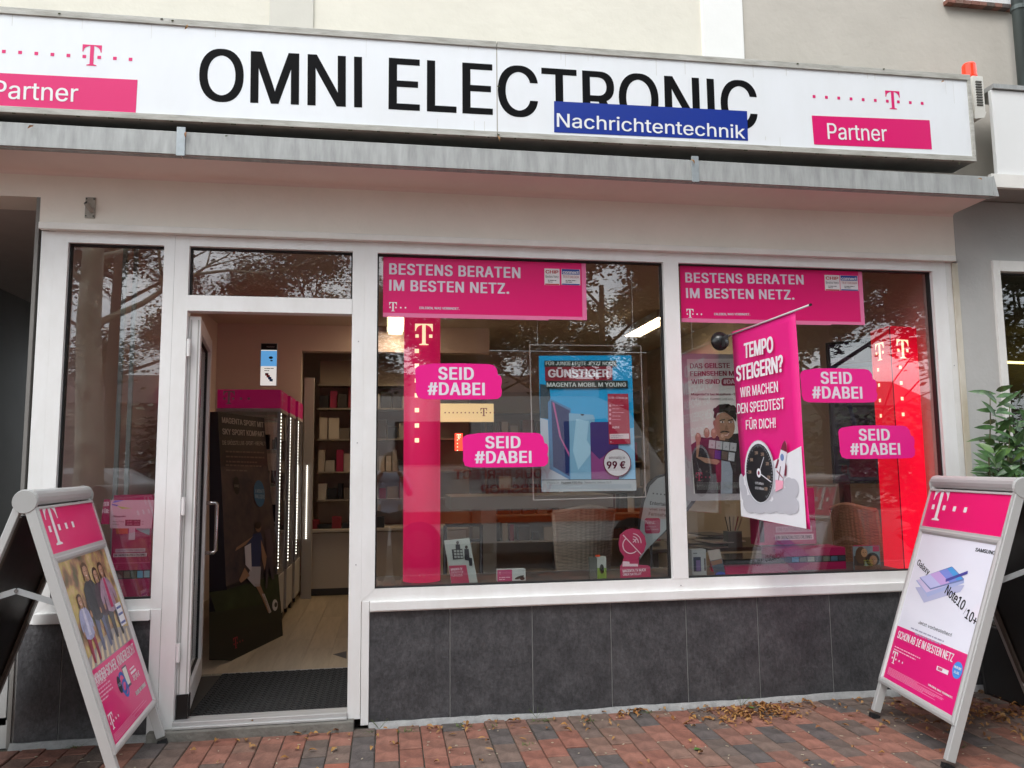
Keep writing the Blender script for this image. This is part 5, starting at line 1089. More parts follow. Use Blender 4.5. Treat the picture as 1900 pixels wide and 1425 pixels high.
def card_stand(name, label, cat, y, outline, col, z, extra, loc):
    r = thing(name, label, cat, loc); P = Panel(at(*z(*outline[0]), y), X, Z, r, .0008)
    uv_ = [P.uv(*z(*p)) for p in outline]; n = len(uv_); vs = [P.P(u, v, 0) for u, v in uv_]+[P.P(u, v, -12) for u, v in uv_]
    b = MB(); b.add(vs, [tuple(range(n)), tuple(range(2*n-1, n-1, -1))]+[(i, (i+1) % n, n+(i+1) % n, n+i) for i in range(n)], flat(col)); b.build('card', r); P.layer = 2; extra(P); P.done(); return r
def sat(P):
    w_ = 'd8c0c8'
    c_ = P.uv(*z9(880, 970)); 
    P.ring(c_[0], c_[1], .054, .054, .006, w_, 'dish', n=24, a0=125, a1=315); P.line(P.uv(*z9(820, 890)), P.uv(*z9(965, 1045)), .006, w_, ('dish', 1)); P.line(P.uv(*z9(898, 948)), P.uv(*z9(925, 922)), .006, w_, ('arm', 1))
    for k, rr_ in enumerate((.024, .040, .058)): c2 = P.uv(*z9(895, 950)); P.ring(c2[0], c2[1], rr_, rr_, .005, w_, ('wave', k), n=14, a0=-5, a1=85)
    P.px([z9(815, 1135), z9(820, 1095), z9(870, 1098), z9(872, 1115), z9(935, 1115), z9(938, 1135)], w_, 'foot'); P.textpx('MAGENTA TV AUCH', z9(818, 1182), z9(998, 1172), z9(818, 1160), w_, bold=.06); P.textpx('ÜBER SATELLIT', z9(820, 1208), z9(965, 1200), z9(820, 1190), w_, bold=.06)
card_stand('counter_card', 'magenta cut-out card with a satellite dish, MAGENTA TV AUCH ÜBER SATELLIT', 'card', .16, [(803, 1232), (800, 1140), (815, 1120), (832, 1060), (800, 1020), (788, 960), (800, 890), (850, 850), (900, 838), (950, 850), (990, 900), (1002, 960), (985, 1020), (945, 1065), (945, 1125), (1020, 1128), (1032, 1140), (1038, 1225)], 'a83258', z9, sat, (1.5, .16, .74))
z10 = zt(680, 780, 4.19)
def tvcard(P):
    P.px([z10(*p) for p in ((640, 1130), (775, 1125), (800, 1262), (660, 1268))], 'a03050', 'magenta_field'); P.layer = 3
    P.textpx('MAGENTA TV', z10(655, 1168), z10(745, 1162), z10(655, 1150), 'd8b8c0', bold=.05); P.textpx('EINFACH FÜR', z10(657, 1192), z10(752, 1186), z10(657, 1174), 'd8b8c0'); P.textpx('FLIR & ZUS', z10(662, 1216), z10(745, 1210), z10(662, 1198), 'd8b8c0')
    P.px([z10(*p) for p in ((662, 1003), (745, 998), (755, 1075), (672, 1082))], '202226', 'screen_print'); 
    for i in range(3):
        for j in range(3): P.px([z10(*p) for p in ((678+24*i+j*2, 1008+23*j), (696+24*i+j*2, 1007+23*j), (698+24*i+j*2, 1024+23*j), (680+24*i+j*2, 1025+23*j))], '8c9490', ('tile_print', i, j), k=3.5)
    for hx, hy in ((708, 950), (776, 985)):
        P.discpx(*z10(hx, hy), 2.6, 3.2, '302420', part=('figure', hx), k=3); P.px([z10(hx-16, hy+14), z10(hx+18, hy+14), z10(hx+24, hy+80), z10(hx-14, hy+84)], '24262c', ('figure', hx, 1), 3)
    P.px([z10(*p) for p in ((760, 1060), (820, 1070), (822, 1130), (800, 1130), (795, 1090), (765, 1085))], '24262c', 'figure_legs', 3)
card_stand('leaflet', 'tilted white leaflet MAGENTA TV with two people on a sofa beside the magenta column', 'leaflet', .26, [(660, 1266), (603, 935), (800, 913), (865, 1260)], '9ca6a0', z10, tvcard, (.45, .26, .74))
r = thing('product_carton', 'small pink and white carton with a black accessory on the bench', 'box', (.76, .2, .74))
P = Panel(at(923, 1079, .18), X, Z, r); a = P.uv(975, 1056); P.board(0, 0, a[0], a[1], .06, flat('a8b0ac'), 'carton'); P.layer = 1; P.rect(0, 0, a[0]*.52, a[1], 'a84068', 'pink_half'); P.layer = 2; P.text('T', .01, a[1]*.6, .015, .012, 'd8b0c0'); P.greek(.01, a[1]*.3, a[0]*.4, 2, .012, .005, 'd8a8b8'); P.disc(a[0]*.78, a[1]*.3, .03, .008, '181818', ('headset', 0), rot=.3); P.disc(a[0]*.88, a[1]*.2, .015, .010, '181818', ('headset', 1)); P.done()
r = thing('drink_carton', 'green and grey product packs with an orange cap in front of the wicker chair', 'box', (1.2, .22, .74))
z = z9; P = Panel(at(*z9(565, 1236), .22), X, Z, r); 
a, c_ = P.uv(*z9(618, 1236)), P.uv(*z9(565, 1065)); P.board(0, 0, a[0], c_[1], .03, flat('50544e'), 'grey_pack'); a2, c2 = P.uv(*z9(622, 1236)), P.uv(*z9(690, 1060)); P.board(a2[0], 0, c2[0], c2[1], .04, flat('9ca49c'), 'white_pack'); P.layer = 1; P.rect(a2[0], 0, c2[0], c2[1]*.5, '688430', 'green_field'); P.disc((a2[0]+c2[0])/2, c2[1]*.45, .014, .03, '30342c', 'device'); P.rect(a2[0]-.01, c2[1]+.001, a2[0]+.02, c2[1]+.014, 'c04018', 'orange_cap'); P.done()
# right window: white phone box, travel leaflet, media boxes, girls' booklet
r = thing('phone_box', 'white upright phone carton at the lower left corner of the right window', 'box', (1.98, .2, .74)); P = Panel(at(*z4(200, 1290), .2), X, Z, r); z = z4
a = P.uv(*z4(318, 1290))[0]; h_ = P.uv(*z4(200, 1068))[1]; P.board(0, 0, a, h_, .06, flat('9ca4a2'), 'carton'); P.layer = 1; P.rect(a*.1, h_*.18, a*.62, h_*.72, '2a3448', 'phone_print'); P.layer = 2; P.rect(a*.28, h_*.2, a*.58, h_*.6, '6c5c88', 'screen_print'); P.rect(a*.84, h_*.2, a*.95, h_*.66, '504848', 'side_print'); P.greek(a*.1, h_*.84, a*.6, 1, .01, .006, '5c6468'); P.done()
r = thing('leaflet', 'slanted travel leaflet with a sea picture next to the white phone carton', 'leaflet', (2.1, .2, .74)); P = Panel(at(*z4(385, 1285), .2), X, Z, r)
P.px([z4(385, 1285), z4(470, 1270), z4(425, 1062), z4(320, 1075)], '98948c', 'sheet'); P.layer = 2; P.px([z4(345, 1160), z4(445, 1140), z4(470, 1265), z4(385, 1282)], '3c4c58', 'sea_print'); P.layer = 3; P.px([z4(350, 1165), z4(440, 1145), z4(447, 1180), z4(360, 1200)], '7c5c48', 'sky_print'); P.discpx(*z4(430, 1272), 9, 5, '2850a0', part='blue_dot', k=5); P.done()
MB_ = M('media_box_magenta', (.30, .008, .07), .4)
def media(x0, y0, x1, y1, yd, dep, label, film=True, col=MB_):
    r = thing('magenta_carton', label, 'box', tuple(at(x0, y1, yd)), 'magenta media cartons on the window bench'); P = Panel(at(x0, y1, yd), X, Z, r); a = P.uv(x1, y0); P.board(0, 0, a[0], a[1], dep, col, 'carton'); P.layer = 1
    if film:
        q = random.Random(x0); P.rect(0, a[1]*.38, a[0], a[1]*.66, '141014', 'film_strip'); P.layer = 2; n = max(3, int(a[0]/.055))
        for i in range(n): P.rect(a[0]*(i+.06)/n, a[1]*.42, a[0]*(i+.94)/n, a[1]*.62, q.choice(('406070', '5a6c5c', '70403c', '8c9488', '2c3c44', '4c88a0')), ('frame_print', i))
    return r, P, a
rr_, P, a = media(1440, 1015, 1568, 1062, .33, .2, 'long magenta media carton with a film strip, lower right of the stack'); P.done()
rr_, P, a = media(1408, 905, 1510, 1012, .46, .12, 'upright magenta carton EINE PLATTFORM EIN PAKET behind the hanging flag', film=False)
P.layer = 1; P.rect(a[0]*.02, a[1]*.05, a[0]*.10, a[1]*.95, '201820', 'film_strip'); P.rect(a[0]*.30, a[1]*.22, a[0]*.93, a[1]*.32, 'b890a0', ('text_bar', 1)); P.rect(a[0]*.28, a[1]*.08, a[0]*.95, a[1]*.18, 'c8b0b8', ('text_bar', 2)); P.layer = 2
P.text('EINE PLATTFORM EIN PAKET', a[0]*.33, a[1]*.24, a[1]*.06, a[0]*.57, '70304c'); P.text('EIN GRENZENLOSES ERLEBNIS', a[0]*.30, a[1]*.10, a[1]*.06, a[0]*.62, '402028', bold=.04)
P.logo(a[0]*.62, a[1]*.55, .05, 'b08090', k=2); P.done()
r = thing('media_receiver', 'flat black receiver box with a magenta front lying on the bench', 'box', (2.35, .3, .74)); c0 = at(1345, 1064, .25); c1 = at(1440, 1040, .25)
b = MB(); b.prism([(c0.x, .25), (c1.x+.08, .25), (c1.x+.10, .42), (c1.x+.06, .58), (c0.x+.04, .58), (c0.x-.02, .42)], .741, .80, MB_, axis='z'); b.build('tray', r, bevel=.006)
b = MB(); b.prism([(c0.x+.01, .262), (c1.x+.07, .262), (c1.x+.088, .42), (c1.x+.05, .57), (c0.x+.05, .57), (c0.x-.01, .42)], .8005, .835, M('gloss_black_plastic', (.02, .022, .022), .15), axis='z'); b.build('lid', r, bevel=.01)
r = thing('booklet', 'small square booklet with two girls leaning together near the red column', 'booklet', (3.35, .16, .74)); z11 = zt(1480, 780, 4.453); P = Panel(at(*z11(470, 1238), .16), X, Z, r)
a = P.uv(*z11(675, 1035)); P.board(0, -.004, a[0], a[1], .01, flat('6c7c80'), 'card'); P.layer = 1; P.rect(0, a[1], a[0]*.95, a[1]+.006, 'a01c44', 'spine'); P.rect(a[0]*.74, a[1]*.76, a[0]*.98, a[1]*.98, 'a81c50', 'corner_logo'); P.rect(0, 0, a[0]*.4, a[1]*.6, '3c3430', 'ground_print'); P.layer = 2
P.disc(a[0]*.28, a[1]*.62, a[0]*.22, a[1]*.36, '4c3828', ('hair', 1)); P.disc(a[0]*.40, a[1]*.72, a[0]*.12, a[1]*.18, '9c7858', ('face', 1), k=3); P.disc(a[0]*.70, a[1]*.42, a[0]*.26, a[1]*.30, '1c1412', ('hair', 2), k=3); P.disc(a[0]*.73, a[1]*.40, a[0]*.15, a[1]*.20, '8c6444', ('face', 2), k=4)
P.poly([(0, 0), (a[0], 0), (a[0]*.98, a[1]*.22), (a[0]*.5, a[1]*.16), (0, a[1]*.2)], '60483c', 'arms', k=5)
for k_, tx in enumerate(('MEINE', 'SERIEN &', 'FILME')): P.text(tx, a[0]*.36, a[1]*(.36-.1*k_), a[1]*.06, a[0]*.34, 'a0a040', k=6)
for fx_, fy_ in ((.36, .74), (.44, .74), (.69, .43), (.78, .43)): P.disc(a[0]*fx_, a[1]*fy_, .0035, .0025, '201810', ('eye', fx_), k=6, n=8)
P.done()
# side light: magenta carton and opening hours film
rr_, P, a = media(203, 918, 284, 1110, .28, .12, 'tall magenta carton behind the narrow side light, EINE PLATTFORM EIN PAKET', film=False)
P.rect(0, a[1]*.18, a[0], a[1]*.265, '141014', 'film_strip'); P.rect(0, a[1]*.33, a[0], a[1]*.34, 'b04870', 'edge_line'); P.layer = 2
for i in range(6): P.rect(a[0]*(i+.06)/6, a[1]*.19, a[0]*(i+.94)/6, a[1]*.255, ('30443c', '5c3c3c', '6c6458', '405048', '4890a8', '78a0a8')[i], ('frame_print', i))
P.rect(a[0]*.1, a[1]*.44, a[0]*.86, a[1]*.475, 'b090a0', ('text_bar', 1)); P.rect(a[0]*.05, a[1]*.395, a[0]*.90, a[1]*.43, 'c0a8b4', ('text_bar', 2)); P.layer = 3
P.text('EINE PLATTFORM EIN PAKET', a[0]*.13, a[1]*.449, a[1]*.018, a[0]*.7, '6c3450'); P.text('EIN GRENZENLOSES ERLEBNIS', a[0]*.07, a[1]*.402, a[1]*.022, a[0]*.80, '3c2028', bold=.04)
P.poly([(a[0]*.1, a[1]*.62), (a[0]*.4, a[1]*.62), (a[0]*.36, a[1]*.78), (a[0]*.05, a[1]*.78)], 'b85030', 'flag_print', k=2); P.rect(a[0]*.42, a[1]*.56, a[0]*.58, a[1]*.78, 'b08898', 'tower_print', k=2); P.poly([(a[0]*.6, a[1]*.66), (a[0]*.95, a[1]*.60), (a[0]*.95, a[1]*.76), (a[0]*.6, a[1]*.76)], '788088', 'roof_print', k=2)
P.done()
r = thing('opening_hours_film', 'pale film with opening hours stuck inside the narrow side light', 'sticker', (-1.6, .06, 1.2)); z12 = zt(180, 900, 6.475); P = Panel(at(*z12(155, 520), .06), X, Z, r)
P.px([z12(155, 520), z12(655, 520), z12(690, 180), z12(165, 180)], M('pale_pink_film', (.42, .25, .30), .4), 'film'); P.layer = 2
P.px([z12(185, 215), z12(215, 185), z12(330, 182), z12(220, 210)], '5058a8', 'swoosh'); P.px([z12(180, 225), z12(260, 240), z12(240, 255), z12(180, 240)], '404c90', ('swoosh', 1)); P.px([z12(240, 250), z12(320, 265), z12(420, 280), z12(300, 285)], '909848', ('swoosh', 2))
P.textpx('Öffnungszeiten', z12(190, 384), z12(345, 384), z12(190, 366), '5c3040', bold=.03); P.px([z12(338, 490), z12(520, 490), z12(525, 416), z12(340, 416)], '6c1430', 'hours_field'); P.layer = 4; P.textpx('10.00 - 18.30', z12(360, 445), z12(510, 445), z12(360, 428), 'b08090'); P.textpx('10.00 - 14.00', z12(360, 478), z12(510, 478), z12(360, 460), 'b08090'); P.layer = 3
P.textpx('Montag-Freitag', z12(188, 445), z12(325, 445), z12(188, 430), '5c3040'); P.textpx('Samstag', z12(185, 478), z12(260, 478), z12(185, 463), '5c3040'); P.textpx('Uhr', z12(537, 445), z12(562, 445), z12(537, 430), '5c3040'); P.textpx('Uhr', z12(537, 478), z12(562, 478), z12(537, 463), '5c3040'); P.done()
r = thing('counter_card', 'small magenta card reading SER FÜR at the left of the side light', 'card', (-1.7, .2, 1.15)); P = Panel(at(*z12(45, 470), .2), X, Z, r); P.px([z12(45, 470), z12(150, 470), z12(155, 170), z12(85, 172)], MB_, 'card'); P.layer = 2; P.textpx('SER', z12(78, 255), z12(148, 250), z12(82, 205), 'c8a8b4', bold=.06); P.textpx('FÜR:', z12(62, 340), z12(146, 336), z12(68, 292), 'c8a8b4', bold=.06); P.done()
for x_, lab in ((-1.665, 'slim pale upright pole left of centre behind the side light'), (-1.60, 'slim grey upright pole right of centre behind the side light')):
    b = MB(); b.box(x_-.012, x_+.012, .55, .575, .70, 3.1, M('pole_paint', (.30, .33, .32), .4)); tag(b.build('display_pole'), lab, 'pole')
# ---- screen, desk, chairs
sn = thing('advert_screen', 'big dark upright screen advertising 3,75 GB DATEN beside the red column', 'screen', (4, 1.7, 1.3))
A_, B_ = at(1532, 648, .98), at(1616, 620, .70); zb_ = 1.30; U_ = Vector((B_.x-A_.x, B_.y-A_.y, 0)); P = Panel((A_.x, A_.y, zb_), U_, Z, sn, .0015); wd = U_.length; ht = A_.z-zb_+.05
P.board(0, 0, wd+.06, ht, .05, M('screen_bezel', (.012, .012, .014), .25), 'bezel'); P.layer = 1; P.rect(.02, .02, wd+.04, ht-.02, M('screen_dark_purple', (.015, .006, .03), .2), 'picture'); P.layer = 2
P.rect(.03, ht*.84, wd+.035, ht*.92, '241c3c', 'stripe'); P.rect(.03, ht*.72, wd+.035, ht*.83, '1c5078', 'blue_stripe'); P.rect(.03, .03, wd+.035, ht*.26, '2c3446', 'lower_field'); P.rect(wd*.4, .05, wd*.95, ht*.27, '501030', 'magenta_tag', k=2.5); P.layer = 4; P.text('3,75 GB DATEN', .05, ht*.75, ht*.05, wd*.85, '5c7c94', bold=.05); P.text('MAGENTA MOBIL M', .04, ht*.855, ht*.025, wd*.5, '70688c', bold=.05); P.text('iPhone 11', .05, ht*.20, ht*.025, wd*.3, '101418'); P.text('49 €', wd*.2, ht*.07, ht*.06, wd*.25, '501030', bold=.06)
P.line((wd*.42, ht*.62), (wd*.55, ht*.4), .03, '182c58', 'phone_print', k=2.2); P.done(); b = MB(); b.box(A_.x+.10, A_.x+.16, A_.y+.02, A_.y+.08, .06, 1.60, DGREY); b.build('stand', sn)
dk = thing('consulting_desk', 'dark brown desk with papers behind the right display window', 'desk', (2.7, 1.3, .06))
b = MB(); b.box(1.95, 3.3, 1.0, 1.75, .80, .83, M('desk_wood_dark', (.10, .075, .055), .4, var=.3, scale=3, stretch=(.5, 5, 1))); b.build('top', dk, bevel=.004)
for x_ in (1.98, 3.23): b = MB(); b.box(x_, x_+.04, 1.05, 1.7, .06, .799, MATS['desk_wood_dark']); b.build('leg', dk)
for i in range(9):
    x_, y_ = rnd.uniform(2.0, 2.75), rnd.uniform(1.05, 1.5); a_ = rnd.uniform(-.4, .4); b = MB(); b.obox((0, 0, .004), (.105*math.cos(a_), .105*math.sin(a_), 0), (-.148*math.sin(a_), .148*math.cos(a_), 0), (0, 0, .004), CL[(8, 11, 4, 3, 8, 6, 11, 4, 5)[i]]); o = b.build('paper_stack'); o.location = (x_, y_, .831+i*.0085); tag(o, '%s sheet, %s from the bottom of the loose papers on the desk' % (CN[o.data.materials[0]], ORD[i]), 'paper', 'papers and brochures on the consulting desk')
pc = thing('pen_cup', 'grey square pen cup with pens on the consulting desk', 'cup', (2.62, 1.02, .91)); b = MB(); b.box(2.55, 2.66, .98, 1.07, .832, .95, flat('5c625c')); b.build('cup', pc)
for k in range(5): b = MB(); b.tube([(2.57+k*.018, 1.02, .951), (2.54+k*.035, 1.0, 1.06)], .004, CL[k*2], 6); b.build('pen', pc)
db = thing('slab_desk', 'beige slab desk behind the wicker chair in the left window', 'desk', (1.2, 2.0, .06)); a, c_ = at(893, 945, 1.9), at(1043, 919, 1.9)
b = MB(); b.box(a.x-.25, c_.x+.45, 1.9, 2.6, a.z, c_.z, M('beige_laminate', (.27, .25, .19), .5)); b.build('top', db, bevel=.003)
for px_ in (893, 1080): x_ = at(px_, 1000, 1.9).x; b = MB(); b.box(x_, x_+.13, 1.91, 2.58, .06, a.z-.001, MATS['beige_laminate']); b.build('leg', db)
bc = thing('black_chair', 'black metal framed chair behind the leaflet in the left window', 'chair', (.6, 1.0, .06)); 
x0, x1 = at(826, 1000, 1.0).x, at(893, 1000, 1.0).x; BM_ = M('black_chair_metal', (.012, .012, .012), .35)
for x_ in (x0, x1):
    b = MB(); b.tube([(x_, 1.0, .07), (x_, 1.02, .5), (x_, 1.0, 1.04)], .014, BM_, 8); b.build('leg', bc, smooth=True); b = MB(); b.tube([(x_, 1.42, .07), (x_, 1.40, .5)], .012, BM_, 8); b.build('leg', bc, smooth=True)
b = MB(); b.tube([(x0, 1.0, 1.04), (x1, 1.0, 1.04)], .014, BM_, 8); b.tube([(x0, 1.005, .93), (x1, 1.005, .93)], .012, BM_, 8); b.build('back_rail', bc); b = MB(); b.box(x0-.01, x1+.01, 1.0, 1.43, .48, .52, BM_); b.build('seat', bc, bevel=.006)
def wicker(name, label, c0, cols, tilt, lean, w0, w1, h, col, grp):
    """upright wicker back shell: woven strands over a curved surface, with seat and legs"""
    r = thing(name, label, 'chair', c0, grp); A = M('wicker_'+cols, col, .55, var=.45, scale=30, stretch=(.3, .3, 3)); D = M('wicker_dark_'+cols, tuple(q*.35 for q in col), .7)
    ca, sa = math.cos(tilt), math.sin(tilt); cx, cy, cz = c0
    def pt(u, t, off):                                   # u -1..1 across, t 0..1 up
        w_ = w0+(w1-w0)*t; xx = u*w_/2; yy = .10*u*u - lean*t + off
        return (cx+xx*ca-yy*sa, cy+xx*sa+yy*ca, cz+t*h+.02*math.cos(u*3)*t)
    vs = [pt(-1+i/4, j/8, .0) for j in range(9) for i in range(9)]+[pt(-1+i/4, j/8, .02) for j in range(9) for i in range(9)]
    fs = [(j*9+i, j*9+i+1, (j+1)*9+i+1, (j+1)*9+i) for j in range(8) for i in range(8)]; fs += [tuple(k+81 for k in f[::-1]) for f in fs]
    b = MB(); b.add(vs, fs, D); b.build('shell', r)
    b = MB(); nr = int(h/.0105); q = random.Random(3)
    for j in range(nr):
        t = (j+.5)/nr; ph_ = j % 2
        for i in range(13):
            u0_ = -1+2*i/13; u1_ = u0_+2/13; o_ = -.006 if (i+ph_) % 2 else -.001; dz = q.uniform(-.0008, .0008); hh = .0040
            p = [pt(u0_, t, o_), pt(u1_, t, o_)]; m_ = pt((u0_+u1_)/2, t, o_-.004)
            vs = [(p[0][0], p[0][1], p[0][2]-hh+dz), (m_[0], m_[1], m_[2]-hh+dz), (p[1][0], p[1][1], p[1][2]-hh+dz), (p[1][0], p[1][1], p[1][2]+hh+dz), (m_[0], m_[1], m_[2]+hh+dz), (p[0][0], p[0][1], p[0][2]+hh+dz)]
            b.add(vs, [(0, 1, 4, 5), (1, 2, 3, 4)], A)
    b.build('weave', r, kind='stuff')
    b = MB(); b.tube([pt(-1, 0, .01), pt(-1, .5, .01), pt(-1, 1, .01)], .016, A, 8); b.tube([pt(1, 0, .01), pt(1, .5, .01), pt(1, 1, .01)], .016, A, 8); b.tube([pt(-1+k/4, 1, .01) for k in range(9)], .017, A, 8); b.build('rim', r, smooth=True)
    s0, s1 = pt(-1, 0, .02), pt(1, 0, .02)
    if cz > .3:
        dx, dy = -sa*.42, ca*.42
        b = MB(); b.add([s0, s1, (s1[0]+dx, s1[1]+dy, cz), (s0[0]+dx, s0[1]+dy, cz)]+[(p[0], p[1], cz-.07) for p in (s0, s1, (s1[0]+dx, s1[1]+dy), (s0[0]+dx, s0[1]+dy))], [(0, 1, 2, 3), (7, 6, 5, 4), (0, 4, 5, 1), (1, 5, 6, 2), (2, 6, 7, 3), (3, 7, 4, 0)], A); b.build('seat', r)
        for p in (s0, s1, (s1[0]+dx, s1[1]+dy), (s0[0]+dx, s0[1]+dy)): b = MB(); b.tube([(p[0], p[1], cz-.07), (p[0], p[1], .061)], .018, D, 8); b.build('leg', r)
a, c_ = at(1018, 946, .95), at(1134, 946, .95)
wicker('wicker_chair', 'grey brown wicker armchair with its woven back to the left display window', ((at(1040, 1075, .95).x+at(1140, 1075, .95).x)/2, .95, .50), 'grey', .10, .06, .36, (c_.x-a.x), a.z-.50, (.42, .36, .27), None)
a = at(1600, 940, .72); wicker('wicker_chair', 'brown wicker chair next to the bright red column', (at(1590, 1040, .72).x, .74, .50), 'orange', -1.0, .10, .36, .34, a.z-.50, (.42, .24, .14), None)
b = MB(); x0 = at(1395, 800, 3.4).x
for k in range(2): pass
wd_ = thing('white_door', 'pale panelled door at the rear behind the hanging flag', 'door', (3.3, 3.9, .06)); a, c_ = at(1487, 780, 3.9), at(1520, 780, 3.9)
b = MB(); b.box(a.x-.9, a.x, 3.9, 3.95, .061, 2.1, M('pale_door_paint', (.42, .41, .36), .5)); b.build('leaf', wd_); b = MB(); b.box(a.x+.001, a.x+.06, 3.87, 3.96, .061, 2.16, CWH); b.box(a.x-.96, a.x-.901, 3.87, 3.96, .061, 2.16, CWH); b.box(a.x-.9, a.x, 3.87, 3.96, 2.101, 2.16, CWH); b.build('frame', wd_, bevel=.004)
# magenta header strips glimpsed through the side light
b = MB(); b.box(-1.88, -1.56, 2.2, 2.6, 1.98, 2.15, MAGL); tag(b.build('header_board'), 'magenta header board glimpsed behind the side light', 'board')
# ================================================================== PLANTS, LEAVES
LEAFG = M('laurel_leaf', (.085, .19, .055), .35, var=.35, scale=20, dark=(.02, .055, .02)); LEAFL = M('pale_leaf', (.10, .20, .04), .4, var=.3, scale=20); STEM = M('plant_stem', (.09, .10, .04), .6)
def leaf(mb, p, d, up, l, w_, m, curl=.15):
    d = Vector(d).normalized(); s = d.cross(Vector(up)).normalized(); n = s.cross(d); p = Vector(p)
    prof = [(0, .08), (.25, .8), (.5, 1), (.78, .65), (1, .02)]; vs = []
    for t, k in prof:
        c = p+d*l*t-n*curl*l*t*t
        vs += [c-s*w_/2*k+n*w_*.12*k, c, c+s*w_/2*k+n*w_*.12*k]
    fs = []
    for i in range(4):
        a = i*3; fs += [(a, a+1, a+4, a+3), (a+1, a+2, a+5, a+4)]
    mb.add(vs, fs, m)
q = random.Random(11)
sb = thing('cherry_laurel', 'leafy cherry laurel with pointed glossy leaves behind the right sign board', 'shrub', (3.72, -.25, .45))
lv = MB()
for bx, by, tx, ty, tz in ((3.84, -.25, 3.82, -.33, 1.80), (3.80, -.3, 3.60, -.38, 1.52), (3.95, -.3, 3.98, -.38, 1.60), (3.80, -.22, 3.74, -.27, 1.90), (3.90, -.2, 3.93, -.30, 1.68), (3.82, -.28, 3.66, -.34, 1.40), (3.95, -.25, 4.05, -.3, 1.52), (3.85, -.2, 3.86, -.18, 1.60)):
    st = MB(); pts = [Vector((bx, by, .45)).lerp(Vector((tx, ty, tz)), t)+Vector((.03*math.sin(t*5+bx*9), .02*math.sin(t*4), 0)) for t in [i/7 for i in range(8)]]
    st.tube(pts, [.010-.007*i/7 for i in range(8)], STEM, 6); st.build('stem', sb, smooth=True)
    for i in range(50):
        t = .3+.7*i/49; p = pts[0].lerp(pts[-1], t)+Vector((.03*math.sin(t*5+bx*9), .02*math.sin(t*4), 0)); a = i*2.4+q.uniform(-.4, .4)
        leaf(lv, p, (math.cos(a), math.sin(a)*.6, q.uniform(-.1, .8)), (q.uniform(-.6, .6), -1, q.uniform(-.2, 1)), q.uniform(.10, .17), q.uniform(.030, .046), LEAFG if q.random() < .8 else LEAFL, q.uniform(.1, .35))
lv.build('foliage', sb, smooth=True)
gs = thing('grassy_shrub', 'narrow leaved arching green plant at the right edge behind the sign board', 'shrub', (4.05, -.35, .45)); lv = MB()
for i in range(260):
    a = q.uniform(0, 6.28); r_ = q.uniform(0, .10); p = Vector((3.98+r_*math.cos(a), -.36+r_*math.sin(a), q.uniform(.80, 1.30))); leaf(lv, p, (math.cos(a), math.sin(a)*.6, q.uniform(.1, 1.2)), (q.uniform(-.5, .5), -1, q.uniform(0, 1)), q.uniform(.16, .28), q.uniform(.014, .022), LEAFL if i % 3 else LEAFG, q.uniform(.3, .7))
lv.build('foliage', gs, smooth=True); st = MB()
for k in range(5): st.tube([(4.03+.02*k-.04, -.36, .44), (4.03+.035*k-.07, -.36, 1.0)], .008, STEM, 6)
st.build('stem', gs, kind='stuff')
pl = thing('planter', 'dark square planter behind the right sign board against the grey wall', 'planter', (4.05, -.3, 0)); b = MB()
b.prism([(3.74, .0), (4.36, .0), (4.40, .44), (3.70, .44)], -.55, -.10, M('planter_black', (.018, .018, .018), .5)); b.build('tub', pl, bevel=.01); b = MB(); b.box(3.73, 4.37, -.52, -.13, .4405, .447, M('soil', (.03, .022, .015), .95)); b.build('soil', pl)
# dry leaves
DL = M('dry_leaf', (.40, .20, .055), .6, var=.45, scale=60, dark=(.16, .065, .02), objvar=[(.40, .19, .05), (.50, .27, .08), (.30, .12, .035), (.44, .24, .09)])
DLs = [M('dry_leaf_a', (.36, .16, .04), .6, var=.4, scale=60), M('dry_leaf_b', (.44, .23, .075), .6, var=.4, scale=60), M('dry_leaf_c', (.22, .085, .025), .6, var=.4, scale=60)]
def dry(mb, p, a, l, w_, m, lift, r):
    d = Vector((math.cos(a), math.sin(a), r.uniform(-.15, .25))).normalized(); s = d.cross(Vector((r.uniform(-.4, .4), r.uniform(-.4, .4), 1))).normalized(); n = s.cross(d); vs = []
    for t, k in ((0, .1), (.2, .7), (.45, 1), (.7, .8), (.9, .35), (1, .02)):
        c = Vector(p)+d*l*(t-.5)+n*(lift*math.sin(t*3.1)+r.uniform(0, .002)); e = n*w_*r.uniform(.15, .5)*k
        vs += [c-s*w_/2*k+e, c, c+s*w_/2*k+e]
    fs = []
    for i in range(5): a_ = i*3; fs += [(a_, a_+1, a_+4, a_+3), (a_+1, a_+2, a_+5, a_+4)]
    mb.add(vs, fs, m)
for i in range(190):
    if i < 110: x, y = q.uniform(-1.0, 3.9), -.03-abs(q.gauss(0, .16))
    else: x, y = q.uniform(-.9, 4.2), q.uniform(-1.25, -.05)
    if x > 1.6 and i % 3 == 0: x, y = q.uniform(1.6, 3.9), q.uniform(-.55, -.05)
    mb = MB(); dry(mb, (0, 0, .006), 0, q.uniform(.022, .058), q.uniform(.010, .024), DL, q.uniform(.002, .009), q)
    o = mb.build('fallen_leaf', smooth=True); o.location = (x, min(y, -.035), .003); o.rotation_euler = (0, 0, q.uniform(0, 6.28)); tag(o, 'curled dry brown leaf lying on the brick pavement', 'leaf', 'dry leaves scattered over the brick pavement')
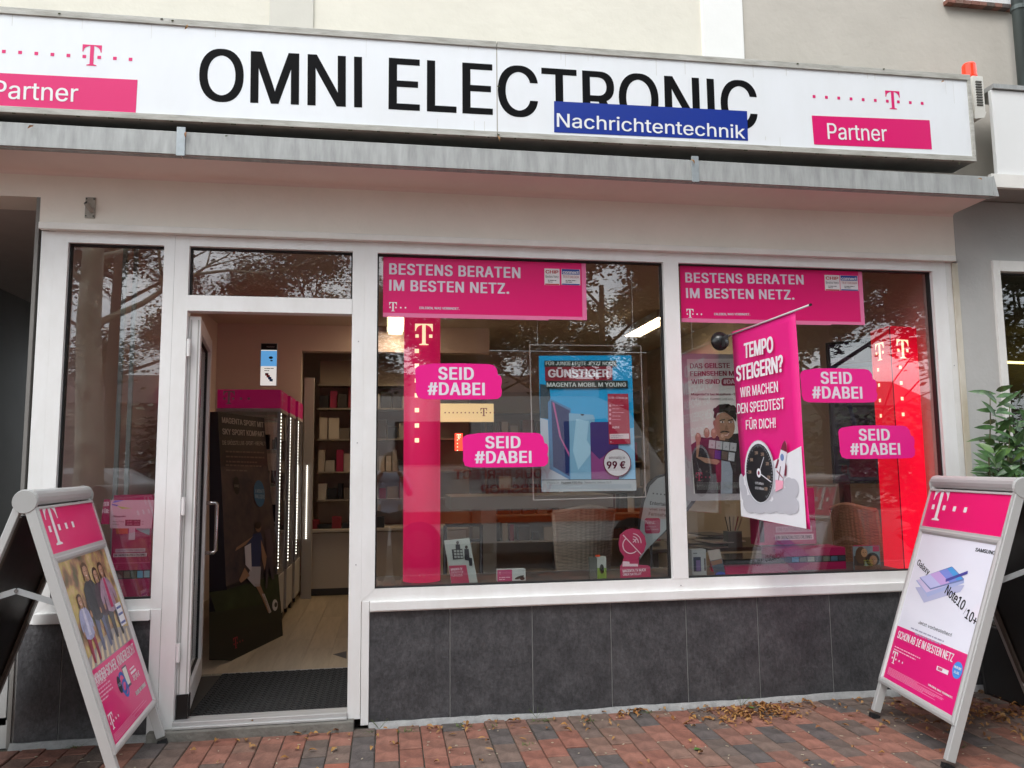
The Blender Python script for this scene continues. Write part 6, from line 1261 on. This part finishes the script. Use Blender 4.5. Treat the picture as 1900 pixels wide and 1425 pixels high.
def heap(name, label, n, cx, cy, sx, sy, hz, seed):
    r = random.Random(seed); mb = MB()
    for i in range(n):
        gx, gy = max(-1.9, min(1.9, r.gauss(0, .8))), max(-1.9, min(1.9, r.gauss(0, .8))); z = .004+hz*math.exp(-(gx*gx+gy*gy))*r.random()
        dry(mb, (cx+gx*sx, min(cy+gy*sy+gx*.03, -.03), z), r.uniform(0, 6.28), r.uniform(.03, .06), r.uniform(.010, .022), r.choice(DLs), r.uniform(.003, .012), r)
    o = mb.build(name, kind='stuff', smooth=True); o['label'] = label
heap('leaf_heap', 'heap of dry leaves against the tiled plinth', 190, 2.15, -.19, .22, .10, .018, 1); heap('leaf_heap', 'loose dry leaves between the feet of the right sign board', 230, 3.45, -.45, .42, .22, .010, 2)
heap('leaf_heap', 'small clump of dry leaves at the tile joint', 22, 1.43, -.06, .09, .02, .012, 3)
wd = MB()
for (x, y, n) in ((.12, -.12, 30), (.42, -.10, 24), (.90, -.09, 34), (.60, -.13, 24), (-1.62, -.05, 30), (1.52, -.06, 26), (2.2, -.05, 16), (.75, -.45, 10), (2.9, -.9, 8), (-.1, -.1, 10), (1.15, -.14, 20)):
    for i in range(n):
        a = q.uniform(0, 6.28); leaf(wd, (x+q.gauss(0, .025), min(-.03, y+q.gauss(0, .008)), -.004), (math.cos(a), math.sin(a), q.uniform(.5, 2)), Z, q.uniform(.010, .035), .004, M('weed_green', (.10, .15, .035), .6, var=.3), .4)
for (x, y) in ((.87, -.03), (-.03, -.05), (2.12, -.05)):
    for i in range(5): a = q.uniform(0, 3.1); wd.tube([(x, y, 0), (x+.03*math.cos(a), y-.015, .035), (x+.055*math.cos(a), y-.02, .05+.02*math.sin(a))], .0008, MATS['weed_green'], 4)
o = wd.build('weeds', kind='stuff')
lt = MB()
for i in range(260):
    x, y = q.uniform(-1.8, 4), q.uniform(-1.3, -.03); a = q.uniform(0, 6.28); l = q.uniform(.003, .009); lt.obox((x, y, .0035), (l*math.cos(a), l*math.sin(a), 0), (-.003*math.sin(a), .003*math.cos(a), 0), (0, 0, .001), M('crumb_pale', (.42, .36, .26), .8))
lt.build('litter_crumbs', kind='stuff')
for (u_, v_, m_) in ((1.56, -.70, 'g'), (2.12, -.17, 'g')):
    mb = MB(); leaf(mb, (0, 0, .006), (1, .3, 0), Z, .045, .035, LEAFL, .1); o = mb.build('green_leaf'); o.location = (u_, v_, .02 if v_ > -.3 else .002); tag(o, 'single fresh green leaf on the leaf heap' if v_ > -.3 else 'single fresh green leaf lying flat on the bricks', 'leaf')
# ================================================================== THE STREET BEHIND (seen in the glass)
BARK = M('plane_bark', (.55, .56, .44), .85, var=.55, scale=3, bump=.6, dark=(.12, .13, .085)); BARK2 = M('dark_bark', (.075, .065, .05), .9, var=.4, scale=6, bump=.6)
TL = [M('tree_leaf_a', (.06, .11, .025), .55, var=.3), M('tree_leaf_b', (.09, .12, .03), .5, var=.3), M('tree_leaf_c', (.03, .055, .018), .6, var=.3)]
def tree(label, x, y, h, tr, bark, crown_r, crown_z, leaves, seed, twig=0, clear=3.0, lsize=.13, group='trees along the street behind the camera'):
    r = thing('street_tree', label, 'tree', (x, y, -.03), group); q = random.Random(seed); st = MB()
    st.tube([(x, y, -.1), (x+.03, y, clear*.5), (x-.04, y+.05, clear), (x, y, h*.62)], [tr*1.25, tr, tr*.85, tr*.4], bark, 14); tips = []
    def grow(p, d, l, rad, depth):
        d = d.normalized(); mid = p+d*l*.5+Vector((q.uniform(-.1, .1), q.uniform(-.1, .1), q.uniform(-.03, .1)))*l; e = p+d*l+Vector((0, 0, l*.06)); st.tube([p, mid, e], [rad, rad*.75, rad*.5], bark, 5 if depth < 3 else 4, cap=False)
        tips.append((e, depth))
        if depth >= (5 if twig else 3): return
        for k in range(3 if depth < 3 or not twig else 2):
            nd = (d+Vector((q.uniform(-.8, .8), q.uniform(-.8, .8), q.uniform(-.35, .6)))).normalized(); grow(mid.lerp(e, q.uniform(.3, 1)), nd, l*q.uniform(.55, .8), rad*.5, depth+1)
    for k in range(8):
        a = k*2.4+q.uniform(-.4, .4); z = clear+(h*.62-clear)*k/8; grow(Vector((x, y, z)), Vector((math.cos(a), math.sin(a), q.uniform(.3, .9))), crown_r*q.uniform(.5, .7), tr*.30, 1)
    st.build('trunk', r, smooth=True)
    if leaves:
        cl = MB(); pts = [t for t, dd in tips if dd >= 2] or [t for t, dd in tips]
        vs = []; fs = []; groups = [[], [], []]
        for i in range(int(leaves*2.3)):
            c = pts[q.randrange(len(pts))]; p = c+Vector((q.gauss(0, .30), q.gauss(0, .30), q.gauss(0, .22))); a, b_ = q.uniform(0, 6.28), q.uniform(-.7, .7); s = lsize*q.uniform(.6, 1.3)*.64
            ux = Vector((math.cos(a), math.sin(a), b_*.6))*s/2; vy = Vector((-math.sin(a), math.cos(a), b_))*s/3
            o = len(cl.v); cl.v += [tuple(p-ux), tuple(p+vy*.9), tuple(p+ux), tuple(p-vy*.9)]; cl.f.append((o, o+1, o+2, o+3)); cl.m.append(cl.mi(TL[q.randrange(3)]))
        cl.build('crown', r)
tree('pale barked plane tree with ivy marks standing close behind the camera', -3.70, -5.75, 11, .17, BARK, 2.2, 5, 2600, 3, twig=1, clear=3.3, lsize=.10)
tree('sparse twiggy brown tree across the road', -5.0, -10.6, 11, .13, BARK2, 3.0, 5, 0, 4, twig=1, clear=3.2)
tree('dense leafy tree overhanging the road straight behind the camera', 1.7, -8.9, 9.5, .12, BARK2, 2.4, 5, 15000, 5, clear=4.0)
tree('dense leafy tree over the parked van', 5.6, -6.9, 10, .15, BARK2, 3.6, 5, 19000, 6, clear=3.6)
tree('broad leafy tree on the far pavement to the right', 7.5, -12.5, 11, .2, BARK2, 3.6, 5, 14000, 7, clear=3.4, lsize=.2)
tree('small leafy tree on the far pavement', -1.9, -15.8, 9, .15, BARK2, 2.6, 5, 9000, 8, clear=2.4, lsize=.2)
tree('leafy tree at the far left of the street', -9.5, -14, 11, .2, BARK2, 3.6, 5, 12000, 9, clear=2.6, lsize=.2)
tree('big dense tree opposite the right display window', 8.6, -9.4, 9.5, .15, BARK2, 4.4, 5, 34000, 31, clear=1.7, lsize=.26)
tree('big dense tree over the far pavement beyond the van', 5.2, -13.5, 9.5, .15, BARK2, 3.8, 5, 26000, 32, clear=1.5, lsize=.26)
tree('round leafy tree behind the hedge, right of the van', 10.5, -23, 9.5, .2, BARK2, 3.8, 5, 12000, 22, clear=1.6, lsize=.24)
tree('tall leafy tree behind the hedge', 3.2, -21.5, 10, .2, BARK2, 3.4, 5, 12000, 12, clear=2.0, lsize=.2)
tree('spreading tree behind the hedge to the left', -4.5, -22, 10, .2, BARK2, 3.6, 5, 12000, 13, clear=2.0, lsize=.2)
tree('leafy tree far right by the road', 13, -10, 11, .2, BARK2, 3.6, 5, 11000, 10, clear=2.8, lsize=.2)
hd = MB(); q = random.Random(5)
for i in range(26000):
    p = Vector((q.uniform(-22, 26), q.uniform(-20.4, -19.2), q.uniform(0, 3.0+.5*math.sin(i*.01)))); s = .16*q.uniform(.6, 1.3); a = q.uniform(0, 6.28); ux = Vector((math.cos(a), math.sin(a), q.uniform(-.5, .5)))*s; vy = Vector((-math.sin(a), math.cos(a), q.uniform(-.6, .6)))*s*.6
    o = len(hd.v); hd.v += [tuple(p-ux), tuple(p+vy), tuple(p+ux), tuple(p-vy)]; hd.f.append((o, o+1, o+2, o+3)); hd.m.append(hd.mi(TL[q.randrange(3)]))
hd.build('hedge_foliage', kind='stuff')
BRW = M('far_brick_wall', (.17, .13, .10), .85, var=.3, scale=3); RF = M('far_roof_tiles', (.09, .05, .042), .85, var=.3)
def house(label, x0, x1, y, h, wallm, seed):
    r = thing('street_house', label, 'house', ((x0+x1)/2, y, 0), 'houses across the street behind the camera'); b = MB(); b.box(x0, x1, y-8, y, -.1, h, wallm); b.build('wall', r)
    b = MB(); b.prism([(y+.3, h), (y-8.3, h), (y-4, h+1.8)], x0-.2, x1+.2, RF, axis='x'); b.build('roof', r); n = int((x1-x0)/2.6)
    for f in range(int(h//2.8)):
        for i in range(n):
            x = x0+(i+.5)*(x1-x0)/n; w_ = MB(); w_.box(x-.6, x+.6, y+.005, y+.05, .9+f*2.8, 2.3+f*2.8, WHITE); wo = w_.build('window', r); w_ = MB(); w_.box(x-.52, x+.52, y+.052, y+.06, .98+f*2.8, 2.22+f*2.8, M('far_window_glass', (.03, .035, .04), .1)); w_.build('pane', wo)
house('red brick house across the road to the left', -24, -4.5, -34, 4.6, BRW, 1); house('brown brick house across the road in the middle', -4.4, 10, -34.3, 4.8, M('far_brown_wall', (.16, .12, .09), .85, var=.3), 2); house('pale rendered house across the road to the right', 10.1, 30, -34, 4.6, M('far_pale_wall', (.15, .135, .11), .85), 3)
# ---- vehicles
def vehicle(name, label, cat, x0, y0, L_, W_, prof, glassprof, paint, stripe=None, wheels=(.17, .80), wr=.33, txt=None):
    r = thing(name, label, cat, (x0+L_/2, y0, -.02)); b = MB(); n = len(prof); yi = .10
    def Yy(z, side): t = max(0, (z-prof_belt)/(prof_top-prof_belt)); return (W_/2-yi*t)*side
    prof_top = max(p[1] for p in prof); prof_belt = prof_top*.5
    vs = [(x0+p*L_, y0+Yy(z_, s), z_) for s in (1, -1) for p, z_ in prof]
    fs = [tuple(range(n)), tuple(range(2*n-1, n-1, -1))]+[(i, (i+1) % n, n+(i+1) % n, n+i) for i in range(n)]
    b.add(vs, fs, paint); b.build('body', r, bevel=.03)
    for gp_ in glassprof:
        for s in (1, -1): g_ = MB(); g_.add([(x0+p*L_, y0+Yy(z_, s)+s*.004, z_) for p, z_ in gp_], [tuple(range(len(gp_)))], M('car_glass', (.015, .018, .02), .05)); g_.build('window', r)
    for p in wheels:
        for s in (1, -1): w_ = MB(); w_.tube([(x0+p*L_, y0+s*(W_/2-.20), wr), (x0+p*L_, y0+s*(W_/2+.006), wr)], wr, M('tyre', (.015, .015, .015), .8), 24); w_.tube([(x0+p*L_, y0+s*(W_/2+.007), wr), (x0+p*L_, y0+s*(W_/2+.012), wr)], wr*.6, M('dark_rim', (.06, .06, .06), .5), 16); w_.build('wheel', r)
    if stripe:
        for s in (1, -1): g_ = MB(); g_.box(x0+.05, x0+L_*.93, *sorted((y0+s*(W_/2+.001), y0+s*(W_/2+.004))), stripe[0], stripe[1], M('orange_stripe', (.75, .10, .015), .4)); g_.build('stripe', r)
    for s in (1, -1):
        g_ = MB(); g_.box(x0+L_*.985, x0+L_*.998, y0+s*.55-.15, y0+s*.55+.15, prof_top*.32, prof_top*.40, M('lamp_clear', (.6, .6, .6), .1)); g_.build('headlight', r)
    return r
vp = [(0, .35), (0, 2.35), (.03, 2.5), (.70, 2.52), (.80, 2.3), (.90, 1.45), (.985, 1.25), (1, 1.0), (1, .35)]
v = vehicle('delivery_van', 'white delivery van with an orange stripe parked behind the camera', 'van', -.4, -8.0, 5.2, 1.95, vp, [[(.60, 1.35), (.60, 2.15), (.73, 2.2), (.86, 1.40)], [(.10, 1.5), (.10, 2.15), (.32, 2.15), (.32, 1.5)]], M('van_white', (.70, .70, .69), .25, coat=.4), stripe=(.62, .80))
P = Panel((-.4+.0, -8.0+.975, 0), (-1, 0, 0), Z, v, .004); P.layer = 2
P.text('YOUR PERFECT', -2.9, 1.28, .14, 1.5, 'b03040', bold=.05); P.text('WEBSHOP', -2.9, 1.05, .14, 1.1, 'b03040', bold=.05)
P.done()
cp = [(0, .35), (0, .85), (.06, .95), (.20, 1.0), (.33, 1.38), (.42, 1.47), (.72, 1.47), (.93, 1.0), (1, .85), (1, .35)]
vehicle('parked_car', 'silver estate car parked across the road seen in the side light', 'car', -7.6, -9.0, 4.4, 1.75, cp, [[(.24, 1.02), (.35, 1.36), (.52, 1.42), (.52, 1.0)], [(.54, 1.0), (.54, 1.42), (.71, 1.41), (.86, 1.02)]], M('car_silver', (.45, .46, .47), .3, .5, coat=.5))
# ================================================================== PHOTOGRAPHER (reflected in the left window)
ph_ = thing('person', 'person in a pale blue blouse and dark trousers holding up a phone', 'person', (.04, -4.95, 0))
def skin(name, verts, edges, radii, m, root=0, sub=2, parent=ph_):
    me = bpy.data.meshes.new(name); off = Vector((0, -4.95, 0)); me.from_pydata([tuple(Vector(v)) for v in verts], edges, []); me.materials.append(m); o = bpy.data.objects.new(name, me); C.objects.link(o); o.parent = parent
    s = o.modifiers.new('skin', 'SKIN'); s.use_smooth_shade = True; su_ = o.modifiers.new('sub', 'SUBSURF'); su_.levels = sub; su_.render_levels = sub
    sv = me.skin_vertices[0].data
    for i, r_ in enumerate(radii): sv[i].radius = r_ if isinstance(r_, tuple) else (r_, r_); sv[i].use_root = (i == root)
    return o
SKN = M('skin', (.50, .30, .21), .55, var=.06); HAIR = M('light_brown_hair', (.24, .16, .09), .6, var=.3, scale=40); BLO = M('pale_blue_blouse', (.62, .66, .80), .8, var=.15, scale=6, bump=.3); TRO = M('dark_trousers', (.05, .045, .045), .85, var=.2)
# body: pelvis, spine, neck, head, arms bent up to the phone, legs; y+ faces the shop
bv = [(0, 0, .92), (0, .0, 1.10), (0, .0, 1.28), (0, .01, 1.38), (0, .02, 1.44), (0, .05, 1.50), (0, .045, 1.56),
      (-.17, 0, 1.34), (-.24, .06, 1.12), (-.14, .20, 1.34), (-.085, .235, 1.415), (.17, 0, 1.34), (.25, .06, 1.12), (.15, .20, 1.34), (.09, .235, 1.415),
      (-.09, 0, .86), (-.10, .02, .48), (-.10, -.01, .09), (-.10, .12, .05), (.09, 0, .86), (.10, .01, .48), (.11, -.02, .09), (.11, .11, .05)]
be = [(0, 1), (1, 2), (2, 3), (3, 4), (4, 5), (5, 6), (3, 7), (7, 8), (8, 9), (9, 10), (3, 11), (11, 12), (12, 13), (13, 14), (0, 15), (15, 16), (16, 17), (17, 18), (0, 19), (19, 20), (20, 21), (21, 22)]
br = [(.13, .10), (.115, .09), (.13, .10), (.10, .07), .05, (.072, .085), (.070, .085), .052, .040, .030, .022, .052, .040, .030, .022, (.085, .085), .055, .036, .034, (.085, .085), .055, .036, .034]
skin('body', bv, be, br, SKN)
skin('blouse', bv[:4]+[bv[7], bv[8], bv[11], bv[12], (0, 0, .84)], [(8, 0), (0, 1), (1, 2), (2, 3), (3, 4), (4, 5), (3, 6), (6, 7)], [(.155, .125), (.14, .115), (.155, .12), (.115, .085), .070, .058, .070, .058, (.175, .14)], BLO, root=1)
skin('trousers', [bv[0], bv[15], bv[16], bv[17], bv[19], bv[20], bv[21]], [(0, 1), (1, 2), (2, 3), (0, 4), (4, 5), (5, 6)], [(.15, .12), (.10, .10), .075, .062, (.10, .10), .075, .062], TRO)
h = MB(); h.ell((0, .025, 1.565), (.092, .105, .085), HAIR); h.ell((-.078, .02, 1.51), (.03, .06, .07), HAIR); h.ell((.078, .02, 1.51), (.03, .06, .07), HAIR); h.build('hair', ph_, smooth=True, world=False)
h = MB(); h.prism([(.12, 1.505), (.145, 1.50), (.12, 1.53)], -.012, .012, SKN, axis='x'); h.build('nose', ph_, world=False); h = MB(); h.ell((-.03, .118, 1.527), (.012, .008, .008), PRW, 8, 6); h.ell((.03, .118, 1.527), (.012, .008, .008), PRW, 8, 6); h.build('eyes', ph_, smooth=True, world=False)
h = MB(); h.ell((0, .122, 1.480), (.022, .006, .007), M('lips', (.42, .13, .12), .5), 8, 6); h.build('mouth', ph_, smooth=True, world=False)
for s in (-1, 1):
    wx, wz = s*.088, 1.418
    skin('hand', [(wx, .232, wz), (wx-s*.004, .252, wz+.02), (wx-s*.018, .262, wz+.052)], [(0, 1), (1, 2)], [(.020, .016), (.032, .014), (.030, .012)], SKN)
    for k in range(4):
        zz = 1.425+.018*k; x_ = s*.080; l_ = (.034, .040, .038, .030)[k]
        skin('finger', [(s*.088, .262, zz), (x_+s*.004, .286, zz+.002), (x_-s*l_*.4, .297, zz+.001), (x_-s*l_, .292, zz)], [(0, 1), (1, 2), (2, 3)], [.0085, .0080, .0072, .006], SKN, sub=1)
    skin('thumb', [(s*.086, .250, 1.418), (s*.070, .262, 1.412), (s*.050, .268, 1.424)], [(0, 1), (1, 2)], [.010, .0095, .008], SKN, sub=1)
for s in (-1, 1):
    h = MB(); h.ell((s*.105, .05, .035), (.045, .13, .045), M('black_shoe', (.02, .02, .02), .4)); h.build('shoe', ph_, smooth=True, world=False)
pn = thing('phone', 'dark phone held sideways in both hands of the photographer', 'phone', (0, -4.672, 1.45)); h = MB(); h.box(-.074, .074, -4.677, -4.669, 1.414, 1.486, M('phone_body', (.02, .02, .022), .3)); h.build('body', pn, bevel=.003)

for i, (px_, py_, yy_) in enumerate(((57, 236, -.415), (345, 250, -.415), (1285, 300, -.415), (1818, 333, -.415), (1748, 152, -.42), (345, 50, -.42), (925, 257, -.415))):
    mb = MB(); dry(mb, (0, 0, 0), .8+i, .035, .012, DL, .006, q); o = mb.build('caught_leaf', smooth=True); p_ = at(px_, py_, yy_); o.location = p_; o.rotation_euler = (1.2, .3*i, 0)
    tag(o, ('dry leaf caught at the left end of the canopy edge', 'dry leaf caught beside the left gutter strap', 'dry leaf caught beside the right gutter strap', 'dry leaf caught near the right end of the canopy edge', 'dry stalk stuck to the upper right of the white sign', 'dry stalk stuck to the upper left of the white sign', 'dry leaf hanging under the seam of the white sign')[i], 'leaf', 'dry leaves caught on the sign and canopy')
